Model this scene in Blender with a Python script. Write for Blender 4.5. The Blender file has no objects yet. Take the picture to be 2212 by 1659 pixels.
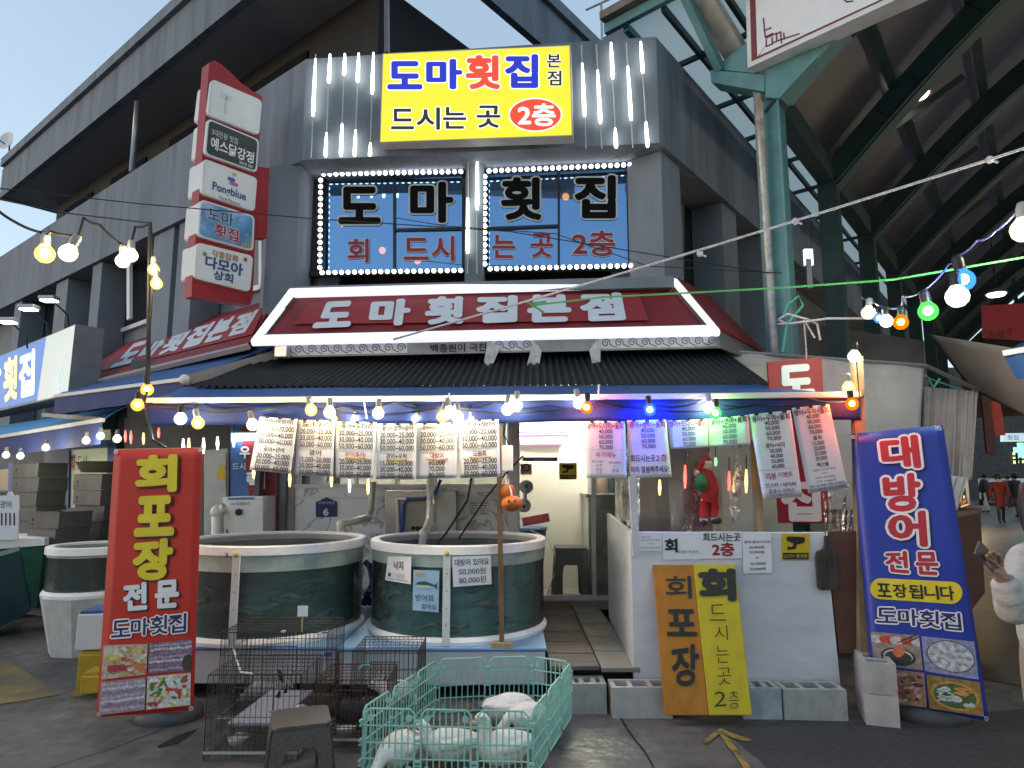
import bpy, math, random
from mathutils import Vector, Matrix
from mathutils.geometry import tessellate_polygon
R = math.radians
SC = bpy.context.scene
COL = SC.collection

# ---------------------------------------------------------------- camera, sky, sun, exposure
F, CX, CY, PITCH, H = 1440.0, 1106.0, 829.5, R(7.9), 1.55
CP, SP = math.cos(PITCH), math.sin(PITCH)
cam = bpy.data.cameras.new('camera')
cam.sensor_width = 36.0
cam.lens = F / 2212.0 * 36.0
cam.clip_start = 0.05
cam.clip_end = 500
camo = bpy.data.objects.new('camera', cam)
COL.objects.link(camo)
camo.location = (0, 0, H)
camo.rotation_euler = (R(90) + PITCH, 0, 0)
SC.camera = camo

EXPOSURE = 2.7
G = 2 ** EXPOSURE
SC.view_settings.view_transform = 'Standard'
SC.view_settings.look = 'None'
SC.view_settings.gamma = 1
SC.view_settings.exposure = EXPOSURE
SUN_EL, SUN_AZ = 4.0, -100.0
w = bpy.data.worlds.new('World')
SC.world = w
w.use_nodes = True
nt = w.node_tree
bg = nt.nodes['Background']
sky = nt.nodes.new('ShaderNodeTexSky')
sky.sky_type = 'NISHITA'
sky.sun_disc = False
sky.sun_elevation = R(SUN_EL)
sky.sun_rotation = R(SUN_AZ)
sky.air_density = 1.0
sky.dust_density = 1.0
sky.ozone_density = 3.0
gm = nt.nodes.new('ShaderNodeGamma')
gm.inputs[1].default_value = 0.52
nt.links.new(sky.outputs[0], gm.inputs[0])
hs_ = nt.nodes.new('ShaderNodeHueSaturation')
hs_.inputs['Saturation'].default_value = 0.80
nt.links.new(gm.outputs[0], hs_.inputs['Color'])
nt.links.new(hs_.outputs[0], bg.inputs[0])
bg.inputs[1].default_value = 0.118
sl = bpy.data.lights.new('sun', 'SUN')
sl.energy = 0.06
sl.angle = R(10)
sl.color = (1, 0.8, 0.65)
so = bpy.data.objects.new('sun', sl)
COL.objects.link(so)
so.rotation_euler = (R(90 - SUN_EL), 0, R(-SUN_AZ + 180))
SC.cycles.max_bounces = 6
SC.cycles.transparent_max_bounces = 16
SC.cycles.caustics_reflective = False
SC.cycles.caustics_refractive = False
SC.cycles.sample_clamp_indirect = 3.0

# ---------------------------------------------------------------- pixel helpers (measurements from the photograph)
CAM = Vector((0, 0, H))
def ray(u, v):
    a = (u - CX) / F
    b = (CY - v) / F
    return Vector((a, CP - b * SP, SP + b * CP))
def at(u, v, Y):
    r = ray(u, v)
    return CAM + r * (Y / r.y)
def gr(u, v, z=0.0):
    r = ray(u, v)
    return CAM + r * ((z - H) / r.z)
class Plane:
    def __init__(s, p, n):
        s.p = Vector(p)
        s.n = Vector(n).normalized()
        if s.n.dot(CAM - s.p) < 0:
            s.n = -s.n
    def __call__(s, u, v, off=0.0):
        r = ray(u, v)
        q = s.p + s.n * off
        return CAM + r * ((q - CAM).dot(s.n) / r.dot(s.n))
def pl3(a, b, c):
    return Plane(a, (b - a).cross(c - a))
def plv(p, d):                      # vertical plane through p along horizontal direction d
    return Plane(p, Vector((-d[1], d[0], 0)))
DL = Vector((-0.785, 0.62, 0))
DR = Vector((0.62, 0.785, 0))
OL = Vector((-0.62, -0.785, 0))     # outward normals of the two wings
OR = Vector((0.785, -0.62, 0))
Z1 = Vector((0, 0, 1))

# ---------------------------------------------------------------- materials
MATS = {}
def M(name, col, rough=0.6, metal=0.0, noise=0.12, scale=6.0, bump=0.0, spec=0.4, stain=None, st=(0.5, 0.7), sscale=2.0, coat=0.0, stretch=None):
    if name in MATS:
        return MATS[name]
    m = bpy.data.materials.new(name)
    m.use_nodes = True
    n = m.node_tree
    b = n.nodes['Principled BSDF']
    b.inputs['Roughness'].default_value = rough
    b.inputs['Metallic'].default_value = metal
    b.inputs['Specular IOR Level'].default_value = spec
    b.inputs['Coat Weight'].default_value = coat
    tc = n.nodes.new('ShaderNodeTexCoord')
    mp = n.nodes.new('ShaderNodeMapping')
    n.links.new(tc.outputs['Object'], mp.inputs[0])
    if stretch:
        mp.inputs['Scale'].default_value = stretch
    tx = n.nodes.new('ShaderNodeTexNoise')
    tx.inputs['Scale'].default_value = scale
    tx.inputs['Detail'].default_value = 6
    n.links.new(mp.outputs[0], tx.inputs['Vector'])
    cr = n.nodes.new('ShaderNodeValToRGB')
    c = Vector(col[:3])
    cr.color_ramp.elements[0].position = 0.3
    cr.color_ramp.elements[1].position = 0.7
    cr.color_ramp.elements[0].color = (*(c * (1 - noise)), 1)
    cr.color_ramp.elements[1].color = (*(c * (1 + noise)), 1)
    n.links.new(tx.outputs['Fac'], cr.inputs[0])
    out = cr.outputs[0]
    if stain:
        t2 = n.nodes.new('ShaderNodeTexNoise')
        t2.inputs['Scale'].default_value = sscale
        t2.inputs['Detail'].default_value = 8
        t2.inputs['Roughness'].default_value = 0.65
        n.links.new(mp.outputs[0], t2.inputs['Vector'])
        r2 = n.nodes.new('ShaderNodeValToRGB')
        r2.color_ramp.elements[0].position = st[0]
        r2.color_ramp.elements[1].position = st[1]
        n.links.new(t2.outputs['Fac'], r2.inputs[0])
        mx = n.nodes.new('ShaderNodeMix')
        mx.data_type = 'RGBA'
        n.links.new(r2.outputs[0], mx.inputs['Factor'])
        n.links.new(out, mx.inputs['A'])
        mx.inputs['B'].default_value = (*stain, 1)
        out = mx.outputs['Result']
    n.links.new(out, b.inputs['Base Color'])
    if bump:
        bp = n.nodes.new('ShaderNodeBump')
        bp.inputs['Strength'].default_value = bump
        bp.inputs['Distance'].default_value = 0.02
        n.links.new(tx.outputs['Fac'], bp.inputs['Height'])
        n.links.new(bp.outputs[0], b.inputs['Normal'])
    MATS[name] = m
    return m
def EM(name, col, disp, base=(0.8, 0.8, 0.8), noise=0.0):
    """a light-giving surface: disp = brightness as displayed at the scene's exposure"""
    if name in MATS:
        return MATS[name]
    m = bpy.data.materials.new(name)
    m.use_nodes = True
    n = m.node_tree
    b = n.nodes['Principled BSDF']
    b.inputs['Base Color'].default_value = (*base, 1)
    b.inputs['Roughness'].default_value = 0.35
    b.inputs['Emission Color'].default_value = (*col, 1)
    b.inputs['Emission Strength'].default_value = disp / G
    if noise:
        tc = n.nodes.new('ShaderNodeTexCoord')
        tx = n.nodes.new('ShaderNodeTexNoise')
        tx.inputs['Scale'].default_value = 2.5
        n.links.new(tc.outputs['Object'], tx.inputs['Vector'])
        mr = n.nodes.new('ShaderNodeMapRange')
        mr.inputs['To Min'].default_value = disp / G * (1 - noise)
        mr.inputs['To Max'].default_value = disp / G * (1 + noise)
        n.links.new(tx.outputs['Fac'], mr.inputs[0])
        n.links.new(mr.outputs[0], b.inputs['Emission Strength'])
    MATS[name] = m
    return m
def GLASS(name, tint=(0.9, 0.95, 0.95), alpha=0.85, rough=0.03, bump=0.0, bscale=14.0, ior=1.45):
    if name in MATS:
        return MATS[name]
    m = bpy.data.materials.new(name)
    m.use_nodes = True
    n = m.node_tree
    n.nodes.remove(n.nodes['Principled BSDF'])
    o = n.nodes['Material Output']
    tr = n.nodes.new('ShaderNodeBsdfTransparent')
    tr.inputs[0].default_value = (*tint, 1)
    gl = n.nodes.new('ShaderNodeBsdfGlossy')
    gl.inputs['Roughness'].default_value = rough
    df = n.nodes.new('ShaderNodeBsdfDiffuse')
    df.inputs[0].default_value = (*[c * 0.7 for c in tint], 1)
    fr = n.nodes.new('ShaderNodeFresnel')
    fr.inputs[0].default_value = ior
    m1 = n.nodes.new('ShaderNodeMixShader')
    m1.inputs[0].default_value = 1 - alpha
    m2 = n.nodes.new('ShaderNodeMixShader')
    n.links.new(tr.outputs[0], m1.inputs[1])
    n.links.new(df.outputs[0], m1.inputs[2])
    n.links.new(fr.outputs[0], m2.inputs[0])
    n.links.new(m1.outputs[0], m2.inputs[1])
    n.links.new(gl.outputs[0], m2.inputs[2])
    n.links.new(m2.outputs[0], o.inputs[0])
    if bump:
        tc = n.nodes.new('ShaderNodeTexCoord')
        tx = n.nodes.new('ShaderNodeTexNoise')
        tx.inputs['Scale'].default_value = bscale
        tx.inputs['Detail'].default_value = 5
        n.links.new(tc.outputs['Object'], tx.inputs['Vector'])
        bp = n.nodes.new('ShaderNodeBump')
        bp.inputs['Strength'].default_value = bump
        bp.inputs['Distance'].default_value = 0.05
        n.links.new(tx.outputs['Fac'], bp.inputs['Height'])
        for q in (gl, df, fr):
            n.links.new(bp.outputs[0], q.inputs['Normal'])
    MATS[name] = m
    return m

# ---------------------------------------------------------------- mesh builder
BASE = {}
class MB:
    def __init__(s):
        s.v = []
        s.f = []
        s.m = []
        s.k = 0
    def add(s, vs, fs):
        o = len(s.v)
        s.v += [Vector(q) for q in vs]
        for q in fs:
            s.f.append([o + i for i in q])
            s.m.append(s.k)
    def mat(s, k):
        s.k = k
        return s
    def quad(s, a, b, c, d):
        s.add([a, b, c, d], [(0, 1, 2, 3)])
    def poly(s, pts):
        pts = [Vector(p) for p in pts]
        if len(pts) <= 4:
            s.add(pts, [tuple(range(len(pts)))])
        else:
            s.add(pts, [tuple(t) for t in tessellate_polygon([pts])])
    def prism(s, pts, vec):
        """extrude the polygon pts by vec"""
        pts = [Vector(p) for p in pts]
        n = len(pts)
        q = [p + Vector(vec) for p in pts]
        tess = [tuple(range(n))] if n <= 4 else [tuple(t) for t in tessellate_polygon([pts])]
        fs = list(tess) + [tuple(i + n for i in reversed(t)) for t in tess]
        fs += [(i, i + n, (i + 1) % n + n, (i + 1) % n) for i in range(n)]
        s.add(pts + q, fs)
    def slab(s, plane, px, t=0.02, off=0.0):
        s.prism([plane(u, v, off) for u, v in px], -plane.n * t)
    def box(s, c, size, ax=None):
        """c = centre, ax = optional (x axis, y axis, z axis)"""
        c = Vector(c)
        X, Y, Z = ax if ax else (Vector((1, 0, 0)), Vector((0, 1, 0)), Z1)
        X, Y, Z = [Vector(a).normalized() * (d / 2) for a, d in zip((X, Y, Z), size)]
        v = [c + X * i + Y * j + Z * k for i in (-1, 1) for j in (-1, 1) for k in (-1, 1)]
        s.add(v, [(0, 1, 3, 2), (4, 6, 7, 5), (0, 4, 5, 1), (2, 3, 7, 6), (0, 2, 6, 4), (1, 5, 7, 3)])
    def bar(s, a, b, w, h, up=None):
        a, b = Vector(a), Vector(b)
        d = (b - a)
        up = Vector(up) if up else (Z1 if abs(d.normalized().z) < 0.95 else Vector((0, 1, 0)))
        x = d.cross(up).normalized()
        y = x.cross(d).normalized()
        s.box((a + b) / 2, (w, d.length, h), (x, d, y))
    def tube(s, pts, r, n=8, cap=True, flat=1.0):
        pts = [Vector(p) for p in pts]
        rs = r if isinstance(r, (list, tuple)) else [r] * len(pts)
        t0 = (pts[1] - pts[0]).normalized()
        up = Z1 if abs(t0.z) < 0.9 else Vector((0, 1, 0))
        x = t0.cross(up).normalized()
        rings = []
        o = len(s.v)
        for i, p in enumerate(pts):
            t = (pts[min(i + 1, len(pts) - 1)] - pts[max(i - 1, 0)]).normalized()
            x = (x - t * x.dot(t)).normalized()
            y = t.cross(x)
            for k in range(n):
                a = 2 * math.pi * k / n
                s.v.append(p + x * (math.cos(a) * rs[i]) + y * (math.sin(a) * rs[i] * flat))
        for i in range(len(pts) - 1):
            for k in range(n):
                s.f.append([o + i * n + k, o + i * n + (k + 1) % n, o + (i + 1) * n + (k + 1) % n, o + (i + 1) * n + k])
                s.m.append(s.k)
        if cap:
            s.f.append([o + k for k in range(n)])
            s.m.append(s.k)
            s.f.append([o + (len(pts) - 1) * n + k for k in reversed(range(n))])
            s.m.append(s.k)
    def lathe(s, c, prof, n=24, ax=None, arc=None):
        """prof = [(radius, height)], around Z through c"""
        c = Vector(c)
        X, Y, Z = ax if ax else (Vector((1, 0, 0)), Vector((0, 1, 0)), Z1)
        o = len(s.v)
        for r, z in prof:
            for k in range(n):
                a = 2 * math.pi * k / n
                s.v.append(c + X * (r * math.cos(a)) + Y * (r * math.sin(a)) + Z * z)
        for i in range(len(prof) - 1):
            for k in range(n):
                s.f.append([o + i * n + k, o + i * n + (k + 1) % n, o + (i + 1) * n + (k + 1) % n, o + (i + 1) * n + k])
                s.m.append(s.k)
    def ball(s, c, r, n=10, m=6, sc=(1, 1, 1), ax=None):
        prof = [(max(1e-4, math.sin(math.pi * i / m)) * r, -math.cos(math.pi * i / m) * r * sc[2]) for i in range(m + 1)]
        if ax is None:
            ax = (Vector((sc[0], 0, 0)), Vector((0, sc[1], 0)), Z1)
        s.lathe(c, prof, n, ax)
    def grid(s, fn, nu, nv):
        o = len(s.v)
        for j in range(nv + 1):
            for i in range(nu + 1):
                s.v.append(Vector(fn(i / nu, j / nv)))
        for j in range(nv):
            for i in range(nu):
                a = o + j * (nu + 1) + i
                s.f.append([a, a + 1, a + nu + 2, a + nu + 1])
                s.m.append(s.k)
    def text(s, t, plane, quad, bold=0.0, off=0.004, depth=0.0):
        """letters fitted to a pixel box (u0,v0,u1,v1) or to four pixel corners TL TR BR BL on a plane"""
        if len(quad) == 4 and not hasattr(quad[0], '__len__'):
            a, b, c, d = quad
            quad = [(a, b), (c, b), (c, d), (a, d)]
        tl, tr, br, bl = [Vector((q[0], q[1])) for q in quad]
        small = bold <= 0.021
        vs, fs = glyph(t, bold if small else 0.0)
        x0, x1, y0, y1 = _g[('box', t)]
        # heavy letters: the plain letter repeated round a small circle, so strokes thicken without breaking
        n = 1 if small else (9 if bold < 0.05 else 13)
        for k in range(n):
            a = 2 * math.pi * k / max(1, n - 1)
            r = 0.0 if k == n - 1 else bold
            dx, dy = r * math.cos(a) / max(1e-6, x1 - x0), r * math.sin(a) / max(1e-6, y1 - y0)
            pts = []
            for x, y in vs:
                x, y = x + dx, y + dy
                p = (bl * (1 - x) + br * x) * (1 - y) + (tl * (1 - x) + tr * x) * y
                pts.append(plane(p.x, p.y, off + 0.00008 * k))
            s.add(pts, fs)
    def build(s, name, mat, parent=None, smooth=False, bev=0.0, sub=0, solid=0.0):
        base = BASE[parent.name] if parent else Vector((
            (min(v.x for v in s.v) + max(v.x for v in s.v)) / 2, (min(v.y for v in s.v) + max(v.y for v in s.v)) / 2, min(v.z for v in s.v)))
        me = bpy.data.meshes.new(name)
        me.from_pydata([v - base for v in s.v], [], s.f)
        ml = mat if isinstance(mat, (list, tuple)) else [mat]
        for q in ml:
            me.materials.append(q)
        if len(ml) > 1:
            me.polygons.foreach_set('material_index', s.m)
        if smooth:
            me.polygons.foreach_set('use_smooth', [True] * len(me.polygons))
        me.validate()
        me.update()
        o = bpy.data.objects.new(name, me)
        COL.objects.link(o)
        BASE[o.name] = base
        if parent:
            o.parent = parent
        else:
            o.location = base
        if solid:
            md = o.modifiers.new('solid', 'SOLIDIFY')
            md.thickness = solid
            md.offset = 0
        if bev:
            md = o.modifiers.new('bevel', 'BEVEL')
            md.width = bev
            md.segments = 2
            md.limit_method = 'ANGLE'
        if sub:
            md = o.modifiers.new('sub', 'SUBSURF')
            md.levels = md.render_levels = sub
        return o
_g = {}
_work = bpy.data.scenes.new('workbench')
def evaluated(o):
    """mesh of an object with its modifiers applied, worked out in a scene of its own"""
    _work.collection.objects.link(o)
    vl = _work.view_layers[0]
    vl.update()
    return bpy.data.meshes.new_from_object(o.evaluated_get(vl.depsgraph))
def glyph(t, bold):
    """outline letters of Blender's own built-in font, as a flat mesh normalised to a unit box"""
    k = (t, bold)
    if k in _g:
        return _g[k]
    cu = bpy.data.curves.new('lettering', 'FONT')
    cu.body = t
    cu.size = 1
    cu.offset = bold
    cu.resolution_u = 3
    cu.align_x = 'CENTER'
    cu.space_line = 0.9
    o = bpy.data.objects.new('lettering', cu)
    me = evaluated(o)
    vs = [(v.co.x, v.co.y) for v in me.vertices]
    fs = [tuple(p.vertices) for p in me.polygons]
    bpy.data.objects.remove(o)
    bpy.data.curves.remove(cu)
    bpy.data.meshes.remove(me)
    # the normalising box is that of the unemboldened letters, so outlines grow outwards
    if bold == 0.0:
        x0, x1 = min(v[0] for v in vs), max(v[0] for v in vs)
        y0, y1 = min(v[1] for v in vs), max(v[1] for v in vs)
        _g[('box', t)] = (x0, x1, y0, y1)
    else:
        glyph(t, 0.0)
    x0, x1, y0, y1 = _g[('box', t)]
    vs = [((x - x0) / max(1e-6, x1 - x0), (y - y0) / max(1e-6, y1 - y0)) for x, y in vs]
    _g[k] = (vs, fs)
    return _g[k]

def tag(o, label, cat, group=None, kind=None):
    if label:
        o['label'] = label
    if cat:
        o['category'] = cat
    if group:
        o['group'] = group
    if kind:
        o['kind'] = kind
    return o
def thing(name, label, cat, loc, group=None):
    o = bpy.data.objects.new(name, None)
    COL.objects.link(o)
    o.empty_display_size = 0.2
    o.location = loc
    BASE[o.name] = Vector(loc)
    return tag(o, label, cat, group)
def dup(root, loc, rotz=0.0, label=None):
    r = root.copy()
    COL.objects.link(r)
    r.location = loc
    r.rotation_euler = (0, 0, rotz)
    if label:
        r['label'] = label
    for ch in list(root.children):
        c = ch.copy()
        COL.objects.link(c)
        c.parent = r
        for g_ in list(ch.children):
            d = g_.copy()
            COL.objects.link(d)
            d.parent = c
    BASE[r.name] = Vector(loc)
    return r
def sag(a, b, drop, n=14):
    a, b = Vector(a), Vector(b)
    return [a.lerp(b, i / n) - Z1 * (drop * 4 * (i / n) * (1 - i / n)) for i in range(n + 1)]
rnd = random.Random(7)

# ---------------------------------------------------------------- shared materials
CONC = M('concrete_paint', (0.165, 0.195, 0.24), 0.75, noise=0.14, scale=3, bump=0.15, stain=(0.085, 0.10, 0.125), st=(0.48, 0.70), sscale=2.6, stretch=(1, 1, 0.13))
CONC2 = M('concrete_light', (0.18, 0.21, 0.255), 0.75, noise=0.12, scale=4, bump=0.1, stain=(0.105, 0.12, 0.145), st=(0.5, 0.75), sscale=1.0, stretch=(1, 1, 0.5))
SOFF = M('soffit_paint', (0.33, 0.33, 0.35), 0.8, noise=0.06)
DARK = M('dark_void', (0.012, 0.012, 0.014), 0.8)
BLACK = M('black_plastic', (0.015, 0.015, 0.016), 0.45)
WHITE = M('white_paint', (0.72, 0.73, 0.75), 0.45, noise=0.05, scale=9, stain=(0.5, 0.5, 0.47), st=(0.58, 0.8), sscale=4)
GREY = M('grey_metal', (0.35, 0.36, 0.37), 0.4, metal=0.7, noise=0.08)
ALU = M('aluminium', (0.62, 0.63, 0.65), 0.35, metal=0.6, noise=0.06)
PAPER = M('paper', (0.74, 0.73, 0.76), 0.55, noise=0.03, scale=20)
INK = M('ink_black', (0.015, 0.015, 0.017), 0.6)
INKRED = M('ink_red', (0.28, 0.02, 0.02), 0.6)
RED = M('red_fabric', (0.20, 0.016, 0.022), 0.65, noise=0.12, scale=3, bump=0.08, stain=(0.12, 0.012, 0.016), st=(0.5, 0.8), sscale=1.5)
REDB = M('red_fabric_patch', (0.29, 0.022, 0.03), 0.6, noise=0.08, scale=4)
BLUE = M('blue_fabric', (0.022, 0.085, 0.26), 0.6, noise=0.12, scale=4, bump=0.06)
NAVY = M('navy_fabric', (0.012, 0.030, 0.15), 0.7, noise=0.15, scale=5, bump=0.08)
SKYBLUE = M('sky_blue_fabric', (0.05, 0.24, 0.46), 0.6, noise=0.1, scale=4)
TEAL = M('teal_paint', (0.10, 0.24, 0.26), 0.5, noise=0.12, scale=7, stain=(0.16, 0.13, 0.09), st=(0.62, 0.78), sscale=5)
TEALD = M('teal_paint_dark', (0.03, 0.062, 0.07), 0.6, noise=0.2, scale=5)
LETW = M('letter_white', (0.62, 0.66, 0.72), 0.5, noise=0.05)
WIRE = M('wire_dark', (0.06, 0.054, 0.05), 0.45, metal=0.4, noise=0.3, scale=40)
WOOD = M('brown_wood', (0.20, 0.11, 0.055), 0.6, noise=0.25, scale=5, stretch=(6, 6, 1))
PINE = M('pale_wood', (0.42, 0.28, 0.14), 0.6, noise=0.2, scale=5, stretch=(8, 8, 1), stain=(0.22, 0.13, 0.06), st=(0.6, 0.75))
# ================================================================ the ground
gm_ = MB()
gm_.quad((-80, -30, 0), (120, -30, 0), (120, 260, 0), (-80, 260, 0))
ASPH = M('asphalt_worn', (0.125, 0.116, 0.108), 0.62, noise=0.3, scale=9, bump=0.5, stain=(0.035, 0.034, 0.034), st=(0.45, 0.68), sscale=0.9)
n = ASPH.node_tree
pb_ = n.nodes['Principled BSDF']; src = pb_.inputs['Base Color'].links[0].from_socket
tc = n.nodes['Texture Coordinate']
def layer(src, scale, lo, hi, col, kind='noise', detail=9):
    t = n.nodes.new('ShaderNodeTexNoise' if kind == 'noise' else 'ShaderNodeTexVoronoi'); t.inputs['Scale'].default_value = scale
    if kind == 'noise':
        t.inputs['Detail'].default_value = detail; t.inputs['Roughness'].default_value = 0.7; o_ = t.outputs['Fac']
        n.links.new(tc.outputs['Object'], t.inputs['Vector'])
    else:
        t.feature = 'DISTANCE_TO_EDGE'; o_ = t.outputs['Distance']
        w_ = n.nodes.new('ShaderNodeTexNoise'); w_.inputs['Scale'].default_value = 3; w_.inputs['Detail'].default_value = 5
        v_ = n.nodes.new('ShaderNodeMix'); v_.data_type = 'RGBA'; v_.inputs['Factor'].default_value = 0.12
        n.links.new(tc.outputs['Object'], w_.inputs['Vector']); n.links.new(tc.outputs['Object'], v_.inputs['A']); n.links.new(w_.outputs['Color'], v_.inputs['B']); n.links.new(v_.outputs['Result'], t.inputs['Vector'])
    r_ = n.nodes.new('ShaderNodeMapRange'); r_.inputs[1].default_value = lo; r_.inputs[2].default_value = hi
    n.links.new(o_, r_.inputs[0])
    x_ = n.nodes.new('ShaderNodeMix'); x_.data_type = 'RGBA'; n.links.new(r_.outputs[0], x_.inputs['Factor']); n.links.new(src, x_.inputs['A']); x_.inputs['B'].default_value = (*col, 1)
    return x_.outputs['Result'], r_.outputs[0]
src, _ = layer(src, 2.3, 0.52, 0.68, (0.135, 0.115, 0.10))
src, _ = layer(src, 26, 0.60, 0.72, (0.15, 0.145, 0.14))
src, wetf = layer(src, 0.75, 0.56, 0.66, (0.026, 0.025, 0.026))
src, _ = layer(src, 0.42, 0.006, 0.0, (0.014, 0.014, 0.014), 'vor')
n.links.new(src, pb_.inputs['Base Color'])
mr_ = n.nodes.new('ShaderNodeMapRange'); mr_.inputs[3].default_value = 0.62; mr_.inputs[4].default_value = 0.30
n.links.new(wetf, mr_.inputs[0]); n.links.new(mr_.outputs[0], pb_.inputs['Roughness'])
o = gm_.build('ground', ASPH)
tag(o, None, None, kind='structure')
g2 = MB()
ASPH2 = M('asphalt_dark', (0.042, 0.042, 0.045), 0.7, noise=0.35, scale=30, bump=0.6)
g2.poly([gr(u, v, 0.004) for u, v in ((1560, 1575), (1700, 1555), (1880, 1560), (2220, 1530), (2700, 1500), (2700, 1760), (1745, 1760), (1640, 1640))])
tag(g2.build('road', ASPH2), None, None, kind='structure')
YEL = M('yellow_road_paint', (0.42, 0.27, 0.04), 0.7, noise=0.2, scale=8, stain=(0.07, 0.065, 0.06), st=(0.42, 0.62), sscale=7)
y1 = MB()
y1.poly([gr(u, v, 0.008) for u, v in ((1614, 1672), (1590, 1634), (1572, 1612), (1553, 1584), (1563, 1580), (1578, 1600), (1598, 1624), (1628, 1668))])
y1.poly([gr(u, v, 0.008) for u, v in ((1517, 1602), (1534, 1588), (1556, 1573), (1578, 1582), (1600, 1590), (1624, 1597), (1620, 1602), (1596, 1598), (1572, 1590), (1556, 1583), (1540, 1596), (1526, 1607))])
tag(y1.build('road_marking', YEL), None, None, kind='structure')
YEL2 = M('yellow_faded_paint', (0.24, 0.165, 0.045), 0.7, noise=0.25, scale=6, stain=(0.08, 0.075, 0.07), st=(0.40, 0.66), sscale=2.5)
y2 = MB()
y2.poly([gr(u, v, 0.004) for u, v in ((-60, 1400), (40, 1440), (130, 1500), (60, 1512), (-60, 1530))])
y2.poly([gr(u, v, 0.004) for u, v in ((136, 1496), (190, 1487), (200, 1500), (160, 1506))])
tag(y2.build('road_marking', YEL2), None, None, kind='structure')
CRK = M('crack_dirt', (0.012, 0.012, 0.012), 0.9)
c1 = MB()
pts = [(1330, 1530), (1352, 1570), (1372, 1598), (1392, 1622), (1408, 1650), (1425, 1690)]
for (a, b) in zip(pts, pts[1:]):
    c1.quad(gr(a[0] - 2, a[1], 0.003), gr(a[0] + 2, a[1], 0.003), gr(b[0] + 3, b[1], 0.003), gr(b[0] - 3, b[1], 0.003))
c1.poly([gr(u, v, 0.003) for u, v in ((338, 1612), (380, 1590), (430, 1572), (415, 1585), (385, 1605), (345, 1616))])
tag(c1.build('ground_crack', CRK), None, None, kind='structure')

# ================================================================ the grey corner building
FLc, FRc = Vector((-2.42, 7.25, 0)), Vector((1.61, 6.85, 0))
FD = (FRc - FLc).normalized()
FN = Vector((FD.y, -FD.x, 0))       # facet outward normal
if FN.y > 0:
    FN = -FN
ZB, ZT = 5.16, 6.42
bld = thing('corner_building', 'grey concrete corner building with a clipped front and a deep roof overhang', 'building', (-0.4, 8.5, 0))
def path_wall(mb, pts, inset, z0, z1):
    """vertical wall strip along the plan pts, thickened inwards by inset (list of inner points)"""
    for (a, b), (c, d) in zip(zip(pts, pts[1:]), zip(inset, inset[1:])):
        A, B, C_, D_ = [Vector((p.x, p.y, z0)) for p in (a, b, d, c)]
        mb.prism([A, B, C_, D_], Z1 * (z1 - z0))
LF, RF = FLc + DL * 16, FRc + DR * 26
mb = MB()
ins = [LF - OL * 0.35, FLc + Vector((0.1, 0.4, 0)), FRc + Vector((-0.1, 0.4, 0)), RF - OR * 0.35]
path_wall(mb, [LF, FLc, FRc, RF], ins, ZB, ZT)
PAR = mb.build('parapet', CONC, bld)
# wall behind, window level
SB = 0.50
wl = MB()
wL = FLc - OL * SB + FD * 0.2
wR = FRc - OR * SB - FD * 0.2
path_wall(wl, [LF - OL * SB, FLc - OL * SB + DL * 0.3], [LF - OL * (SB + 0.3), FLc - OL * (SB + 0.3) + DL * 0.3], 0, ZB + 0.02)
path_wall(wl, [FRc - OR * SB + DR * 0.3, RF - OR * SB], [FRc - OR * (SB + 0.3) + DR * 0.3, RF - OR * (SB + 0.3)], 0, ZB + 0.02)
wl.build('wall', CONC2, bld)
WF = plv(FLc - FN * SB, FD)          # window plane of the facet
fw = MB()
a, b = FLc - FN * (SB + 0.9), FRc - FN * (SB + 0.9)
fw.prism([Vector((a.x, a.y, 3.3)), Vector((b.x, b.y, 3.3)), Vector((b.x, b.y, 3.3)) - FN * 0.2, Vector((a.x, a.y, 3.3)) - FN * 0.2], Z1 * (ZB - 3.3 + 0.02))
fw.build('window_back', DARK, bld)
# overhang floor slab under the parapet (soffit lit by the lamps)
sf = MB()
sf.prism([Vector((p.x, p.y, ZB - 0.002)) for p in (FLc + Vector((0.1, 0.4, 0)), FRc + Vector((-0.1, 0.4, 0)), FRc - FN * 1.4, FLc - FN * 1.4)], Z1 * 0.1)
for i, (u, v, lb) in enumerate(((716, 462, 'amber pendant lamp behind the left big window, upper one near its dark edge'), (735, 484, 'amber pendant lamp behind the left big window, lower one near its dark edge'), (826, 541, 'amber pendant lamp behind the red lettering of the left big window'), (902, 563, 'amber pendant lamp low behind the middle of the left big window'), (1222, 425, 'amber pendant lamp behind the right big window, beside its last black letter'), (896, 377, 'amber lamp at the top of the left big window'), (1222, 372, 'amber lamp at the top of the right big window'))):
    p = plv(FLc - FN * (SB + 0.45), FD)(u, v)
    t = thing('pendant_lamp', lb, 'lamp', p, 'pendant lamps behind the big windows')
    m_ = MB(); m_.ball(p, 0.045, 10, 8); m_.build('bulb', EM('pendant_amber', (1.0, 0.40, 0.08), 5.0), t, smooth=True)
    m_ = MB(); m_.tube([p + Z1 * 0.04, Vector((p.x, p.y, ZB - 0.02))], 0.008, 5); m_.build('cord', BLACK, t)
for A, O_ in ((FLc, OL), (FRc, OR)):
    D_ = DL if O_ is OL else DR
    sf.prism([Vector((p.x, p.y, ZB - 0.004)) for p in (A - O_ * 0.33, A - O_ * 0.33 + D_ * 16, A - O_ * 1.2 + D_ * 16, A - O_ * 1.2)], Z1 * 0.08)
sf.build('soffit', CONC2, bld)
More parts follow.
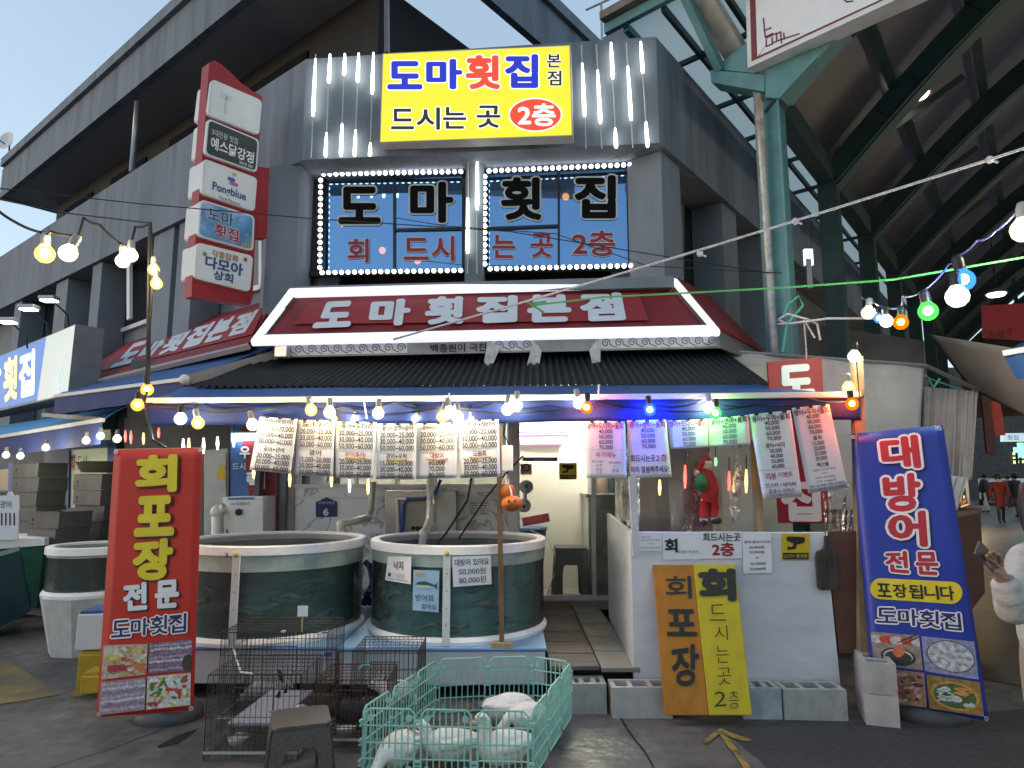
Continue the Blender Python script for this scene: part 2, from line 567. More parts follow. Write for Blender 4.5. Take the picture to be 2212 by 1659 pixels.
# piers
pr = MB()
def pier(c, d, wd, o, dep, z0, z1):
    pr.prism([c - d * wd / 2, c + d * wd / 2, c + d * wd / 2 - o * dep, c - d * wd / 2 - o * dep], Z1 * (z1 - z0))
PLW = plv(FLc - OL * 0.06, DL)
for (u0, u1) in ((566, 580), (383, 417), (330, 372), (203, 222), (128, 152), (43, 57)):
    p0, p1 = PLW(u0, 560), PLW(u1, 560)
    p0.z = p1.z = 0
    pr = MB(); pr.prism([p0, p1, p1 - OL * 0.42, p0 - OL * 0.42], Z1 * (ZB - 0.01)); pr.build('pier', CONC2, bld)
p0 = plv(FLc - FN * 0.10, FD)(576, 500); p1 = plv(FLc - FN * 0.10, FD)(643, 500)
p0.z = p1.z = 0
pr = MB(); pr.prism([p0, p1, p1 - FN * 0.42, p0 - FN * 0.38], Z1 * (ZB - 0.01)); pr.build('pier', CONC2, bld)
PRW = plv(FRc - OR * 0.06, DR)
for (u0, u1) in ((1432, 1472), (1560, 1590), (1640, 1660)):
    p0, p1 = PRW(u0, 480), PRW(u1, 480)
    p0.z = p1.z = 0
    p0.z = p1.z = 3.0
    pr = MB(); pr.prism([p0, p1, p1 - OR * 0.42, p0 - OR * 0.42], Z1 * (ZB - 3.01)); pr.build('pier', CONC2, bld)
# sill ledge under the big windows
sl_ = MB()
a, b = FLc + FN * 0.06, FRc + FN * 0.06
sl_.prism([Vector((a.x - 0.08, a.y, 3.52)), Vector((b.x + 0.1, b.y, 3.52)), Vector((b.x - 0.1, b.y, 3.52)) - FN * 0.55, Vector((a.x + 0.25, a.y, 3.52)) - FN * 0.55], Z1 * 0.12)
sl_.build('ledge', CONC2, bld)
# central mullion pier between the two big windows
cp = MB()
cpl = plv(FLc - FN * 0.30, FD)
cp.prism([cpl(1005, 480), cpl(1043, 480), cpl(1043, 480) - FN * 0.24, cpl(1005, 480) - FN * 0.24], Z1 * 0.001)
q = [Vector((p.x, p.y, 3.6)) for p in cp.v[:4]]
cp = MB()
cp.prism(q, Z1 * (ZB - 3.6))
cp.build('mullion_pier', CONC, bld)
# the big reflecting windows
def coated(name, col, rough=0.03):
    m = M(name, col, rough, metal=0.92, noise=0.02, spec=0.6)
    return m
PANE = coated('coated_glass', (0.20, 0.38, 0.66))
n = PANE.node_tree
tb = n.nodes.new('ShaderNodeBsdfTransparent'); mxp = n.nodes.new('ShaderNodeMixShader'); mxp.inputs[0].default_value = 0.16
n.links.new(n.nodes['Principled BSDF'].outputs[0], mxp.inputs[1]); n.links.new(tb.outputs[0], mxp.inputs[2]); n.links.new(mxp.outputs[0], n.nodes['Material Output'].inputs[0])
PANED = M('dark_glass', (0.02, 0.022, 0.026), 0.06, noise=0.05, spec=0.6)
def big_window(u0, u1, vt0, vt1, vb0, vb1, splits, lettering):
    win = MB()
    fr_ = MB()
    PW = WF
    win.quad(PW(u0, vt0), PW(u1, vt1), PW(u1, vb1), PW(u0, vb0))
    wobj = win.build('window', PANE, bld)
    for us in splits:
        fr_.bar(PW(us, vt0, 0.015), PW(us, vb0, 0.015), 0.026, 0.03, FN)
    for (p, q_) in (((u0, vt0), (u1, vt1)), ((u0, vb0), (u1, vb1)), ((u0, vt0), (u0, vb0)), ((u1, vt1), (u1, vb1))):
        fr_.bar(PW(*p, 0.02), PW(*q_, 0.02), 0.05, 0.05, FN)
    s0 = splits[0]
    if lettering == 0:
        fr_.bar(PW(s0, 497, 0.015), PW(u1, 494, 0.015), 0.03, 0.03, FN)
    else:
        fr_.bar(PW(u0, 494, 0.015), PW(s0, 488, 0.015), 0.03, 0.03, FN)
    fr_.build('frame', BLACK, wobj)
    ol_, bk_, rd_ = MB(), MB(), MB()
    big = [('도', (735, 407, 818, 480)), ('마', (890, 396, 975, 478))] if lettering == 0 else [('횟', (1086, 386, 1166, 472)), ('집', (1245, 382, 1326, 468))]
    sm = [('회', (752, 517, 795, 566)), ('드', (873, 515, 925, 560)), ('시', (934, 511, 980, 563))] if lettering == 0 else [('는', (1065, 508, 1112, 556)), ('곳', (1147, 505, 1193, 555)), ('2층', (1238, 499, 1328, 552))]
    for t, bx in big:
        ol_, bk_ = MB(), MB()
        ol_.text(t, PW, bx, 0.075, 0.012); lo = ol_.build('letter', M('letter_outline_grey', (0.5, 0.56, 0.62), 0.5), wobj)
        bk_.text(t, PW, bx, 0.04, 0.016); bk_.build('letter', M('window_black', (0.004, 0.004, 0.005), 0.7, spec=0.1), wobj)
    for t, bx in sm:
        ol_, rd_ = MB(), MB()
        ol_.text(t, PW, bx, 0.05, 0.012); ol_.build('letter', M('letter_outline_grey', (0.5, 0.56, 0.62), 0.5), wobj)
        rd_.text(t, PW, bx, 0.022, 0.016); rd_.build('letter', M('window_red', (0.26, 0.014, 0.03), 0.5), wobj)
sd_ = MB(); sd_.slab(WF, [(632, 366), (706, 366), (700, 594), (628, 594)], 0.01, 0.012)  # dark reflection in the left window, put in as a dark pane
sd_.build('side_pane', PANED, bld)
sd_ = MB(); sd_.slab(WF, [(1374, 346), (1424, 344), (1426, 588), (1374, 586)], 0.01, 0.004)
sd_.build('side_pane', PANED, bld)
big_window(655, 1003, 366, 360, 594, 588, (852,), 0)
big_window(1046, 1380, 358, 344, 586, 580, (1207,), 1)
# upper storey in dark brick, with the recess dark behind the parapet
EC = Vector((-1.66, 7.0, 0))
ZE, ZF = 8.2, 8.95
BC = EC - OL * 0.9 - OR * 0.9
BRICK = bpy.data.materials.new('dark_brick'); BRICK.use_nodes = True
n = BRICK.node_tree
bt = n.nodes.new('ShaderNodeTexBrick')
bt.inputs['Color1'].default_value = (0.017, 0.018, 0.022, 1); bt.inputs['Color2'].default_value = (0.012, 0.012, 0.016, 1)
bt.inputs['Mortar'].default_value = (0.009, 0.009, 0.011, 1)
bt.inputs['Scale'].default_value = 1.0; bt.inputs['Brick Width'].default_value = 0.2; bt.inputs['Row Height'].default_value = 0.07; bt.inputs['Mortar Size'].default_value = 0.009
tc = n.nodes.new('ShaderNodeTexCoord')
sx = n.nodes.new('ShaderNodeSeparateXYZ'); ad = n.nodes.new('ShaderNodeMath'); cb = n.nodes.new('ShaderNodeCombineXYZ')
n.links.new(tc.outputs['Object'], sx.inputs[0]); n.links.new(sx.outputs[0], ad.inputs[0]); n.links.new(sx.outputs[1], ad.inputs[1])
n.links.new(ad.outputs[0], cb.inputs[0]); n.links.new(sx.outputs[2], cb.inputs[1]); n.links.new(cb.outputs[0], bt.inputs['Vector'])
n.links.new(bt.outputs[0], n.nodes['Principled BSDF'].inputs['Base Color'])
n.nodes['Principled BSDF'].inputs['Roughness'].default_value = 0.8
br = MB()
br.prism([Vector((p.x, p.y, 5.2)) for p in (BC, BC + DL * 12, BC + DL * 12 + DR * 12, BC + DR * 12)], Z1 * (ZE - 5.2 + 0.05))
br.build('upper_storey', BRICK, bld)
wn = MB()
for k in range(4):
    a = BC + DL * (1.6 + 2.7 * k) + OL * 0.01
    wn.prism([Vector((a.x, a.y, 6.2)), Vector((a.x, a.y, 6.2)) + DL * 1.7, Vector((a.x, a.y, 7.9)) + DL * 1.7, Vector((a.x, a.y, 7.9))], OL * 0.02)
    wn.build('window', PANED, bld); wn = MB()
rf = MB()
e0, e1, e2 = EC, EC + DL * 13.4, EC + DR * 13
rf.prism([Vector((p.x, p.y, ZE)) for p in (e0, e1, e1 + DR * 14, e2 + DL * 13.4)], Z1 * 0.12)
roof = rf.build('roof', SOFF, bld)
fs_ = MB()
for (A, B, O_) in ((e0 + OL * 0.0, e1, OL), (e0, e2, OR)):
    fs_.prism([Vector((p.x, p.y, ZE - 0.02)) for p in (A + O_ * 0.12, B + O_ * 0.12, B, A)], Z1 * (ZF - ZE))
    fs_.prism([Vector((p.x, p.y, ZF - 0.02)) for p in (A + O_ * 0.2, B + O_ * 0.2, B, A)], Z1 * 0.2)
fs_.prism([Vector((p.x, p.y, ZE - 0.02)) for p in (e1 + OL * 0.12, e1 + OL * 0.12 + DL * 0.12, e1 + DR * 3 + DL * 0.12, e1 + DR * 3)], Z1 * (ZF - ZE))
fs_.build('fascia', CONC, roof)
pp = MB()
pp.tube([at(836, 115, 7.9), at(834, -160, 7.9)], 0.035, 8)
pp.build('drainpipe', GREY, bld, smooth=True)
pp = MB()
q0 = plv(FLc - OL * 0.3, DL)(285, 372)
pp.tube([q0, q0 + Z1 * 1.3], 0.05, 8)
pp.build('post', GREY, bld, smooth=True)
# left-wing windows between the piers: recess, white frame, dark pane
WLP = plv(FLc - OL * (SB - 0.012), DL)
for (px, fr) in (([(152, 480 + 150), (203, 612), (203, 735), (152, 760)], False), ([(222, 560), (330, 520), (330, 690), (222, 730)], True), ([(417, 470), (566, 395), (566, 620), (417, 660)], True), ([(372, 505), (383, 500), (383, 660), (372, 665)], False), ([(57, 665), (128, 628), (128, 740), (57, 770)], False)):
    d_ = MB(); d_.slab(WLP, px, 0.01)
    wo = d_.build('window', PANED, bld)
    if fr:
        f_ = MB()
        pts = [WLP(u, v, 0.03) for u, v in px]
        for i in range(4):
            f_.bar(pts[i], pts[(i + 1) % 4], 0.07, 0.06, OL)
        f_.build('frame', WHITE, wo)
wf_ = MB()
for (u, v0, v1) in ((280, 530, 690), (412, 520, 680), (372, 545, 690)):
    P_ = plv(FLc - OL * 0.2, DL)
    wf_.bar(P_(u, v0), P_(u, v1), 0.1, 0.05, OL); wf_.build('window_frame', WHITE, bld); wf_ = MB()
# right wing: dark side panel beside the window, an orange-lit pane
rp = MB()
WRP = plv(FRc - OR * (SB - 0.012), DR)
rp.slab(WRP, [(1480, 330), (1560, 400), (1560, 640), (1480, 640)], 0.01)
rp.build('window', PANED, bld)
rp = MB(); rp.slab(WRP, [(1507, 455), (1519, 470), (1519, 600), (1507, 600)], 0.006, off=0.01)
rp.build('lit_pane', EM('amber_window', (1, 0.35, 0.04), 0.35), bld)

# small house behind, with an aerial
dh = MB()
A = at(1245, 92, 22); B = at(1365, 45, 22)
dh.prism([Vector((A.x, 22, 0)), Vector((A.x + 6, 22, 0)), Vector((A.x + 6, 22, B.z - 0.6)), Vector((B.x, 22, B.z)), Vector((A.x, 22, A.z - 0.4))], Vector((0, 6, 0)))
o = thing('house', 'plain grey house whose roof edge shows between the overhang and the arcade canopy', 'house', (A.x, 22, 0))
dh.build('wall', CONC2, o)
an = MB()
q0 = at(1297, 95, 20); q1 = at(1299, 8, 20)
an.tube([Vector((q0.x, 20, 0)), q1], 0.04, 6)
an.tube([at(1265, 22, 20), at(1330, -8, 20)], 0.035, 6)
tag(an.build('aerial_mast', GREY), 'thin grey aerial mast with a cross bar above the grey house roof', 'aerial')
# satellite dish at the far end of the eave
ds = thing('satellite_dish', 'pale round satellite dish on an arm at the left end of the roof eave', 'satellite dish', at(30, 345, 15.6))
d_ = MB()
c0 = at(12, 303, 15.5)
ax = Vector((-0.25, -0.95, 0.1)).normalized(); xx = ax.cross(Z1).normalized(); yy = xx.cross(ax)
d_.lathe(c0, [(0.001, -0.06), (0.12, -0.05), (0.22, 0.0), (0.235, 0.0), (0.13, -0.075), (0.001, -0.085)], 20, (xx, yy, ax))
d_.build('dish', WHITE, ds, smooth=True)
d_ = MB()
d_.tube([at(30, 350, 15.6), at(20, 325, 15.6), c0 - ax * 0.1], 0.02, 6)
d_.tube([c0 - Z1 * 0.1, c0 + ax * 0.25 - Z1 * 0.08], 0.014, 5)
d_.box(c0 + ax * 0.26 - Z1 * 0.06, (0.06, 0.06, 0.1))
d_.build('arm', BLACK, ds)
# ================================================================ LED tubes on the parapet
PF = plv(FLc + FN * 0.05, FD)
LED = EM('led_cool_white', (1.0, 1.0, 0.86), 7.0)
LEDW = EM('led_white', (0.95, 0.97, 1.0), 5.0)
def meteor(ut, ub, vt, vb, segs, label, pl=PF):
    top = pl(ut, vt, 0.03)
    t = thing('meteor_light_tube', label, 'light tube', pl(ub, vb, 0.0), 'vertical white light tubes on the facade')
    c = MB()
    c.tube([pl(ut, vt, 0.02), pl(ub, vb, 0.02)], 0.007, 6)
    c.build('cable', M('pale_tube', (0.5, 0.52, 0.55), 0.3), t)
    for a, b in segs:
        k0, k1 = (a - vt) / (vb - vt), (b - vt) / (vb - vt)
        P0, P1 = pl(ut + (ub - ut) * k0, a, 0.02), pl(ut + (ub - ut) * k1, b, 0.02)
        s = MB()
        s.tube([P0, P0.lerp(P1, 0.35), P0.lerp(P1, 0.9), P1], [0.010, 0.017, 0.021, 0.012], 8)
        s.build('lit_tube', LED, t, smooth=True)
names = ['leftmost light tube on the parapet, lit in one long stretch near the wall corner', 'light tube with two lit ends, second from the parapet corner',
         'light tube with two lit ends, midway between parapet corner and yellow sign', 'light tube with two lit ends, next but one left of the yellow sign', 'light tube close against the left edge of the yellow sign']
for (ut, ub, vt, vb, sg), nm in zip([(682, 672, 117, 341, [(127, 251)]), (713, 703, 116, 341, [(117, 179), (287, 339)]), (745, 736, 115, 340, [(116, 163), (267, 338)]), (775, 766, 114, 339, [(115, 178), (281, 338)]), (807, 799, 113, 338, [(114, 203), (309, 337)])], names):
    meteor(ut, ub, vt, vb, sg, nm)
names = ['light tube lit in its middle, first right of the yellow sign', 'light tube lit in its middle, second right of the yellow sign', 'light tube lit at top and bottom, third right of the yellow sign', 'light tube lit in its middle, fourth right of the yellow sign', 'rightmost light tube on the parapet, lit at top and bottom']
for (ut, ub, vt, vb, sg), nm in zip([(1256, 1266, 97, 322, [(137, 252)]), (1288, 1300, 96, 321, [(152, 267)]), (1320, 1331, 92, 320, [(92, 170), (277, 320)]), (1353, 1367, 92, 319, [(143, 260)]), (1384, 1399, 90, 318, [(90, 158), (263, 318)])], names):
    meteor(ut, ub, vt, vb, sg, nm)
CPL = plv(FLc - FN * 0.27, FD)
meteor(1031, 1030, 337, 590, [(337, 453)], 'light tube on the pillar between the windows, lit in its upper half', CPL)
meteor(1011, 1010, 345, 590, [(427, 547)], 'light tube on the pillar between the windows, lit in its lower half', CPL)

# LED bead frames round the two windows
def beads(label, runs):
    t = thing('led_bead_frame', label, 'light frame', WF(runs[0][0][0], 600, 0.1), 'white LED bead frames round the windows')
    for (a, b, n) in runs:
        P0, P1 = WF(a[0], a[1], 0.10), WF(b[0], b[1], 0.10)
        r = MB()
        r.bar(P0, P1, 0.035, 0.02, FN)
        r.build('rail', BLACK, t)
        d = (P1 - P0).normalized()
        for i in range(n):
            p = P0.lerp(P1, (i + 0.5) / n) + FN * 0.022
            m = MB()
            up = FN
            x = d.cross(up)
            m.lathe(p, [(0.001, -0.012), (0.028, -0.012), (0.028, 0.004), (0.018, 0.018), (0.001, 0.021)], 8, (d * 0.92, x * 0.92, up))
            m.build('bead', LEDW, t)
beads('white LED bead frame on three sides of the left big window', [((694, 378), (1003, 372), 23), ((694, 384), (692, 586), 15), ((690, 590), (1003, 585), 22)])
beads('white LED bead frame on all four sides of the right big window', [((1050, 371), (1368, 357), 23), ((1048, 376), (1048, 578), 15), ((1373, 360), (1373, 572), 15), ((1052, 582), (1370, 575), 22)])

# ================================================================ yellow roof sign
YS = pl3(at(826, 115, 6.98), at(1232, 97, 6.62), at(820, 308, 6.98))
ys = thing('lightbox_sign', 'big yellow lit sign with blue and red lettering on the parapet', 'sign', YS(1030, 305, -0.1))
m = MB(); m.slab(YS, [(826, 115), (1232, 97), (1237, 293), (820, 308)], 0.17, off=-0.006)
m.build('case', M('sign_case', (0.4, 0.4, 0.42), 0.5), ys)
m = MB(); m.slab(YS, [(828, 117), (1230, 99), (1235, 291), (822, 306)], 0.004)
m.build('face', EM('yellow_face', (0.86, 0.72, 0.012), 0.80, (0.7, 0.62, 0.05), noise=0.10), ys)
WE = EM('white_lit_letter', (0.95, 0.95, 0.92), 0.85)
BE = EM('blue_lit_letter', (0.012, 0.02, 0.55), 0.8, (0.02, 0.03, 0.3))
RE = EM('red_lit_letter', (0.85, 0.06, 0.02), 0.85, (0.4, 0.05, 0.02))
KE = EM('black_lit_letter', (0.02, 0.02, 0.012), 0.5, (0.02, 0.02, 0.02))
mw, mb_, mr, mk = MB(), MB(), MB(), MB()
for t, bx, mm in (('도', (840, 135, 909, 190), mb_), ('마', (924, 130, 995, 190), mb_), ('횟', (1009, 122, 1077, 190), mr), ('집', (1094, 120, 1159, 187), mb_)):
    mw.text(t, YS, bx, 0.075, 0.003)
    m = MB(); m.text(t, YS, bx, 0.042, 0.006); m.build('letter', RE if mm is mr else BE, ys)
for t, bx in (('본', (1182, 117, 1211, 145)), ('점', (1183, 153, 1212, 184)), ('드', (846, 236, 893, 278)), ('시', (901, 233, 949, 279)), ('는', (958, 232, 1006, 277)), ('곳', (1031, 229, 1080, 275))):
    mw.text(t, YS, bx, 0.06, 0.003)
    m = MB(); m.text(t, YS, bx, 0.022, 0.006); m.build('letter', KE, ys)
el = [(1156.5 + 55 * math.cos(a * math.pi / 20), 248 + 34 * math.sin(a * math.pi / 20)) for a in range(40)]
el2 = [(1156.5 + 58 * math.cos(a * math.pi / 20), 248 + 37 * math.sin(a * math.pi / 20)) for a in range(40)]
mw.poly([YS(u, v, 0.003) for u, v in el2])
mr.poly([YS(u, v, 0.006) for u, v in el])
m2 = MB(); m2.text('2층', YS, (1120, 225, 1199, 271), 0.03, 0.009)
mw.build('letter_outline', WE, ys)
mr.build('red_oval', RE, ys); m2.build('lettering', WE, ys)

# ================================================================ red stacked tenant sign on the left wing
P0 = at(452, 300, 6.75)
TS = plv(P0, DR)
ts = thing('stacked_sign', 'red upright sign carrying five stacked panels, fixed across the left wall', 'sign', at(430, 655, 6.8))
RSG = M('sign_red', (0.30, 0.012, 0.02), 0.5, noise=0.06)
m = MB()
m.slab(TS, [(452, 135), (463, 130), (480, 140), (500, 158), (522, 180), (545, 196), (566, 208), (560, 300), (546, 640), (541, 658), (414, 640), (414, 620), (440, 300)], 0.16, off=-0.02)
m.build('frame', RSG, ts)
m = MB(); m.slab(TS, [(556, 360), (582, 363), (576, 515), (549, 512)], 0.12, off=-0.06)
m.build('bracket', RSG, ts)
SW = M('panel_white', (0.66, 0.68, 0.70), 0.45, noise=0.04)
SD = M('panel_dark', (0.03, 0.04, 0.045), 0.45)
SBL = M('panel_blue', (0.10, 0.26, 0.48), 0.4, noise=0.5, scale=3, stain=(0.55, 0.62, 0.66), st=(0.5, 0.66), sscale=2.2)
def rq(q, r=0.07, n=4):
    """rounded quad in pixels"""
    out = []
    for i in range(4):
        p, a, b = Vector(q[i]), Vector(q[i - 1]), Vector(q[(i + 1) % 4])
        l = min((a - p).length, (b - p).length) * r * 2
        p0, p1 = p + (a - p).normalized() * l, p + (b - p).normalized() * l
        for k in range(n + 1):
            t = k / n
            out.append(((1 - t) ** 2 * p0 + 2 * t * (1 - t) * p + t * t * p1))
    return [(v.x, v.y) for v in out]
def qm(q, x0, y0, x1, y1):
    """sub-quad of a pixel quad (TL TR BR BL), fractions from the top left"""
    tl, tr, br_, bl_ = [Vector(p) for p in q]
    f = lambda x, y: tuple((tl * (1 - x) + tr * x) * (1 - y) + (bl_ * (1 - x) + br_ * x) * y)
    return [f(x0, y0), f(x1, y0), f(x1, y1), f(x0, y1)]
panels = [([(457, 170), (566, 217), (560, 292), (448, 248)], SW), ([(449, 255), (560, 302), (555, 373), (442, 333)], SD), ([(440, 342), (556, 385), (550, 457), (435, 418)], SW),
          ([(433, 430), (550, 467), (547, 543), (427, 510)], SBL), ([(425, 523), (547, 553), (540, 631), (420, 601)], SW)]
CY_ = M('print_blue', (0.02, 0.07, 0.22), 0.5)
WP = M('print_white', (0.75, 0.75, 0.75), 0.5)
YP = M('print_yellow', (0.62, 0.42, 0.02), 0.5)
for i, (q, mt) in enumerate(panels):
    m = MB(); m.slab(TS, rq(q), 0.30, off=0.025)
    po = m.build('panel', SW, ts)
    m = MB(); m.poly([TS(u, v, 0.029) for u, v in rq(qm(q, 0.03, 0.04, 0.97, 0.96))])
    m.build('face', mt, po)
    L = lambda t, box, mat_, bold=0.015, off=0.034: (lambda mm: (mm.text(t, TS, qm(q, *box), bold, off), mm.build('lettering', mat_, po)))(MB())
    if i == 0:
        m = MB(); m.poly([TS(u, v, 0.032) for u, v in qm(q, 0.2, 0.25, 0.42, 0.40)]); m.poly([TS(u, v, 0.032) for u, v in qm(q, 0.3, 0.3, 0.34, 0.8)])
        m.build('faded_print', M('faded_print', (0.56, 0.58, 0.58), 0.5), po)
    if i == 1:
        L('3대천왕 맛집', (0.1, 0.22, 0.6, 0.4), M('print_grey', (0.45, 0.45, 0.45), 0.5)); L('예스닭강정', (0.1, 0.45, 0.92, 0.78), WP, 0.02); L('SINCE 2001', (0.66, 0.83, 0.92, 0.92), WP, 0)
    if i == 2:
        L('Pongblue', (0.2, 0.55, 0.82, 0.84), CY_, 0.02); L('Tea & Macaron', (0.32, 0.88, 0.72, 0.97), CY_, 0)
        m = MB()
        for bx, mt2 in (((0.46, 0.25, 0.6, 0.36), 0), ((0.5, 0.36, 0.66, 0.47), 1)):
            m.mat(mt2); m.poly([TS(u, v, 0.032) for u, v in rq(qm(q, *bx), 0.24)])
        m.mat(2); m.poly([TS(u, v, 0.032) for u, v in rq(qm(q, 0.54, 0.1, 0.62, 0.18), 0.24)])
        m.build('emblem', [M('emblem_blue', (0.03, 0.1, 0.4), 0.5), M('emblem_pink', (0.5, 0.1, 0.25), 0.5), YP], po)
    if i == 3:
        L('도마', (0.16, 0.14, 0.62, 0.48), WP, 0.06, 0.032); L('도마', (0.16, 0.14, 0.62, 0.48), CY_, 0.03)
        L('횟집', (0.3, 0.52, 0.72, 0.86), WP, 0.06, 0.032); L('횟집', (0.3, 0.52, 0.72, 0.86), M('print_red', (0.32, 0.02, 0.05), 0.5), 0.03); L('2호점', (0.78, 0.82, 0.95, 0.95), YP)
    if i == 4:
        L('각종잡화', (0.28, 0.1, 0.75, 0.28), M('print_brown', (0.3, 0.10, 0.04), 0.5)); L('다모아', (0.18, 0.3, 0.84, 0.62), CY_, 0.035); L('상회', (0.34, 0.64, 0.68, 0.88), CY_, 0.03)
        m = MB(); m.poly([TS(u, v, 0.034) for u, v in qm(q, 0.12, 0.22, 0.19, 0.32)]); m.mat(1).poly([TS(u, v, 0.034) for u, v in qm(q, 0.84, 0.1, 0.9, 0.2)])
        m.build('emblem', [M('emblem_green', (0.05, 0.3, 0.06), 0.5), M('print_red2', (0.5, 0.03, 0.03), 0.5)], po)

# ================================================================ red awnings
RA = pl3(at(540, 735, 6.35), at(1557, 713, 6.15), at(1040, 608, 7.22))
ra = thing('red_awning', 'red front awning with big white lettering and a lit white tube round it', 'awning', RA(1040, 733))
m = MB(); m.slab(RA, [(545, 732), (626, 624), (1461, 602), (1552, 711)], 0.05, off=-0.02)
m.build('canopy', RED, ra)
m = MB(); m.poly([RA(u, v, 0.0) for u, v in ((668, 655), (1380, 632), (1402, 692), (634, 700))])
m.build('patch', REDB, ra)
m = MB()
for t, q in (('도', [(701, 656), (762, 653), (752, 702), (680, 705)]), ('마', [(808, 650), (884, 648), (878, 699), (800, 701)]), ('횟', [(928, 644), (999, 643), (996, 696), (920, 698)]), ('집', [(1035, 642), (1112, 641), (1111, 692), (1033, 695)]), ('본', [(1146, 640), (1226, 639), (1230, 691), (1144, 693)]), ('점', [(1258, 636), (1336, 635), (1346, 688), (1260, 691)])):
    m = MB(); m.text(t, RA, q, 0.06, 0.008); m.build('letter', LETW, ra)
TUBE = EM('frame_tube_white', (0.82, 0.85, 1.0), 0.92)
CHN = M('tube_channel', (0.12, 0.115, 0.12), 0.5)
cs = [(540, 735), (625, 622), (1462, 600), (1557, 713)]
ins = [(560, 722.5), (633, 632), (1457, 610), (1536, 701)]
for i in range(4):
    j = (i + 1) % 4
    m = MB(); m.slab(RA, [cs[i], cs[j], ins[j], ins[i]], 0.07, off=0.075)
    m.build('light_tube', TUBE, ra, bev=0.012)
for i in range(4):
    j = (i + 1) % 4
    m = MB(); a, b = [tuple(Vector(ins[k]).lerp(Vector((1046, 668)), 0.02 if 1 else 0)) for k in (i, j)]
    m.slab(RA, [ins[i], ins[j], b, a], 0.05, off=0.03)
    m.build('tube_channel', CHN, ra)
# lower band with the spiral pattern, lettering and torn strips
VA = pl3(at(600, 742, 6.36), at(1552, 722, 6.18), at(600, 772, 6.36))
va = MB(); va.slab(VA, [(598, 742), (1557, 716), (1552, 752), (600, 772)], 0.05)
va.build('valance', M('valance_grey', (0.30, 0.29, 0.30), 0.6, noise=0.1, scale=6, stain=(0.2, 0.19, 0.19), st=(0.5, 0.7)), ra)
BND = M('band_white', (0.62, 0.62, 0.64), 0.6, noise=0.06, stain=(0.45, 0.44, 0.42), st=(0.55, 0.8), sscale=6)
for (u0, u1, n) in ((604, 880, 10), (1062, 1152, 3), (1294, 1552, 9)):
    f0 = lambda u: 742.5 - (u - 600) * 0.0215
    m = MB(); m.poly([VA(u0, f0(u0) + 1, 0.004), VA(u1, f0(u1) + 1, 0.004), VA(u1, f0(u1) + 26, 0.004), VA(u0, f0(u0) + 26, 0.004)])
    m.build('band', BND, ra)
    s = MB()
    st = (u1 - u0) / n
    for k in range(n):
        uc = u0 + st * (k + 0.5); vc = f0(uc) + 13.5
        pts = []
        for i in range(26):
            a = i / 25 * math.pi * 3.1
            r = 1.6 + 8.6 * i / 25
            pts.append((uc - r * math.cos(a) * 0.95, vc - r * math.sin(a)))
        pts += [(uc + st * 0.62, vc + 7.5), (uc + st * 0.85, vc + 9.5)] if k < n - 1 else []
        for p, q_ in zip(pts, pts[1:]):
            d = Vector((q_[0] - p[0], q_[1] - p[1])); nn = Vector((-d.y, d.x)).normalized() * 0.85
            s.quad(VA(p[0] + nn.x, p[1] + nn.y, 0.007), VA(q_[0] + nn.x, q_[1] + nn.y, 0.007), VA(q_[0] - nn.x, q_[1] - nn.y, 0.007), VA(p[0] - nn.x, p[1] - nn.y, 0.007))
    s.build('spiral_pattern', M('pattern_navy', (0.02, 0.035, 0.10), 0.6), ra)
m = MB(); m.text('백종원이 극찬', VA, [(930, 744), (1052, 741), (1052, 758), (930, 761)], 0.02, 0.005)
m.build('lettering', INK, ra)
STR = M('torn_strip', (0.50, 0.50, 0.52), 0.7, noise=0.2, scale=12, stain=(0.3, 0.3, 0.3), st=(0.5, 0.7), sscale=8)
for px in ([(1053, 738), (1082, 747), (1066, 784), (1058, 796), (1070, 812), (1068, 821), (1043, 819), (1040, 808), (1048, 795), (1046, 778)], [(1152, 733), (1170, 757), (1163, 800), (1156, 803), (1134, 800), (1146, 760)], [(1290, 730), (1297, 750), (1297, 782), (1279, 785), (1273, 757)]):
    m = MB(); m.slab(VA, px, 0.004, off=0.03)
    m.build('torn_strip', STR, ra)
# right side and left wing parts of the red awning
ra2 = thing('red_awning', 'red awning at the right end, sloping back in shade behind the lit tube', 'awning', at(1600, 740, 6.5))
m = MB()
A, B, C_, D_ = RA(1462, 602), RA(1553, 711), at(1660, 770, 7.6), at(1530, 640, 8.1)
m.quad(A, B, C_, D_)
m.build('canopy', RED, ra2, solid=0.03)
m = MB(); m.quad(RA(1553, 716, -0.03), at(1660, 772, 7.6), at(1660, 790, 7.6), RA(1552, 752, -0.03))
m.build('valance', CHN, ra2, solid=0.02)
a0, a1 = at(535, 745, 6.36), at(150, 836, 9.75)
LA = pl3(a0, a1, at(597, 643, 7.94))
la = thing('red_awning', 'red awning along the left wall with slanting white lettering', 'awning', LA(360, 790))
m = MB(); m.slab(LA, [(535, 745), (597, 643), (182, 763), (150, 836)], 0.04, off=-0.01)
m.build('canopy', RED, la)
m = MB(); m.poly([LA(u, v, 0.003) for u, v in ((262, 745), (575, 660), (545, 722), (215, 802))])
m.build('patch', REDB, la)
m = MB()
tx = '도마횟집본점'
bl_, br_, tr_, tl_ = Vector((238, 793)), Vector((534, 714)), Vector((562, 669)), Vector((280, 747))
for i, ch in enumerate(tx):
    x0, x1 = i / 6 + 0.012, (i + 1) / 6 - 0.02
    m.text(ch, LA, [tuple(tl_.lerp(tr_, x0)), tuple(tl_.lerp(tr_, x1)), tuple(bl_.lerp(br_, x1)), tuple(bl_.lerp(br_, x0))], 0.055, 0.008); m.build('letter', LETW, la); m = MB()

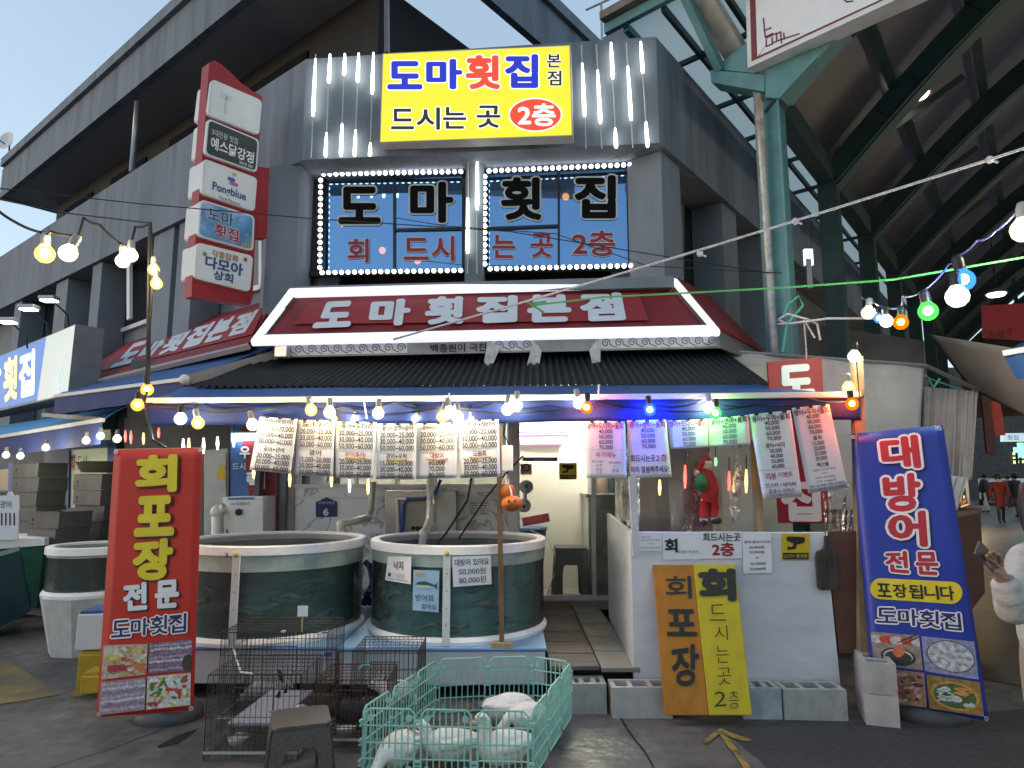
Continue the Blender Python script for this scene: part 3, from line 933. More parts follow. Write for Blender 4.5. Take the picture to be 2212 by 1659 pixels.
m = MB(); m.slab(LA, [(535, 745), (535, 741), (150, 832), (150, 838)], 0.05, off=0.02)
m.build('edge', M('awning_edge', (0.3, 0.27, 0.27), 0.6), la)

# ================================================================ black corrugated roof between the awnings
cr_ = MB()
e0, e1 = at(420, 836, 5.78), at(1662, 832, 5.72)
t0, t1 = at(596, 766, 6.75), at(1552, 752, 6.45)
nn = 150
def corr(x, y):
    p = e0.lerp(e1, x).lerp(t0.lerp(t1, x), y)
    return p + Vector((0, -0.3, 1)).normalized() * (0.014 * math.cos(x * nn * 2 * math.pi / 1.0 * 0.5))
cr_.grid(corr, nn * 4, 2)
tag(cr_.build('corrugated_roof', M('corrugated_black', (0.012, 0.014, 0.017), 0.55, noise=0.3, scale=8, stain=(0.03, 0.03, 0.034), st=(0.6, 0.75), sscale=3), solid=0.006), 'black corrugated roof strip between the red awning and the blue awning', 'roof strip')

# ================================================================ blue awnings
BAR = M('awning_bar', (0.60, 0.58, 0.58), 0.4, noise=0.05)
ba = thing('blue_awning', 'long blue front awning with a white bar, hung with bulbs and menu sheets', 'awning', at(1080, 905, 4.8))
b0, b1 = at(314, 866, 4.92), at(1858, 853, 4.74)
k0, k1 = at(400, 836, 5.95), at(1640, 831, 5.70)
m = MB()
def aw(x, y):
    p = b0.lerp(b1, x).lerp(k0.lerp(k1, x), y)
    return p - Z1 * (0.02 * math.sin(math.pi * y) * (0.6 + 0.4 * math.sin(x * 19)))
m.grid(aw, 60, 5)
m.build('canopy', BLUE, ba, smooth=True, solid=0.006)
m = MB(); m.bar(b0, b1, 0.05, 0.042)
m.build('front_bar', BAR, ba, bev=0.008)
m = MB()
def val(x, y):
    top = b0.lerp(b1, x)
    h = 0.165 - 0.012 * x
    p = top - Z1 * (0.02 + h * y)
    return p + Vector((0, 0.012 * math.sin(x * 55) * y + 0.03 * y, 0.006 * math.sin(x * 23) * y))
m.grid(val, 120, 5)
m.build('valance', NAVY, ba, smooth=True, solid=0.004)
for u in (700, 1400):
    m = MB(); p = aw(0.25 if u == 700 else 0.75, 0.02)
    q_ = aw(0.25 if u == 700 else 0.75, 0.98) - Z1 * 0.06
    mid = p.lerp(q_, 0.5) + Vector((0.3, 0, -0.06))
    m.tube([p - Z1 * 0.03, mid, q_], 0.018, 6)
    m.build('folding_arm', GREY, ba)
# upper left awning along the left wing
bu = thing('blue_awning', 'short blue awning along the left wall under the slanting red awning', 'awning', at(260, 845, 7.0))
c0, c1 = at(398, 820, 6.15), at(120, 856, 8.0)
d0, d1 = at(596, 746, 6.55), at(150, 838, 9.6)
m = MB(); m.grid(lambda x, y: c0.lerp(c1, x).lerp(d0.lerp(d1, x), y), 10, 4)
m.build('canopy', BLUE, bu, solid=0.006)
m = MB(); m.bar(c0, c1, 0.05, 0.04); m.build('front_bar', BAR, bu, bev=0.006)
m = MB(); m.grid(lambda x, y: c0.lerp(c1, x) - Z1 * ((0.02 + 0.20 * y) * (0.75 + 0.25 * x)) + Vector((0, 0.01 * math.sin(x * 30) * y, 0)), 24, 3)
m.build('valance', NAVY, bu, solid=0.004)
m = MB(); m.bar(at(402, 822, 6.1), at(606, 764, 6.6), 0.06, 0.09); m.build('folding_arm', M('arm_grey', (0.22, 0.21, 0.21), 0.5), bu)
m = MB(); m.box(at(610, 758, 6.3), (0.12, 0.1, 0.14)); m.build('bracket', ALU, bu, bev=0.01)
m = MB(); m.ball(at(399, 820, 6.05), 0.05, 10, 6); m.build('end_cap', BAR, bu)
# neighbour's lower awning
bn = thing('blue_awning', "neighbour's light blue awning low at the left edge, strung with white bulbs", 'awning', at(100, 950, 8.4))
c0, c1 = at(222, 907, 7.65), at(-60, 954, 10.2)
d0, d1 = at(282, 876, 7.9), at(-60, 930, 11.2)
m = MB(); m.grid(lambda x, y: c0.lerp(c1, x).lerp(d0.lerp(d1, x), y) + Z1 * 0.02 * math.sin(y * 3), 10, 4); m.build('canopy', SKYBLUE, bn, solid=0.006)
m = MB(); m.bar(c0, c1, 0.05, 0.045); m.build('front_bar', BAR, bn)
m = MB(); m.grid(lambda x, y: c0.lerp(c1, x) - Z1 * (0.02 + 0.26 * y) + Vector((0, 0.015 * math.sin(x * 30) * y, 0)), 24, 3); m.build('valance', NAVY, bn, solid=0.004)
m = MB(); m.bar(at(95, 896, 8.6), at(220, 906, 7.8), 0.05, 0.05); m.build('folding_arm', M('arm_grey', (0.22, 0.21, 0.21), 0.5), bn)

# ================================================================ neighbour's lit sign
NSp = plv(at(147, 853, 8.6), DL)
ns = thing('lightbox_sign', 'lit sign in blue and white at the left edge, with yellow and white lettering', 'sign', NSp(100, 870))
m = MB(); m.slab(NSp, [(-90, 806), (163, 700), (147, 853), (-90, 908)], 0.35)
m.build('case', M('case_grey', (0.22, 0.23, 0.25), 0.5), ns)
m = MB(); m.poly([NSp(u, v, 0.004) for u, v in ((-90, 808), (118, 721), (98, 860), (-90, 904))])
m.build('face', EM('sign_blue_lit', (0.012, 0.17, 0.70), 0.6, (0.02, 0.1, 0.3), noise=0.25), ns)
m = MB(); m.poly([NSp(u, v, 0.006) for u, v in ((100, 728), (162, 702), (146, 851), (80, 866))])
m.build('face', EM('sign_white_lit', (0.70, 0.80, 0.72), 0.5, (0.4, 0.4, 0.4), noise=0.1), ns)
m = MB()
for t, q in (('집', [(44, 769), (74, 757), (72, 848), (41, 857)]),):
    m.text(t, NSp, q, 0.05, 0.012)
m.text('막', NSp, [(-28, 792), (1, 780), (0, 862), (-30, 872)], 0.05, 0.012)
m.build('lettering', WE, ns)
m = MB(); m.text('횟', NSp, [(10, 780), (37, 770), (35, 858), (8, 866)], 0.05, 0.012)
m.build('lettering', EM('sign_yellow_lit', (0.9, 0.75, 0.03), 0.9), ns)
m = MB()
for k in range(3):
    pts = [(118 + 3 * k + 8 * i / 10 + 4 * math.sin(i * 0.6 + k), 858 - 11 * k - i * 5.5) for i in range(10)]
    for p, q_ in zip(pts, pts[1:]):
        m.quad(NSp(p[0], p[1], 0.012), NSp(p[0] + 2.5, p[1], 0.012), NSp(q_[0] + 2.5, q_[1], 0.012), NSp(q_[0], q_[1], 0.012))
m.build('wave_print', EM('wave_blue', (0.1, 0.45, 0.55), 0.6), ns)
# spot lamps above that sign
for i, (u, v, lb) in enumerate(((17, 697, 'small white spot lamp above the blue sign, at the left edge'), (62, 669, 'small white spot lamp above the blue sign, middle one'), (106, 650, 'small white spot lamp above the blue sign, nearest the red stacked sign'))):
    t = thing('spot_lamp', lb, 'spot lamp', at(u + 30, v + 60, 8.9), 'spot lamps above the blue sign')
    p = at(u, v, 8.3)
    m = MB(); m.tube([at(u + 42, v + 55, 8.9), at(u + 40, v + 30, 8.8), p + Z1 * 0.04], 0.012, 6); m.build('arm', BLACK, t)
    m = MB(); m.box(p + Z1 * 0.035, (0.2, 0.14, 0.05)); m.build('housing', GREY, t, bev=0.01)
    m = MB(); m.box(p, (0.17, 0.11, 0.016)); m.build('lens', EM('spot_white', (1, 1, 0.9), 12), t)
# ================================================================ the market arcade on the right
AE = Vector((0.74, -0.67, 0)).normalized()      # across the arcade, towards the camera
AD = DR                                         # along the arcade
C0 = Vector((2.74, 6.72, 0))
ZS = 5.62                                       # springing height of the arches
arc = thing('arcade', 'teal steel market arcade with arched ribs and a brown translucent roof', 'arcade', (C0.x, C0.y, 0))
m = MB()
cen = C0 + AD * 0.13
m.box(cen + Z1 * 3.1, (0.26, 0.26, 6.2), (AE, AD, Z1))
m.box(cen + AE * 0.13 + AD * -0.134 + Z1 * 3.1, (0.03, 0.012, 6.2), (AE, AD, Z1))
m.build('column', TEAL, arc, bev=0.012)
for k in range(1, 7):
    c = C0 + AD * (2.6 * k + 0.1)
    m = MB(); m.box(c + Z1 * 2.9, (0.24, 0.24, 5.8), (AE, AD, Z1)); m.build('column', TEALD, arc)
WSP, RISE = 9.0, 2.7
def apt(k, t, dz=0.0):
    return C0 + AD * (2.6 * k + 0.13) + AE * t + Z1 * (ZS + RISE * math.sin(math.pi * t / WSP) + dz)
for k in range(0, 9):
    m = MB()
    for (i) in range(24):
        t0, t1 = i / 24 * WSP, (i + 1) / 24 * WSP
        m.bar(apt(k, t0), apt(k, t1 + 0.02), 0.20, 0.34, AD.cross(AE))
        m.bar(apt(k, t0, -0.18), apt(k, t1 + 0.02, -0.18), 0.30, 0.03, AD.cross(AE))
    m.build('rib', TEALD, arc)
m = MB()
m.grid(lambda x, y: C0 + AD * (-0.2 + 21.5 * x) + AE * (WSP * y) + Z1 * (ZS + 0.36 + (RISE + 0.1) * math.sin(math.pi * y)), 30, 30)
ROOFM = M('roof_sheet_brown', (0.062, 0.048, 0.044), 0.35, noise=0.35, scale=2.5, spec=0.5, stain=(0.12, 0.09, 0.075), st=(0.55, 0.75), sscale=1.2)
n = ROOFM.node_tree; pb_ = n.nodes['Principled BSDF']
tl2 = n.nodes.new('ShaderNodeBsdfTranslucent'); tl2.inputs[0].default_value = (0.062, 0.054, 0.058, 1)
ms_ = n.nodes.new('ShaderNodeMixShader'); ms_.inputs[0].default_value = 0.5
n.links.new(pb_.outputs[0], ms_.inputs[1]); n.links.new(tl2.outputs[0], ms_.inputs[2]); n.links.new(ms_.outputs[0], n.nodes['Material Output'].inputs[0])
m.build('roof_sheet', ROOFM, arc, smooth=True)
for j in range(1, 10):
    m = MB()
    t = WSP * j / 10
    m.bar(apt(0, t, 0.22), apt(8, t, 0.22), 0.07, 0.12, AE)
    m.build('purlin', TEALD, arc)
# lengthwise beam and diagonal braces on the wall side
m = MB(); m.bar(C0 + Z1 * (ZS + 0.1), C0 + AD * 21 + Z1 * (ZS + 0.1), 0.2, 0.3); m.build('edge_beam', TEALD, arc)
for k in range(0, 6):
    m = MB(); m.bar(C0 + AD * (2.6 * k + 0.3) + Z1 * (ZS + 0.2), C0 + AD * (2.6 * k + 1.3) + AE * 1.6 + Z1 * (ZS + 1.5), 0.07, 0.09); m.build('brace', TEALD, arc)
# brackets at the head of the front column
BP = plv(C0 - AD * 0.02, AE)
m = MB(); m.slab(BP, [(1533, 150), (1652, 160), (1652, 198), (1536, 178)], 0.24, off=0.03); m.build('bracket', TEAL, arc, bev=0.01)
m = MB(); m.slab(BP, [(1550, 150), (1565, 128), (1612, 92), (1652, 92), (1652, 160)], 0.03, off=0.0); m.build('gusset', TEAL, arc)
m = MB(); m.slab(BP, [(1652, 90), (1760, 90), (1830, 60), (1764, 130), (1695, 212), (1652, 212)], 0.22, off=0.02); m.build('bracket', TEAL, arc, bev=0.01)
m = MB(); m.bar(BP(1692, 218, 0.03), BP(1776, 128, 0.03), 0.24, 0.03, AE); m.build('bracket_flange', TEAL, arc)
# downpipe on the left of the column
m = MB(); m.tube([BP(1637, 205, 0.1), BP(1650, 400, 0.08), BP(1660, 560, 0.06), BP(1674, 780, 0.06)], 0.045, 8)
tag(m.build('downpipe', M('pipe_galvanised', (0.42, 0.40, 0.38), 0.45, metal=0.5, noise=0.3, scale=12), smooth=True), 'galvanised rain pipe fixed along the left of the teal column', 'downpipe')
# translucent lean-to canopy between wall and arcade
cn = thing('glass_canopy', 'lean-to canopy of pale translucent panels in a teal frame beside the arcade', 'canopy', at(1500, 100, 8))
ZC = 6.95
A0 = gr(1352, 52, ZC)
TRL = bpy.data.materials.new('translucent_panel'); TRL.use_nodes = True
n = TRL.node_tree; n.nodes.remove(n.nodes['Principled BSDF'])
t1 = n.nodes.new('ShaderNodeBsdfTranslucent'); t1.inputs[0].default_value = (0.72, 0.76, 0.68, 1)
d1 = n.nodes.new('ShaderNodeBsdfDiffuse'); d1.inputs[0].default_value = (0.55, 0.58, 0.53, 1)
mxs = n.nodes.new('ShaderNodeMixShader'); mxs.inputs[0].default_value = 0.25
n.links.new(t1.outputs[0], mxs.inputs[1]); n.links.new(d1.outputs[0], mxs.inputs[2]); n.links.new(mxs.outputs[0], n.nodes['Material Output'].inputs[0])
WC = 1.75
m = MB()
m.quad(A0, A0 + AE * WC, A0 + AE * WC + AD * 20, A0 + AD * 20)
m.build('panel', TRL, cn)
for e, r_ in ((0.0, 0.07), (0.5, 0.05), (1.15, 0.05), (WC, 0.09)):
    m = MB(); m.bar(A0 + AE * e - Z1 * 0.04, A0 + AE * e + AD * 20 - Z1 * 0.04, r_, 0.1); m.build('rafter', TEALD if e else TEAL, cn)
for d in (1.1, 2.4, 3.6, 4.8, 6.2, 7.8, 9.6, 11.6):
    m = MB(); m.bar(A0 + AD * d - Z1 * 0.05, A0 + AE * WC + AD * d - Z1 * 0.05, 0.05, 0.06); m.build('glazing_bar', TEALD, cn)
m = MB(); a_, b_ = gr(1308, 65, ZC), gr(1308, 65, ZC) + AE * 3.4
m.bar(a_, b_, 0.07, 0.12); m.build('front_beam', TEAL, cn)
m = MB(); m.bar(a_ + Z1 * 0.12 - AD * 0.05, b_ + Z1 * 0.12 - AD * 0.05, 0.16, 0.10); m.build('edge_board', M('old_board', (0.16, 0.13, 0.11), 0.7, noise=0.3), cn)
m = MB(); m.bar(gr(1480, -10, ZC - 0.15), BP(1556, 150, 0), 0.09, 0.1); m.build('post', TEAL, cn)
m = MB(); m.bar(gr(1505, -25, ZC - 0.1), BP(1588, 112, -0.1), 0.26, 0.1); m.build('gutter', M('gutter_grey', (0.36, 0.36, 0.35), 0.6, noise=0.25, scale=6), cn)
# the big white gate sign
GS = plv(BP(1620, 145, 0.16), Vector((0.70, -0.714, 0)))
gs = thing('gate_sign', 'big white sign with a maroon border hung high over the arcade mouth', 'sign', GS(1700, 120))
px = [(1604, -320), (1615, 147), (1700, 112), (1930, 18), (2330, -150), (2330, -560)]
bl_, br_ = Vector((1615, 147)), Vector((2330, -182))
tl_, tr_ = Vector((1604, -260)), Vector((2330, -760))
q4 = [tuple(tl_), tuple(tr_), tuple(br_), tuple(bl_)]
m = MB(); m.slab(GS, q4, 0.22, off=0.0); m.build('case', M('sign_case_white', (0.62, 0.62, 0.64), 0.5), gs)
MAR = M('maroon', (0.16, 0.03, 0.04), 0.5)
m = MB(); m.poly([GS(u, v, 0.003) for u, v in qm(q4, 0.012, 0.015, 0.988, 0.975)]); m.build('border', MAR, gs)
m = MB(); m.poly([GS(u, v, 0.006) for u, v in [(1624, -250), (2300, -700), (2300, -185), (1636, 122)]]); m.build('face', M('sign_face_white', (0.70, 0.72, 0.76), 0.5, noise=0.04), gs)
m = MB(); m.poly([GS(u, v, 0.009) for u, v in [(1940, -60), (2300, -220), (2300, -178), (1942, 0)]]); m.build('stripe', M('cream_stripe', (0.62, 0.55, 0.28), 0.5), gs)
m = MB()
def stroke(mb, pl, pts, wpx, off):
    for p, q_ in zip(pts, pts[1:]):
        d = Vector((q_[0] - p[0], q_[1] - p[1])).normalized()
        nn = Vector((-d.y, d.x)) * wpx / 2
        p = Vector(p) - d * wpx / 2; q_ = Vector(q_) + d * wpx / 2
        mb.quad(pl(p.x + nn.x, p.y + nn.y, off), pl(q_.x + nn.x, q_.y + nn.y, off), pl(q_.x - nn.x, q_.y - nn.y, off), pl(p.x - nn.x, p.y - nn.y, off))
for s in ([(1649, 40), (1653, 80), (1669, 72)], [(1651, 66), (1665, 60)], [(1655, 82), (1677, 72), (1678, 88)], [(1655, 86), (1655, 100), (1668, 95), (1668, 82)], [(1678, 73), (1686, 69), (1688, 92)], [(1671, 92), (1682, 87), (1726, 73)], [(1693, 72), (1694, 84)]):
    stroke(m, GS, s, 3.2, 0.009)
m.build('emblem', MAR, gs)
m = MB(); stroke(m, GS, [(1822, -2), (1830, 4), (1842, 2)], 3, 0.009); m.build('lettering', INK, gs)
# small lamps under the arcade roof
for (u, v, Y, sx_, lb) in ((1746, 556, 8.6, 0.1, 'small box lamp with a white face beside the teal column'),):
    t = thing('box_lamp', lb, 'lamp', at(u, v + 40, Y))
    m = MB(); m.box(at(u, v + 36, Y), (0.07, 0.07, 0.4)); m.build('bracket', GREY, t)
    m = MB(); m.box(at(u, v, Y), (0.11, 0.05, 0.22)); m.build('lamp_face', EM('lamp_pale', (0.8, 0.95, 1.0), 2.0), t)
for i, (u, v, Y, lb) in enumerate(((1982, 205, 8.5, 'round lamp high under the arcade roof, above the white rope'), (2152, 635, 11, 'round hanging lamp above the red cloth banner in the arcade'), (2030, 340, 11, 'dim round lamp between the second and third arcade rib'))):
    t = thing('ceiling_lamp', lb, 'lamp', at(u, v, Y), 'lamps hung in the arcade')
    p = at(u, v, Y)
    m = MB(); m.tube([p, p + Z1 * 0.9], 0.012, 5); m.build('stem', BLACK, t)
    m = MB(); m.lathe(p, [(0.02, 0.1), (0.16, 0.03), (0.17, 0.0), (0.001, 0.0)], 14); m.build('lamp_shade', GREY, t)
    m = MB(); m.lathe(p - Z1 * 0.005, [(0.14, 0), (0.12, -0.03), (0.001, -0.045)], 14); m.build('bulb', EM('lamp_warm', (1.0, 0.85, 0.6), 9 if i < 2 else 4), t)
# dark shops along the far side of the arcade: close the vault behind
SHOPW = M('shop_dark', (0.045, 0.04, 0.038), 0.7, noise=0.4, scale=1.5)
sw = MB()
P_ = C0 + AE * 9.2
sw.prism([P_ - AD * 0.2, P_ + AD * 22, P_ + AD * 22 + AE * 3, P_ - AD * 0.2 + AE * 3], Z1 * 6)
o = thing('shop_building', 'dark row of shops along the far side of the arcade', 'building', (P_.x, P_.y, 0))
sw.build('wall', SHOPW, o)
for k in range(9):  # shop lamps out of view, added to light the arcade roof and alley
    m = MB(); q_ = P_ + AD * (1.2 + 2.2 * k) - AE * 0.25 + Z1 * 2.7
    m.bar(q_, q_ + AD * 1.2, 0.09, 0.07); m.build('lamp', EM('shop_tube', (1.0, 0.84, 0.62), 70), o)
    m = MB(); m.prism([P_ + AD * (0.9 + 2.2 * k) - AE * 0.02 + Z1 * 0.9, P_ + AD * (2.9 + 2.2 * k) - AE * 0.02 + Z1 * 0.9, P_ + AD * (2.9 + 2.2 * k) - AE * 0.02 + Z1 * 2.5, P_ + AD * (0.9 + 2.2 * k) - AE * 0.02 + Z1 * 2.5], AE * 0.01); m.build('window', EM('shop_window', (0.9, 0.72, 0.45), 0.7), o)
eb = MB()
for i in range(16):
    y0, y1 = WSP * i / 16, WSP * (i + 1) / 16
    f = lambda y: ZS + 0.3 + RISE * math.sin(math.pi * y / WSP)
    Q = C0 + AD * 21.6
    zl = 3.6
    eb.prism([Q + AE * y0 + Z1 * zl, Q + AE * y1 + Z1 * zl, Q + AE * y1 + Z1 * f(y1), Q + AE * y0 + Z1 * f(y0)], AD * 0.1)
eb.build('end_wall', SHOPW, arc)

# ================================================================ tarpaulins and cloth on the right
TARP = M('tarp_grey', (0.36, 0.345, 0.34), 0.6, noise=0.14, scale=2.2, bump=0.6, stain=(0.22, 0.20, 0.18), st=(0.5, 0.75), sscale=1.5)
CURT = M('curtain_grey', (0.42, 0.37, 0.36), 0.8, noise=0.14, scale=4, stain=(0.24, 0.21, 0.2), st=(0.5, 0.8), sscale=2)
def cloth(name, label, quad, Ys, mat, waves=6, amp=0.05, cat='tarpaulin', solid=0.004, saga=0.0):
    tl, tr, br_, bl_ = [at(q[0], q[1], y) for q, y in zip(quad, Ys)]
    nrm = (tr - tl).cross(bl_ - tl).normalized()
    m = MB()
    m.grid(lambda x, y: (tl.lerp(tr, x)).lerp(bl_.lerp(br_, x), y) + nrm * amp * (math.sin(x * waves * 6.28 + 1.6 * math.sin(x * 7 + 1) + 0.9 * math.sin(y * 3 + x * 4)) * (0.35 + 0.65 * y) * (0.55 + 0.45 * math.sin(x * 11)) + 0.35 * math.sin(x * waves * 13 + 2 + y * 2 * math.sin(x * 5))) - Z1 * saga * 4 * x * (1 - x), 60, 14)
    o = m.build(name, mat, smooth=True, solid=solid)
    return tag(o, label, cat)
cloth('tarpaulin', 'grey tarpaulin wall stretched behind the blue roll-up banner', [(1560, 760), (1998, 792), (1975, 1130), (1600, 1130)], [6.6, 6.4, 6.4, 6.6], TARP, 1.4, 0.045)
cloth('curtain', 'pleated grey cloth curtain hanging right of the tarpaulin wall', [(1996, 836), (2112, 845), (2100, 1036), (1985, 1060)], [6.9, 6.7, 6.6, 6.8], CURT, 5, 0.035, 'curtain')
cloth('curtain', 'pale cloth tied back beside the alley, below the pleated curtain', [(2000, 1020), (2092, 1032), (2030, 1215), (1990, 1215)], [6.55, 6.5, 6.5, 6.5], M('cloth_pale', (0.5, 0.49, 0.5), 0.8), 3, 0.03, 'curtain')
m = MB()
A, B, C_, D_ = at(2006, 722, 7.6), at(2330, 775, 5.4), at(2330, 960, 5.6), at(2095, 838, 7.4)
m.grid(lambda x, y: A.lerp(B, x).lerp(D_.lerp(C_, x), y) - Z1 * 0.06 * math.sin(math.pi * x) * math.sin(math.pi * y), 14, 10)
tag(m.build('tarpaulin', M('tarp_beige', (0.30, 0.26, 0.24), 0.7, noise=0.08, scale=3), smooth=True, solid=0.004), 'beige tarpaulin stretched as a sloping roof at the right edge', 'tarpaulin')
m = MB()
A, B, C_, D_ = at(1745, 700, 9.5), at(1990, 735, 9.3), at(2010, 850, 9.2), at(1740, 800, 9.4)
m.grid(lambda x, y: A.lerp(B, x).lerp(D_.lerp(C_, x), y), 8, 6)
tag(m.build('tarpaulin', M('tarp_brown', (0.12, 0.105, 0.10), 0.7, noise=0.3, scale=2), solid=0.004), 'dark brown cloth behind the coloured bulbs in the arcade', 'tarpaulin')
# blue parasol edge
pb = thing('blue_parasol', 'corner of a blue awning with a white bar at the right edge', 'awning', at(2240, 820, 5.2))
a, b = at(2166, 764, 5.3), at(2330, 735, 5.0)
m = MB(); m.quad(a, b, at(2330, 700, 6.2), at(2205, 742, 6.2)); m.build('canopy', BLUE, pb, solid=0.006)
m = MB(); m.bar(a, b, 0.04, 0.045); m.build('front_bar', BAR, pb)
m = MB(); m.grid(lambda x, y: a.lerp(b, x) - Z1 * 0.21 * y + Vector((0.09 * y * (1 - x) + 0.01 * math.sin(x * 20), 0, 0)), 12, 3); m.build('valance', BLUE, pb, solid=0.004)
# red cloth banner (its printed figure is left out)
m = MB()
RB = plv(at(2160, 700, 8.2), Vector((1, -0.1, 0)))
o = thing('cloth_banner', 'red cloth banner with dark lettering hanging in the arcade at the right edge', 'banner', RB(2170, 740))
m.slab(RB, [(2120, 660), (2215, 655), (2330, 740), (2330, 775), (2212, 736), (2122, 730)], 0.006); m.build('cloth', M('banner_red', (0.26, 0.02, 0.02), 0.7), o)
m = MB(); m.text('소매', RB, (2134, 715, 2168, 731), 0.0, 0.006); m.text('가', RB, (2172, 708, 2186, 724), 0.0, 0.006); m.build('lettering', INK, o)
o = thing('cloth_banner', 'narrow red cloth hanging by the alley mouth under the beige tarpaulin', 'banner', at(2160, 940, 8.6))
RB2 = plv(at(2160, 900, 8.6), Vector((1, 0.4, 0)))
m = MB(); m.slab(RB2, [(2138, 868), (2160, 862), (2172, 940), (2150, 942)], 0.006); m.build('cloth', M('cloth_red', (0.42, 0.04, 0.03), 0.7), o)
m = MB(); m.slab(RB2, [(2120, 850), (2140, 850), (2152, 985), (2132, 980)], 0.02); m.build('strap', M('cloth_maroon', (0.06, 0.01, 0.012), 0.7), o)
m = MB(); m.tube([at(1555, 758, 6.6), at(2000, 790, 6.4), at(2112, 842, 6.7)], 0.02, 6)
tag(m.build('tarp_rail', GREY), 'thin steel rail along the top of the grey tarpaulin wall', 'rail')
m = MB(); m.tube([at(1998, 812, 6.4), at(2018, 822, 6.5), at(2080, 842, 6.6)], 0.008, 5); m.tube([at(2005, 816, 6.45), at(2016, 838, 6.5), at(2030, 818, 6.5)], 0.012, 5)
tag(m.build('cord', M('green_cord', (0.10, 0.38, 0.30), 0.6)), 'thin green cord tied between the tarpaulin wall and curtain', 'cord')

# ================================================================ alley in the distance
m = MB()
m.poly([gr(u, v, 0.006) for u, v in ((1985, 1180), (2098, 1098), (2330, 1098), (2330, 1500), (2080, 1460), (1990, 1330))])
WETM = M('wet_paving', (0.075, 0.06, 0.045), 0.38, noise=0.35, scale=3, bump=0.45, spec=0.6, stain=(0.04, 0.035, 0.03), st=(0.45, 0.65), sscale=1.2)
tag(m.build('alley_paving', WETM), None, None, kind='structure')
fb = thing('far_building', 'dark building closing the far end of the alley, with lit windows', 'building', (38, 46, 0))
m = MB(); m.prism([(26, 46, 0), (70, 40, 0), (70, 50, 0), (26, 56, 0)], Z1 * 9); m.build('wall', M('far_wall', (0.06, 0.065, 0.065), 0.8, noise=0.3), fb)
FBp = pl3(Vector((26, 45.9, 0)), Vector((70, 39.9, 0)), Vector((26, 45.9, 3)))
for i, (px, c) in enumerate((([(2188, 977), (2212, 976), (2212, 1000), (2190, 1002)], (0.75, 0.85, 0.35)), ([(2230, 975), (2280, 975), (2280, 1000), (2230, 1000)], (0.8, 0.8, 0.5)))):
    m = MB(); m.slab(FBp, px, 0.05, off=0.05); wo = m.build('window', EM('far_window%d' % i, c, 1.3), fb)
    m = MB()
    for k in range(1, 3):
        m.bar(FBp(px[0][0] + (px[1][0] - px[0][0]) * k / 3, px[0][1], 0.1), FBp(px[3][0] + (px[2][0] - px[3][0]) * k / 3, px[3][1], 0.1), 0.15, 0.05)
        m.bar(FBp(px[0][0], px[0][1] + 8 * k, 0.1), FBp(px[1][0], px[1][1] + 8 * k, 0.1), 0.05, 0.12)
    m.build('frame', DARK, wo)
FS = plv(at(2185, 945, 34), Vector((1, -0.1, 0)))
o = thing('far_sign', 'small pale blue shop sign far down the alley', 'sign', FS(2190, 955))
m = MB(); m.slab(FS, [(2166, 936), (2300, 934), (2300, 953), (2166, 954)], 0.2); m.build('case', EM('far_sign_face', (0.55, 0.68, 0.85), 0.55), o)
m = MB(); m.text('횟집', FS, (2176, 940, 2200, 950), 0, 0.03); m.build('lettering', M('far_blue', (0.03, 0.06, 0.3), 0.5), o)
o = thing('neon_cross', 'small green neon light over the far lit windows', 'neon sign', at(2206, 972, 33))
m = MB(); m.box(at(2206, 972, 33), (0.7, 0.1, 0.25)); m.box(at(2206, 972, 33) + Vector((0, 0.02, 0)), (0.25, 0.1, 0.7)); m.build('tube', EM('neon_green', (0.1, 1, 0.3), 2.5), o)
# ================================================================ shop front on the ground floor
SFD = Vector((1, -0.04, 0)).normalized()
SF = plv(Vector((0, 7.35, 0)), SFD)
MARB = bpy.data.materials.new('marble_panel'); MARB.use_nodes = True
n = MARB.node_tree; b = n.nodes['Principled BSDF']
tc = n.nodes.new('ShaderNodeTexCoord'); nz = n.nodes.new('ShaderNodeTexNoise'); nz.inputs['Scale'].default_value = 1.6; nz.inputs['Detail'].default_value = 7; nz.inputs['Distortion'].default_value = 1.6
n.links.new(tc.outputs['Object'], nz.inputs['Vector'])
rp_ = n.nodes.new('ShaderNodeValToRGB'); e = rp_.color_ramp.elements
e[0].position = 0.47; e[0].color = (0.82, 0.83, 0.86, 1); e[1].position = 0.53; e[1].color = (0.82, 0.83, 0.86, 1)
x = rp_.color_ramp.elements.new(0.5); x.color = (0.36, 0.36, 0.40, 1)
n.links.new(nz.outputs['Fac'], rp_.inputs[0]); n.links.new(rp_.outputs[0], b.inputs['Base Color']); b.inputs['Roughness'].default_value = 0.3
shop = thing('restaurant', 'white marbled fish restaurant front with a sliding glass door under the blue awning', 'restaurant', (0, 7.4, 0))
def panel(mb, u0, u1, v0, v1, t=0.06, off=0.0):
    mb.slab(SF, [(u0, v0), (u1, v0), (u1, v1), (u0, v1)], t, off)
m = MB(); panel(m, 636, 1098, 1052, 1420); m.build('wall_panel', MARB, shop)
m = MB(); panel(m, 632, 1098, 1046, 1054, 0.05, 0.03); panel(m, 636, 1098, 1073, 1078, 0.03, 0.006); m.build('trim', WHITE, shop)
m = MB(); panel(m, 632, 1098, 846, 1046, 0.02, -0.14); m.build('window', GLASS('shop_glass', (0.85, 0.88, 0.86), 0.92), shop)
m = MB()
for u in (640, 700, 770, 858, 940, 1020, 1090):
    m.bar(SF(u, 846, -0.1), SF(u, 1048, -0.1), 0.035, 0.05, FN)
m.build('window_frame', WHITE, shop)
m = MB()
for u0, u1 in ((606, 622), (622, 634)):
    m = MB(); panel(m, u0, u1, 860, 1420, 0.1, 0.04); m.build('post', M('frame_steel', (0.33, 0.32, 0.31), 0.5, noise=0.1) if u0 == 622 else M('frame_brown', (0.24, 0.21, 0.17), 0.6), shop)
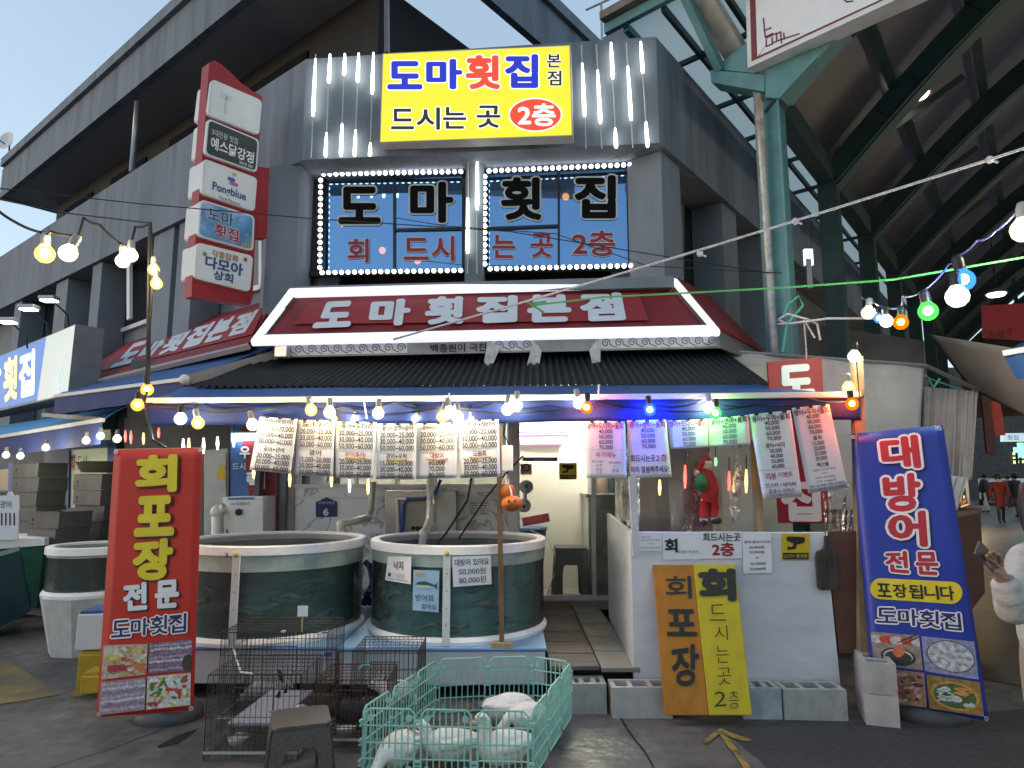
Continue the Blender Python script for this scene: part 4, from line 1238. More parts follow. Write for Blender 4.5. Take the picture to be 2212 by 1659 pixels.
# room behind
room = MB()
x0, x1, y0, y1, zt = -2.7, 2.4, 7.5, 10.6, 2.75
CREAM = M('room_cream', (0.70, 0.65, 0.53), 0.6, noise=0.04)
for q in ([(x0, y1, 0.2), (x1, y1, 0.2), (x1, y1, zt), (x0, y1, zt)], [(x0, y0, 0.2), (x0, y1, 0.2), (x0, y1, zt), (x0, y0, zt)], [(x1, y0, 0.2), (x1, y1, 0.2), (x1, y1, zt), (x1, y0, zt)], [(x0, y0, zt), (x1, y0, zt), (x1, y1, zt), (x0, y1, zt)]):
    room.prism(q, Vector((0, 0.03, 0.03)))
room.prism([(0.05, 8.3, 0.2), (1.36, 8.35, 0.2), (1.36, 8.38, 0.2), (0.05, 8.33, 0.2)], Z1 * 2.5)
room.build('room', CREAM, shop)
m = MB(); m.prism([(x0, 7.5, 0.12), (x1, 7.5, 0.12), (x1, y1, 0.12), (x0, y1, 0.12)], Z1 * 0.09); m.build('floor', M('room_floor', (0.16, 0.14, 0.12), 0.4, noise=0.2), shop)
# door
m = MB()
for u0, u1 in ((1098, 1120),):
    panel(m, u0, u1, 850, 1302, 0.08, 0.03)
m.build('door_jamb', WHITE, shop)
door = MB(); panel(door, 1112, 1276, 850, 1285, 0.012, -0.03)
dobj = door.build('door', GLASS('door_glass', (0.93, 0.95, 0.92), 0.97), shop)
m = MB()
m.bar(SF(1280, 850, -0.02), SF(1284, 1300, -0.02), 0.045, 0.05, FN); m.bar(SF(1112, 1293, -0.02), SF(1334, 1293, -0.02), 0.05, 0.07)
m.bar(SF(1120, 850, -0.02), SF(1120, 1290, -0.02), 0.025, 0.05, FN)
m.build('frame', M('door_frame', (0.55, 0.53, 0.56), 0.4), dobj)
m = MB(); panel(m, 1284, 1460, 850, 1290, 0.012, -0.06); m.build('side_pane', GLASS('door_glass', (0.93, 0.95, 0.92), 0.97), shop)
m = MB(); panel(m, 1330, 1346, 850, 1300, 0.05, 0.0); panel(m, 1425, 1440, 850, 1200, 0.05, -0.02); m.build('door_jamb', WHITE, shop)
m = MB(); m.slab(SF, [(1088, 1300), (1345, 1298), (1345, 1316), (1088, 1318)], 0.1, 0.06); m.build('threshold', M('threshold_grey', (0.25, 0.23, 0.23), 0.5), shop)
# things on the door
def stick(name, label, px, mat, cat, pl=SF, off=0.004, t=0.003, group=None):
    m = MB(); m.slab(pl, px, t, off)
    o = thing(name, label, cat, sum((pl(u, v, off) for u, v in px), Vector()) / len(px), group)
    m.build('sheet', mat, o)
    return o
CCY = M('cctv_yellow', (0.58, 0.40, 0.02), 0.5, noise=0.05)
def cctv(pl, u0, v0, u1, v1, label, off):
    o = stick('cctv_sign', label, [(u0, v0), (u1, v0), (u1, v1), (u0, v1)], CCY, 'cctv sign', pl, off, 0.004, 'yellow cctv notices')
    W_, H_ = u1 - u0, v1 - v0
    X = lambda a: u0 + W_ * a
    Y_ = lambda a: v0 + H_ * a
    m = MB()
    m.poly([pl(X(a), Y_(b), off + 0.003) for a, b in ((0.04, 0.72), (0.96, 0.72), (0.96, 0.97), (0.04, 0.97))])
    m.poly([pl(X(a), Y_(b), off + 0.003) for a, b in ((0.16, 0.14), (0.22, 0.10), (0.78, 0.12), (0.84, 0.2), (0.80, 0.34), (0.62, 0.40), (0.42, 0.38), (0.18, 0.26))])
    m.poly([pl(X(a), Y_(b), off + 0.003) for a, b in ((0.44, 0.38), (0.54, 0.39), (0.50, 0.58), (0.20, 0.62), (0.20, 0.48), (0.36, 0.50))])
    m.build('pictogram', INK, o)
    m = MB(); m.text('CCTV 촬영중', pl, (X(0.08), Y_(0.77), X(0.92), Y_(0.92)), 0.01, off + 0.006); m.build('lettering', CCY, o)
cctv(SF, 1208, 1000, 1246, 1036, 'yellow cctv notice stuck on the sliding glass door', -0.02)
o = stick('door_sticker', 'navy strip sticker with white lettering across the sliding glass door', [(1129, 988), (1204, 988), (1204, 996), (1129, 996)], M('sticker_navy', (0.03, 0.035, 0.14), 0.5), 'sticker', SF, -0.02)
m = MB(); m.text('이 업소는 방역소독을 실시한 업소입니다', SF, (1136, 990, 1198, 994), 0, -0.012); m.build('lettering', WP, o)
o = stick('door_sticker', 'small square white sticker below the navy strip on the glass door', [(1124, 1002), (1148, 1002), (1149, 1025), (1125, 1025)], M('sticker_pink', (0.6, 0.5, 0.5), 0.5), 'sticker', SF, -0.02)
m = MB(); m.lathe(SF(1136, 1010, -0.012), [(0.03, 0), (0.045, 0.0)], 16, (Vector((1, 0, 0)), Z1, -SF.n)); m.build('pictogram', INKRED, o)
hd = thing('suction_grip', 'grey double suction grip stuck slanting on the glass door', 'suction grip', SF(1137, 1105, 0))
m = MB(); a, b = SF(1137, 1052, 0.03), SF(1132, 1092, 0.03); m.tube([a, a.lerp(b, 0.5) + SF.n * 0.04, b], 0.02, 8); m.build('grip', M('handle_grey', (0.5, 0.5, 0.52), 0.4), hd, smooth=True)
for c in (a, b):
    m = MB(); xx = SF.n.cross(Z1); m.lathe(c - SF.n * 0.03, [(0.075, 0), (0.075, 0.02), (0.05, 0.035), (0.001, 0.037)], 18, (xx, Z1, SF.n)); cup = m.build('suction_cup', M('handle_grey', (0.5, 0.5, 0.52), 0.4), hd, smooth=False)
    m = MB(); m.box(c + SF.n * 0.012, (0.025, 0.02, 0.06), (xx, SF.n, Z1)); m.build('lever', BLACK, cup)
# lights in the room
for nm, lb, u0, u1, v, Y, c, dsp in (('fluorescent_lamp', 'white fluorescent tube lamp inside, seen above the pink tube through the door', 1116, 1330, 930, 7.9, (0.95, 0.95, 1.0), 9), ('fluorescent_lamp', 'bright pink fluorescent tube inside the glass door', 1116, 1228, 940, 7.8, (1.0, 0.10, 0.75), 3.2), ('fluorescent_lamp', 'second, thinner pink tube imitating a reflection, lower inside the glass door', 1124, 1213, 958, 8.28, (1.0, 0.3, 0.65), 1.2)):  # last one is a glowing copy of the pink tube, as its reflection
    o = thing(nm, lb, 'lamp', at((u0 + u1) / 2, v, Y), 'fluorescent tubes in the shop')
    a, b = at(u0, v, Y), at(u1, v, Y)
    m = MB(); m.tube([a, b], 0.022, 8); m.build('tube', EM('tube_%s' % (lb[:9].replace(' ', '_')), c, dsp), o, smooth=True)
    m = MB(); m.bar(a + Vector((0, 0.035, 0.02)), b + Vector((0, 0.035, 0.02)), 0.03, 0.05); m.build('batten', WHITE, o)
for i, (X, Y, lb) in enumerate(((-1.7, 8.9, 'ceiling panel lamp of the shop, left part'), (0.75, 7.95, 'ceiling panel lamp of the shop, over the entrance'), (1.9, 9.2, 'ceiling panel lamp of the shop, right part'))):
    o = thing('ceiling_lamp', lb, 'lamp', (X, Y, zt - 0.05), 'ceiling lamps of the shop')
    m = MB(); m.box((X, Y, zt - 0.03), (0.9, 0.34, 0.04)); m.build('housing', WHITE, o)
    m = MB(); m.box((X, Y, zt - 0.056), (0.84, 0.28, 0.012)); m.build('diffuser', EM('room_panel', (1.0, 0.96, 0.89), 110), o)
# inside the door: bucket, stool, counters
bk = thing('bucket', 'blue plastic bucket with a red lid piece inside the glass door', 'bucket', at(1140, 1262, 7.8))
p = gr(1141, 1262, 0.24)
c = Vector((p.x, 7.95, 0.21))
m = MB(); m.lathe(c, [(0.14, 0), (0.20, 0.72), (0.215, 0.72), (0.215, 0.76), (0.19, 0.76), (0.15, 0.05), (0.001, 0.05)], 24); m.build('tub', M('tub_blue', (0.05, 0.10, 0.20), 0.5), bk, smooth=True)
m = MB(); m.box(c + Vector((0.08, 0, 0.84)), (0.32, 0.04, 0.1), (Vector((1, 0, 0.18)), Vector((0, 1, 0)), Vector((-0.18, 0, 1)))); m.build('lid', M('lid_red', (0.35, 0.02, 0.03), 0.5), bk)
hs = MB(); hs.tube([c + Vector((0.0, -0.2, 0.74)), c + Vector((0.2, -0.3, 0.65)), c + Vector((0.32, -0.3, 0.4)), c + Vector((0.2, -0.25, 0.05))], 0.01, 6)
tag(hs.build('hose', M('hose_beige', (0.5, 0.45, 0.33), 0.5), smooth=True), 'thin beige hose looping down beside the blue bucket', 'hose')
def stool(loc, s, hgt, mat, label, dark=False, rot=0.0):
    t = thing('plastic_stool', label, 'stool', loc)
    rt = Matrix.Rotation(rot, 3, 'Z')
    L = lambda x, y, z: Vector(loc) + rt @ Vector((x, y, z))
    top, bot = s * 0.41, s * 0.5
    m = MB()
    rr = [(-top + 0.03, -top), (top - 0.03, -top), (top, -top + 0.03), (top, top - 0.03), (top - 0.03, top), (-top + 0.03, top), (-top, top - 0.03), (-top, -top + 0.03)]
    m.prism([L(x, y, hgt - 0.02) for x, y in rr], Z1 * 0.02)
    m.build('seat', mat, t, bev=0.006)
    for k in range(4):
        rk = Matrix.Rotation(rot + k * math.pi / 2, 3, 'Z')
        K = lambda x, z: Vector(loc) + rk @ Vector((x * (top + (bot - top) * (1 - z / hgt)) / 1.0, -(top + (bot - top) * (1 - z / hgt)), z))
        oz, ow = hgt * 0.66, 0.52
        arch = [(ow, 0)] + [(ow * math.cos(a * math.pi / 16) ** 0.5 if a < 8 else 0.0, oz * 0.72 + oz * 0.28 * math.sin(a * math.pi / 16)) for a in range(0, 9)]
        arch = [(ow, 0.0), (ow, oz * 0.8), (ow * 0.92, oz * 0.93), (ow * 0.75, oz), (-ow * 0.75, oz), (-ow * 0.92, oz * 0.93), (-ow, oz * 0.8), (-ow, 0.0)]
        outer = [(-1, 0), (-1, hgt - 0.02), (1, hgt - 0.02), (1, 0)]
        m = MB()
        m.prism([K(x, z) for x, z in outer[:2] + [(-ow, hgt - 0.02)] + [(-ow, 0)]], rk @ Vector((0, 0.012, 0)))
        m.prism([K(x, z) for x, z in [(ow, 0), (ow, hgt - 0.02), (1, hgt - 0.02), (1, 0)]], rk @ Vector((0, 0.012, 0)))
        m.prism([K(x, z) for x, z in [(-ow, oz * 0.8), (-ow, hgt - 0.02), (ow, hgt - 0.02), (ow, oz * 0.8), (ow * 0.92, oz * 0.93), (ow * 0.75, oz), (-ow * 0.75, oz), (-ow * 0.92, oz * 0.93)]], rk @ Vector((0, 0.012, 0)))
        m.build('leg_panel', mat, t)
    return t
stool((gr(1215, 1240, 0.21).x * 0.95, 7.8, 0.21), 0.42, 0.55, M('stool_dark', (0.035, 0.034, 0.033), 0.5), 'dark plastic stool standing inside the glass door')
GRM = M('counter_marble', (0.36, 0.37, 0.34), 0.35, noise=0.2, scale=3, stain=(0.22, 0.23, 0.22), st=(0.52, 0.6), sscale=2.5)
ct = thing('counter', 'grey marbled counter behind the glass, right of the door', 'counter', (1.9, 8.0, 0.2))
m = MB(); a = SF(1270, 1200, -0.5); m.box((a.x + 1.1, 8.05, 0.75), (2.2, 0.7, 1.14)); m.build('body', GRM, ct)
m = MB(); m.box((a.x + 1.1, 8.03, 1.335), (2.26, 0.78, 0.035)); m.build('top', M('counter_top', (0.2, 0.19, 0.17), 0.4), ct)
for i, (u, w_, h_, c_) in enumerate(((1300, 0.16, 0.24, (0.3, 0.22, 0.16)), (1318, 0.12, 0.28, (0.04, 0.05, 0.07)), (1395, 0.3, 0.2, (0.5, 0.52, 0.46)), (1415, 0.1, 0.3, (0.03, 0.03, 0.03)), (1280, 0.12, 0.3, (0.5, 0.5, 0.5)))):
    p = SF(u, 1040, -0.65); m = MB(); m.lathe((p.x, p.y, 1.353), [(w_ / 2, 0), (w_ / 2, h_ * 0.7), (w_ * 0.3, h_ * 0.8), (w_ * 0.2, h_), (0.001, h_)], 14)
    tag(m.build('jar', M('jar%d' % i, c_, 0.4), smooth=True), ['brown jar on the counter behind the glass', 'dark bottle on the counter, right of the brown jar', 'wide pale pot on the counter behind the vinyl sheet', 'black bottle on the counter beside the wide pale pot', 'pale pot at the left end of the counter'][i], 'jar')
# number plate
NPp = SF
o = stick('number_plate', 'navy house number plate with a white 6 on the marbled wall', [(682, 1085), (705, 1074), (728, 1084), (728, 1116), (682, 1117)], M('plate_navy', (0.025, 0.03, 0.17), 0.4), 'number plate', SF, 0.012, 0.006)
m = MB(); m.text('6', SF, (699, 1099, 709, 1113), 0.05, 0.018); m.text('공설시장길', SF, (688, 1083, 722, 1089), 0, 0.018); m.build('lettering', WP, o)
# control box, notice, pipes
cb = thing('control_box', 'stainless steel control box with a yellow label behind the middle tank', 'control box', SF(895, 1150, 0.1))
m = MB(); m.slab(SF, [(832, 1060), (985, 1060), (985, 1165), (832, 1165)], 0.16, 0.18); m.build('cabinet', M('stainless', (0.42, 0.42, 0.42), 0.35, metal=0.8, noise=0.1, scale=4), cb, bev=0.006)
m = MB(); m.slab(SF, [(868, 1074), (942, 1072), (942, 1150), (868, 1150)], 0.01, 0.19); dr_ = m.build('panel', M('panel_steel', (0.30, 0.29, 0.28), 0.4, metal=0.6), cb)
m = MB(); m.lathe(SF(905, 1080, 0.2), [(0.001, 0), (0.10, 0)], 20, (Vector((1, 0, 0)), Z1 * 0.3, SF.n)); m.build('label', CCY, dr_)
for u in (893, 902, 911):
    m = MB(); m.lathe(SF(u, 1141, 0.2), [(0.022, 0), (0.022, 0.015), (0.001, 0.016)], 12, (Vector((1, 0, 0)), Z1, SF.n)); m.build('knob', INK, cb)
o = stick('paper_notice', 'small printed notice on the marbled wall right of the control box', [(1012, 1081), (1058, 1079), (1058, 1114), (1012, 1116)], PAPER, 'notice', SF, 0.01)
m = MB()
for k in range(5):
    for (x0_, x1_) in ((1016, 1032), (1037, 1054)):
        m.poly([SF(u, v, 0.014) for u, v in ((x0_, 1086 + 5.5 * k), (x1_ - (k * 37 % 7), 1086 + 5.5 * k), (x1_ - (k * 37 % 7), 1087.4 + 5.5 * k), (x0_, 1087.4 + 5.5 * k))])
m.build('text_lines', INK, o)
PIPE = M('pvc_pipe', (0.62, 0.61, 0.58), 0.4, noise=0.08)
def pipe(label, pts, r, mat=PIPE, name='pipe', cat='pipe', n_=10):
    m = MB(); m.tube(pts, r, n_)
    for p in pts[1:-1]:
        if r > 0.025: m.ball(p, r * 1.25, 10, 6)
    return tag(m.build(name, mat, smooth=True), label, cat)
pipe('white pvc pipe bent down into the left fish tank', [SF(806, 1040, 0.15), SF(800, 1100, 0.15), at(796, 1118, 7.0), at(736, 1132, 6.4), at(733, 1172, 6.3)], 0.035)
pipe('white pvc pipe bent down into the middle fish tank', [SF(928, 1020, 0.22), at(930, 1085, 6.9), at(927, 1130, 6.3), at(915, 1152, 6.1), at(912, 1180, 6.05)], 0.036)
pipe('thin white pvc pipe branching in front of the control box', [SF(860, 1150, 0.23), SF(858, 1078, 0.23), SF(900, 1078, 0.23)], 0.022)
HB = M('hose_blue', (0.03, 0.09, 0.40), 0.45)
pipe('blue hose hanging over the control box', [SF(952, 1036, 0.24), SF(940, 1065, 0.24), SF(915, 1078, 0.24), SF(880, 1078, 0.25), SF(871, 1090, 0.24), SF(866, 1170, 0.22)], 0.018, HB, 'hose', 'hose')
pipe('dark blue coiled hose on the floor between the two big tanks', [at(790, 1215, 6.6), at(800, 1225, 6.55), at(806, 1260, 6.5), at(792, 1285, 6.45), at(800, 1300, 6.4), at(788, 1300, 6.35), at(798, 1275, 6.3)], 0.03, M('hose_navy', (0.015, 0.03, 0.14), 0.5), 'hose', 'hose')
pipe('black cable running down into the middle tank from the awning', [at(1022, 1010, 6.2), at(1010, 1080, 6.2), at(965, 1150, 6.0), at(940, 1180, 5.95)], 0.01, BLACK, 'cable', 'cable', 6)
pipe('black cable running down beside the wooden pole', [at(1130, 985, 6.3), at(1095, 1020, 6.3), at(1050, 1075, 6.2), at(990, 1165, 6.1)], 0.009, BLACK, 'cable', 'cable', 6)

# ================================================================ left of the shop front
wp_ = thing('water_purifier', 'white and blue water purifier cabinet left of the marbled wall', 'water purifier', at(530, 1185, 7.1))
WPp = plv(Vector((at(530, 1120, 7.0).x, 7.0, 0)), SFD)
m = MB(); m.slab(WPp, [(480, 1074), (568, 1072), (568, 1300), (480, 1300)], 0.35); m.build('cabinet', WHITE, wp_, bev=0.01)
m = MB(); m.poly([WPp(u, v, 0.004) for u, v in ((488, 1140), (500, 1158), (525, 1170), (560, 1180), (560, 1300), (488, 1300))]); m.build('swoosh', M('swoosh_blue', (0.04, 0.22, 0.42), 0.4), wp_)
m = MB(); m.poly([WPp(u, v, 0.007) for u, v in ((488, 1150), (505, 1166), (555, 1182), (560, 1190), (520, 1180), (488, 1162))]); m.build('swoosh', WP, wp_)
m = MB(); m.poly([WPp(u, v, 0.006) for u, v in ((492, 1075), (548, 1074), (548, 1079), (492, 1080))]); m.build('stripe', M('swoosh_blue', (0.04, 0.22, 0.42), 0.4), wp_)
m = MB(); m.text('나노미네랄수기', WPp, (497, 1084, 540, 1092), 0.0, 0.008); m.build('lettering', INK, wp_)
m = MB(); m.lathe(WPp(517, 1106, 0.01), [(0.035, 0), (0.035, 0.02), (0.001, 0.022)], 14, (Vector((1, 0, 0)), Z1, WPp.n)); m.build('dial', BLACK, wp_)
pipe('white standing pipe left of the water purifier', [at(470, 1300, 6.9), at(470, 1106, 6.9), at(486, 1098, 6.9)], 0.06)
DSp = plv(Vector((at(520, 1000, 7.3).x, 7.35, 0)), SFD)
o = stick('door_poster', 'tall blue and red poster with white letters behind the first menu sheet', [(498, 885), (600, 885), (600, 1190), (498, 1190)], M('poster_blue', (0.04, 0.12, 0.32), 0.5), 'poster', DSp, 0, 0.02)
m = MB(); m.poly([DSp(u, v, 0.005) for u, v in ((530, 885), (600, 885), (600, 1190), (545, 1190), (535, 1040), (520, 930))]); m.build('red_print', M('poster_red', (0.20, 0.02, 0.025), 0.5), o)
m = MB(); m.text('우', DSp, (518, 965, 540, 990), 0.03, 0.01); m.text('럭', DSp, (535, 1020, 570, 1055), 0.05, 0.01); m.text('드시', DSp, (502, 1000, 530, 1015), 0.0, 0.01); m.build('lettering', WP, o)
o = thing('wall_lamp', 'white box lamp above the blue and red poster', 'lamp', at(525, 930, 7.2))
m = MB(); m.slab(DSp, [(500, 936), (553, 936), (553, 950), (500, 952)], 0.05, 0.08); m.build('lamp_face', EM('box_lamp_white', (0.85, 0.9, 1.0), 14), o)
m = MB(); m.slab(DSp, [(498, 933), (555, 933), (555, 936), (498, 936)], 0.08, 0.09); m.build('housing', GREY, o)
o = thing('refrigerator', 'pale grey refrigerator with a yellow sticker behind the red roll-up banner', 'refrigerator', at(468, 1190, 7.5))
FRp = plv(Vector((0, 7.3, 0)), SFD)
m = MB(); m.slab(FRp, [(440, 972), (493, 968), (493, 1330), (440, 1330)], 0.6); m.build('body', M('fridge', (0.36, 0.38, 0.37), 0.4), o, bev=0.012)
m = MB(); m.slab(FRp, [(447, 980), (488, 978), (488, 1100), (447, 1100)], 0.02, 0.022); dd = m.build('door', M('fridge_door', (0.40, 0.42, 0.41), 0.4), o, bev=0.006)
m = MB(); m.poly([FRp(u, v, 0.026) for u, v in ((470, 1007), (486, 1006), (486, 1036), (470, 1036))]); m.build('sticker', CCY, dd)
# dark back wall so that nothing shows behind
bw = MB()
bw.prism([(-4.75, 8.2, 0), (-2.6, 8.2, 0), (-2.6, 8.25, 0), (-4.75, 8.25, 0)], Z1 * 3.0)
bw.prism([(-2.75, 7.2, 0), (-2.7, 7.2, 0), (-2.7, 8.2, 0), (-2.75, 8.2, 0)], Z1 * 3.0)
bw.build('side_wall', M('shop_side_dark', (0.10, 0.10, 0.11), 0.7, noise=0.3, scale=2), shop)
m = MB()
m.prism([(-2.5, 6.85, 2.72), (1.75, 6.8, 2.72), (1.75, 8.4, 2.78), (-2.5, 8.4, 2.78)], Z1 * 0.05)
m.build('ceiling', DARK, shop)

# ================================================================ platforms and fish tanks
SKIRT = M('skirt_white', (0.58, 0.58, 0.60), 0.5, noise=0.06, stain=(0.42, 0.41, 0.40), st=(0.55, 0.8), sscale=2)
TOPB = M('table_blue', (0.22, 0.38, 0.58), 0.4, noise=0.12, scale=5, stain=(0.5, 0.55, 0.6), st=(0.6, 0.8), sscale=5)
def platform(x0, x1, y0, y1, label, badge=False):
    t = thing('tank_platform', label, 'platform', ((x0 + x1) / 2, (y0 + y1) / 2, 0), 'low white platforms under the fish tanks')
    m = MB(); m.box(((x0 + x1) / 2, (y0 + y1) / 2, 0.215), (x1 - x0, y1 - y0, 0.23)); m.build('skirt', SKIRT, t, bev=0.01)
    m = MB(); m.box(((x0 + x1) / 2, (y0 + y1) / 2, 0.343), (x1 - x0 + 0.02, y1 - y0 + 0.02, 0.022)); m.build('top', TOPB, t, bev=0.005)
    m = MB(); m.box(((x0 + x1) / 2, y0 - 0.013, 0.336), (x1 - x0, 0.006, 0.008)); m.build('edge_line', M('edge_blue', (0.05, 0.10, 0.35), 0.5), t)
    for x in (x0 + 0.12, x1 - 0.12):
        for y in (y0 + 0.12, y1 - 0.12):
            m = MB(); m.box((x, y, 0.05), (0.1, 0.1, 0.1)); m.build('leg', BLACK, t)
    if badge:
        p = Vector((at(707, 1410, y0).x, y0 - 0.004, 0.30))
        m = MB(); m.box(p, (0.10, 0.006, 0.05)); bg_ = m.build('badge', WP, t, bev=0.004)
        PB_ = Plane(p, (0, -1, 0))
        m = MB(); m.box(p + Vector((0.01, -0.004, 0)), (0.06, 0.003, 0.03)); m.build('emblem', M('badge_blue', (0.03, 0.2, 0.5), 0.4), bg_)
platform(-1.22, 0.235, 4.92, 6.42, 'white platform with a blue top under the middle fish tank')
platform(-2.78, -1.25, 4.95, 6.40, 'white platform with a blue top under the left big fish tank', True)
TW = bpy.data.materials.new('tank_wall'); TW.use_nodes = True
n = TW.node_tree; n.nodes.remove(n.nodes['Principled BSDF'])
tr = n.nodes.new('ShaderNodeBsdfTransparent'); tr.inputs[0].default_value = (0.62, 0.74, 0.70, 1)
df = n.nodes.new('ShaderNodeBsdfDiffuse'); df.inputs[0].default_value = (0.16, 0.24, 0.22, 1)
gl = n.nodes.new('ShaderNodeBsdfGlossy'); gl.inputs['Roughness'].default_value = 0.08
m1 = n.nodes.new('ShaderNodeMixShader'); m1.inputs[0].default_value = 0.35
m2 = n.nodes.new('ShaderNodeMixShader'); m2.inputs[0].default_value = 0.06
n.links.new(tr.outputs[0], m1.inputs[1]); n.links.new(df.outputs[0], m1.inputs[2]); n.links.new(m1.outputs[0], m2.inputs[1]); n.links.new(gl.outputs[0], m2.inputs[2])
n.links.new(m2.outputs[0], n.nodes['Material Output'].inputs[0])
def water(name, a, b, scum):
    """cloudy tank water: dark green with drifting pale fish-like bands"""
    m = bpy.data.materials.new(name); m.use_nodes = True
    n = m.node_tree; p = n.nodes['Principled BSDF']
    tc = n.nodes.new('ShaderNodeTexCoord'); mp = n.nodes.new('ShaderNodeMapping'); mp.inputs['Scale'].default_value = (0.7, 0.7, 2.6); mp.inputs['Rotation'].default_value = (0.25, 0.1, 0)
    nz = n.nodes.new('ShaderNodeTexNoise'); nz.inputs['Scale'].default_value = 2.6; nz.inputs['Detail'].default_value = 4; nz.inputs['Distortion'].default_value = 1.1
    rp = n.nodes.new('ShaderNodeValToRGB'); e = rp.color_ramp.elements
    e[0].position = 0.40; e[0].color = (*a, 1); e[1].position = 0.72; e[1].color = (*b, 1)
    n.links.new(tc.outputs['Object'], mp.inputs[0]); n.links.new(mp.outputs[0], nz.inputs['Vector']); n.links.new(nz.outputs['Fac'], rp.inputs[0]); n.links.new(rp.outputs[0], p.inputs['Base Color'])
    p.inputs['Roughness'].default_value = 0.12
    p.inputs['Specular IOR Level'].default_value = 0.5
    return m
WA1 = water('water_green', (0.07, 0.22, 0.23), (0.20, 0.38, 0.38), 0)
WA2 = water('water_dark', (0.05, 0.105, 0.095), (0.20, 0.27, 0.245), 0)
TGLASS = GLASS('tank_glass', (0.80, 0.90, 0.87), 0.94, 0.04, 0.05, 2.0, 1.5)
WSURF = M('water_surface', (0.03, 0.07, 0.06), 0.05, noise=0.2, spec=0.8, bump=0.2, scale=14)
FISHM = [M('fish_slate', (0.11, 0.19, 0.19), 0.35, noise=0.3, scale=12), M('fish_pale', (0.24, 0.31, 0.29), 0.35, noise=0.3, scale=12)]
RIM = M('tank_rim', (0.86, 0.85, 0.84), 0.4, noise=0.06, stain=(0.5, 0.48, 0.4), st=(0.6, 0.8), sscale=3)
BAND = M('tank_band', (0.30, 0.38, 0.34), 0.35, noise=0.25, scale=6, stain=(0.42, 0.46, 0.40), st=(0.45, 0.7), sscale=3)
def tank(c, rad, z0, z1, wat, label, lvl=0.80):
    t = thing('fish_tank', label, 'fish tank', (c[0], c[1], z0), 'round fish tanks')
    h = z1 - z0
    cc = Vector((c[0], c[1], z0))
    m = MB(); m.lathe(cc, [(0.01, 0.0), (rad + 0.02, 0.0), (rad + 0.025, 0.025), (rad + 0.008, 0.05), (rad, 0.055), (0.01, 0.055)], 64); m.build('base', RIM, t, smooth=False)
    m = MB(); m.lathe(cc, [(rad - 0.07, 0.056), (rad - 0.07, h * lvl)], 64); m.build('murky_water', wat, t, smooth=True)
    m = MB(); m.lathe(cc + Z1 * (h * lvl), [(rad - 0.006, 0), (0.001, 0)], 64); m.build('water_surface', WSURF, t)
    m = MB(); m.lathe(cc, [(rad, 0.05), (rad, h * lvl)], 64); m.build('glass_wall', TGLASS, t, smooth=True)
    rf2 = random.Random(int(cc.x * 100))
    for k in range(15 if rad > 0.5 else 0):
        a0 = -math.pi / 2 + rf2.uniform(-1.25, 1.25); z_ = rf2.uniform(0.10, h * lvl - 0.08); dr_2 = rf2.choice((-1, 1)); ln = rf2.uniform(0.16, 0.34); rr_ = rad - 0.06
        pts = [cc + Vector((rr_ * math.cos(a0 + dr_2 * ln * (q - 0.5) / rr_), rr_ * math.sin(a0 + dr_2 * ln * (q - 0.5) / rr_), z_ + 0.02 * math.sin(q * 5 + k))) for q in (0, 0.15, 0.35, 0.6, 0.8, 0.92, 1.0)]
        m = MB(); m.tube(pts, [x_ * ln / 0.3 for x_ in (0.006, 0.022, 0.032, 0.026, 0.012, 0.009, 0.022)], 8, flat=1.0); m.build('fish', FISHM[k % 2], t, smooth=True)
    m = MB(); m.lathe(cc, [(rad + 0.002, h * lvl), (rad + 0.002, h - 0.04)], 64); m.build('glass_band', BAND, t, smooth=True)
    m = MB(); m.lathe(cc, [(rad - 0.004, h * lvl + 0.004), (rad - 0.004, h - 0.03)], 64); m.build('inner_wall', M('tank_inner', (0.14, 0.17, 0.15), 0.4, noise=0.3, scale=4), t, smooth=True)
    m = MB(); m.lathe(cc, [(rad - 0.05, h), (rad + 0.014, h), (rad + 0.02, h - 0.006), (rad + 0.02, h - 0.062), (rad + 0.012, h - 0.068), (rad - 0.004, h - 0.068), (rad - 0.05, h - 0.02), (rad - 0.05, h)], 64); m.build('rim', RIM, t, smooth=False)
    return t
def brace(t, u, v0, v1, c, rad, w_=0.045):
    """upright white strap on the front of a tank"""
    r = ray(u, (v0 + v1) / 2)
    ang = math.atan2(r.y, r.x)
    # horizontal hit with the cylinder
    ox, oy = -c[0], -c[1]
    dx, dy = r.x, r.y
    A = dx * dx + dy * dy; B = 2 * (ox * dx + oy * dy); C2 = ox * ox + oy * oy - (rad + 0.02) ** 2
    s = (-B - math.sqrt(max(0, B * B - 4 * A * C2))) / (2 * A)
    p = Vector((dx * s, dy * s, 0)); nn = (p - Vector((c[0], c[1], 0))).normalized()
    return p, nn
T1 = (-0.44, 5.66); T2 = (-1.95, 5.62)
tk1 = tank(T1, 0.70, 0.355, 1.05, WA1, 'round fish tank of green water with paper signs, in the middle', 0.78)
tk2 = tank(T2, 0.71, 0.355, 1.05, WA2, 'round fish tank of dark water beside the red roll-up banner', 0.74)
STRAP = M('strap_white', (0.66, 0.66, 0.66), 0.45, noise=0.06, stain=(0.25, 0.13, 0.05), st=(0.66, 0.74), sscale=9)
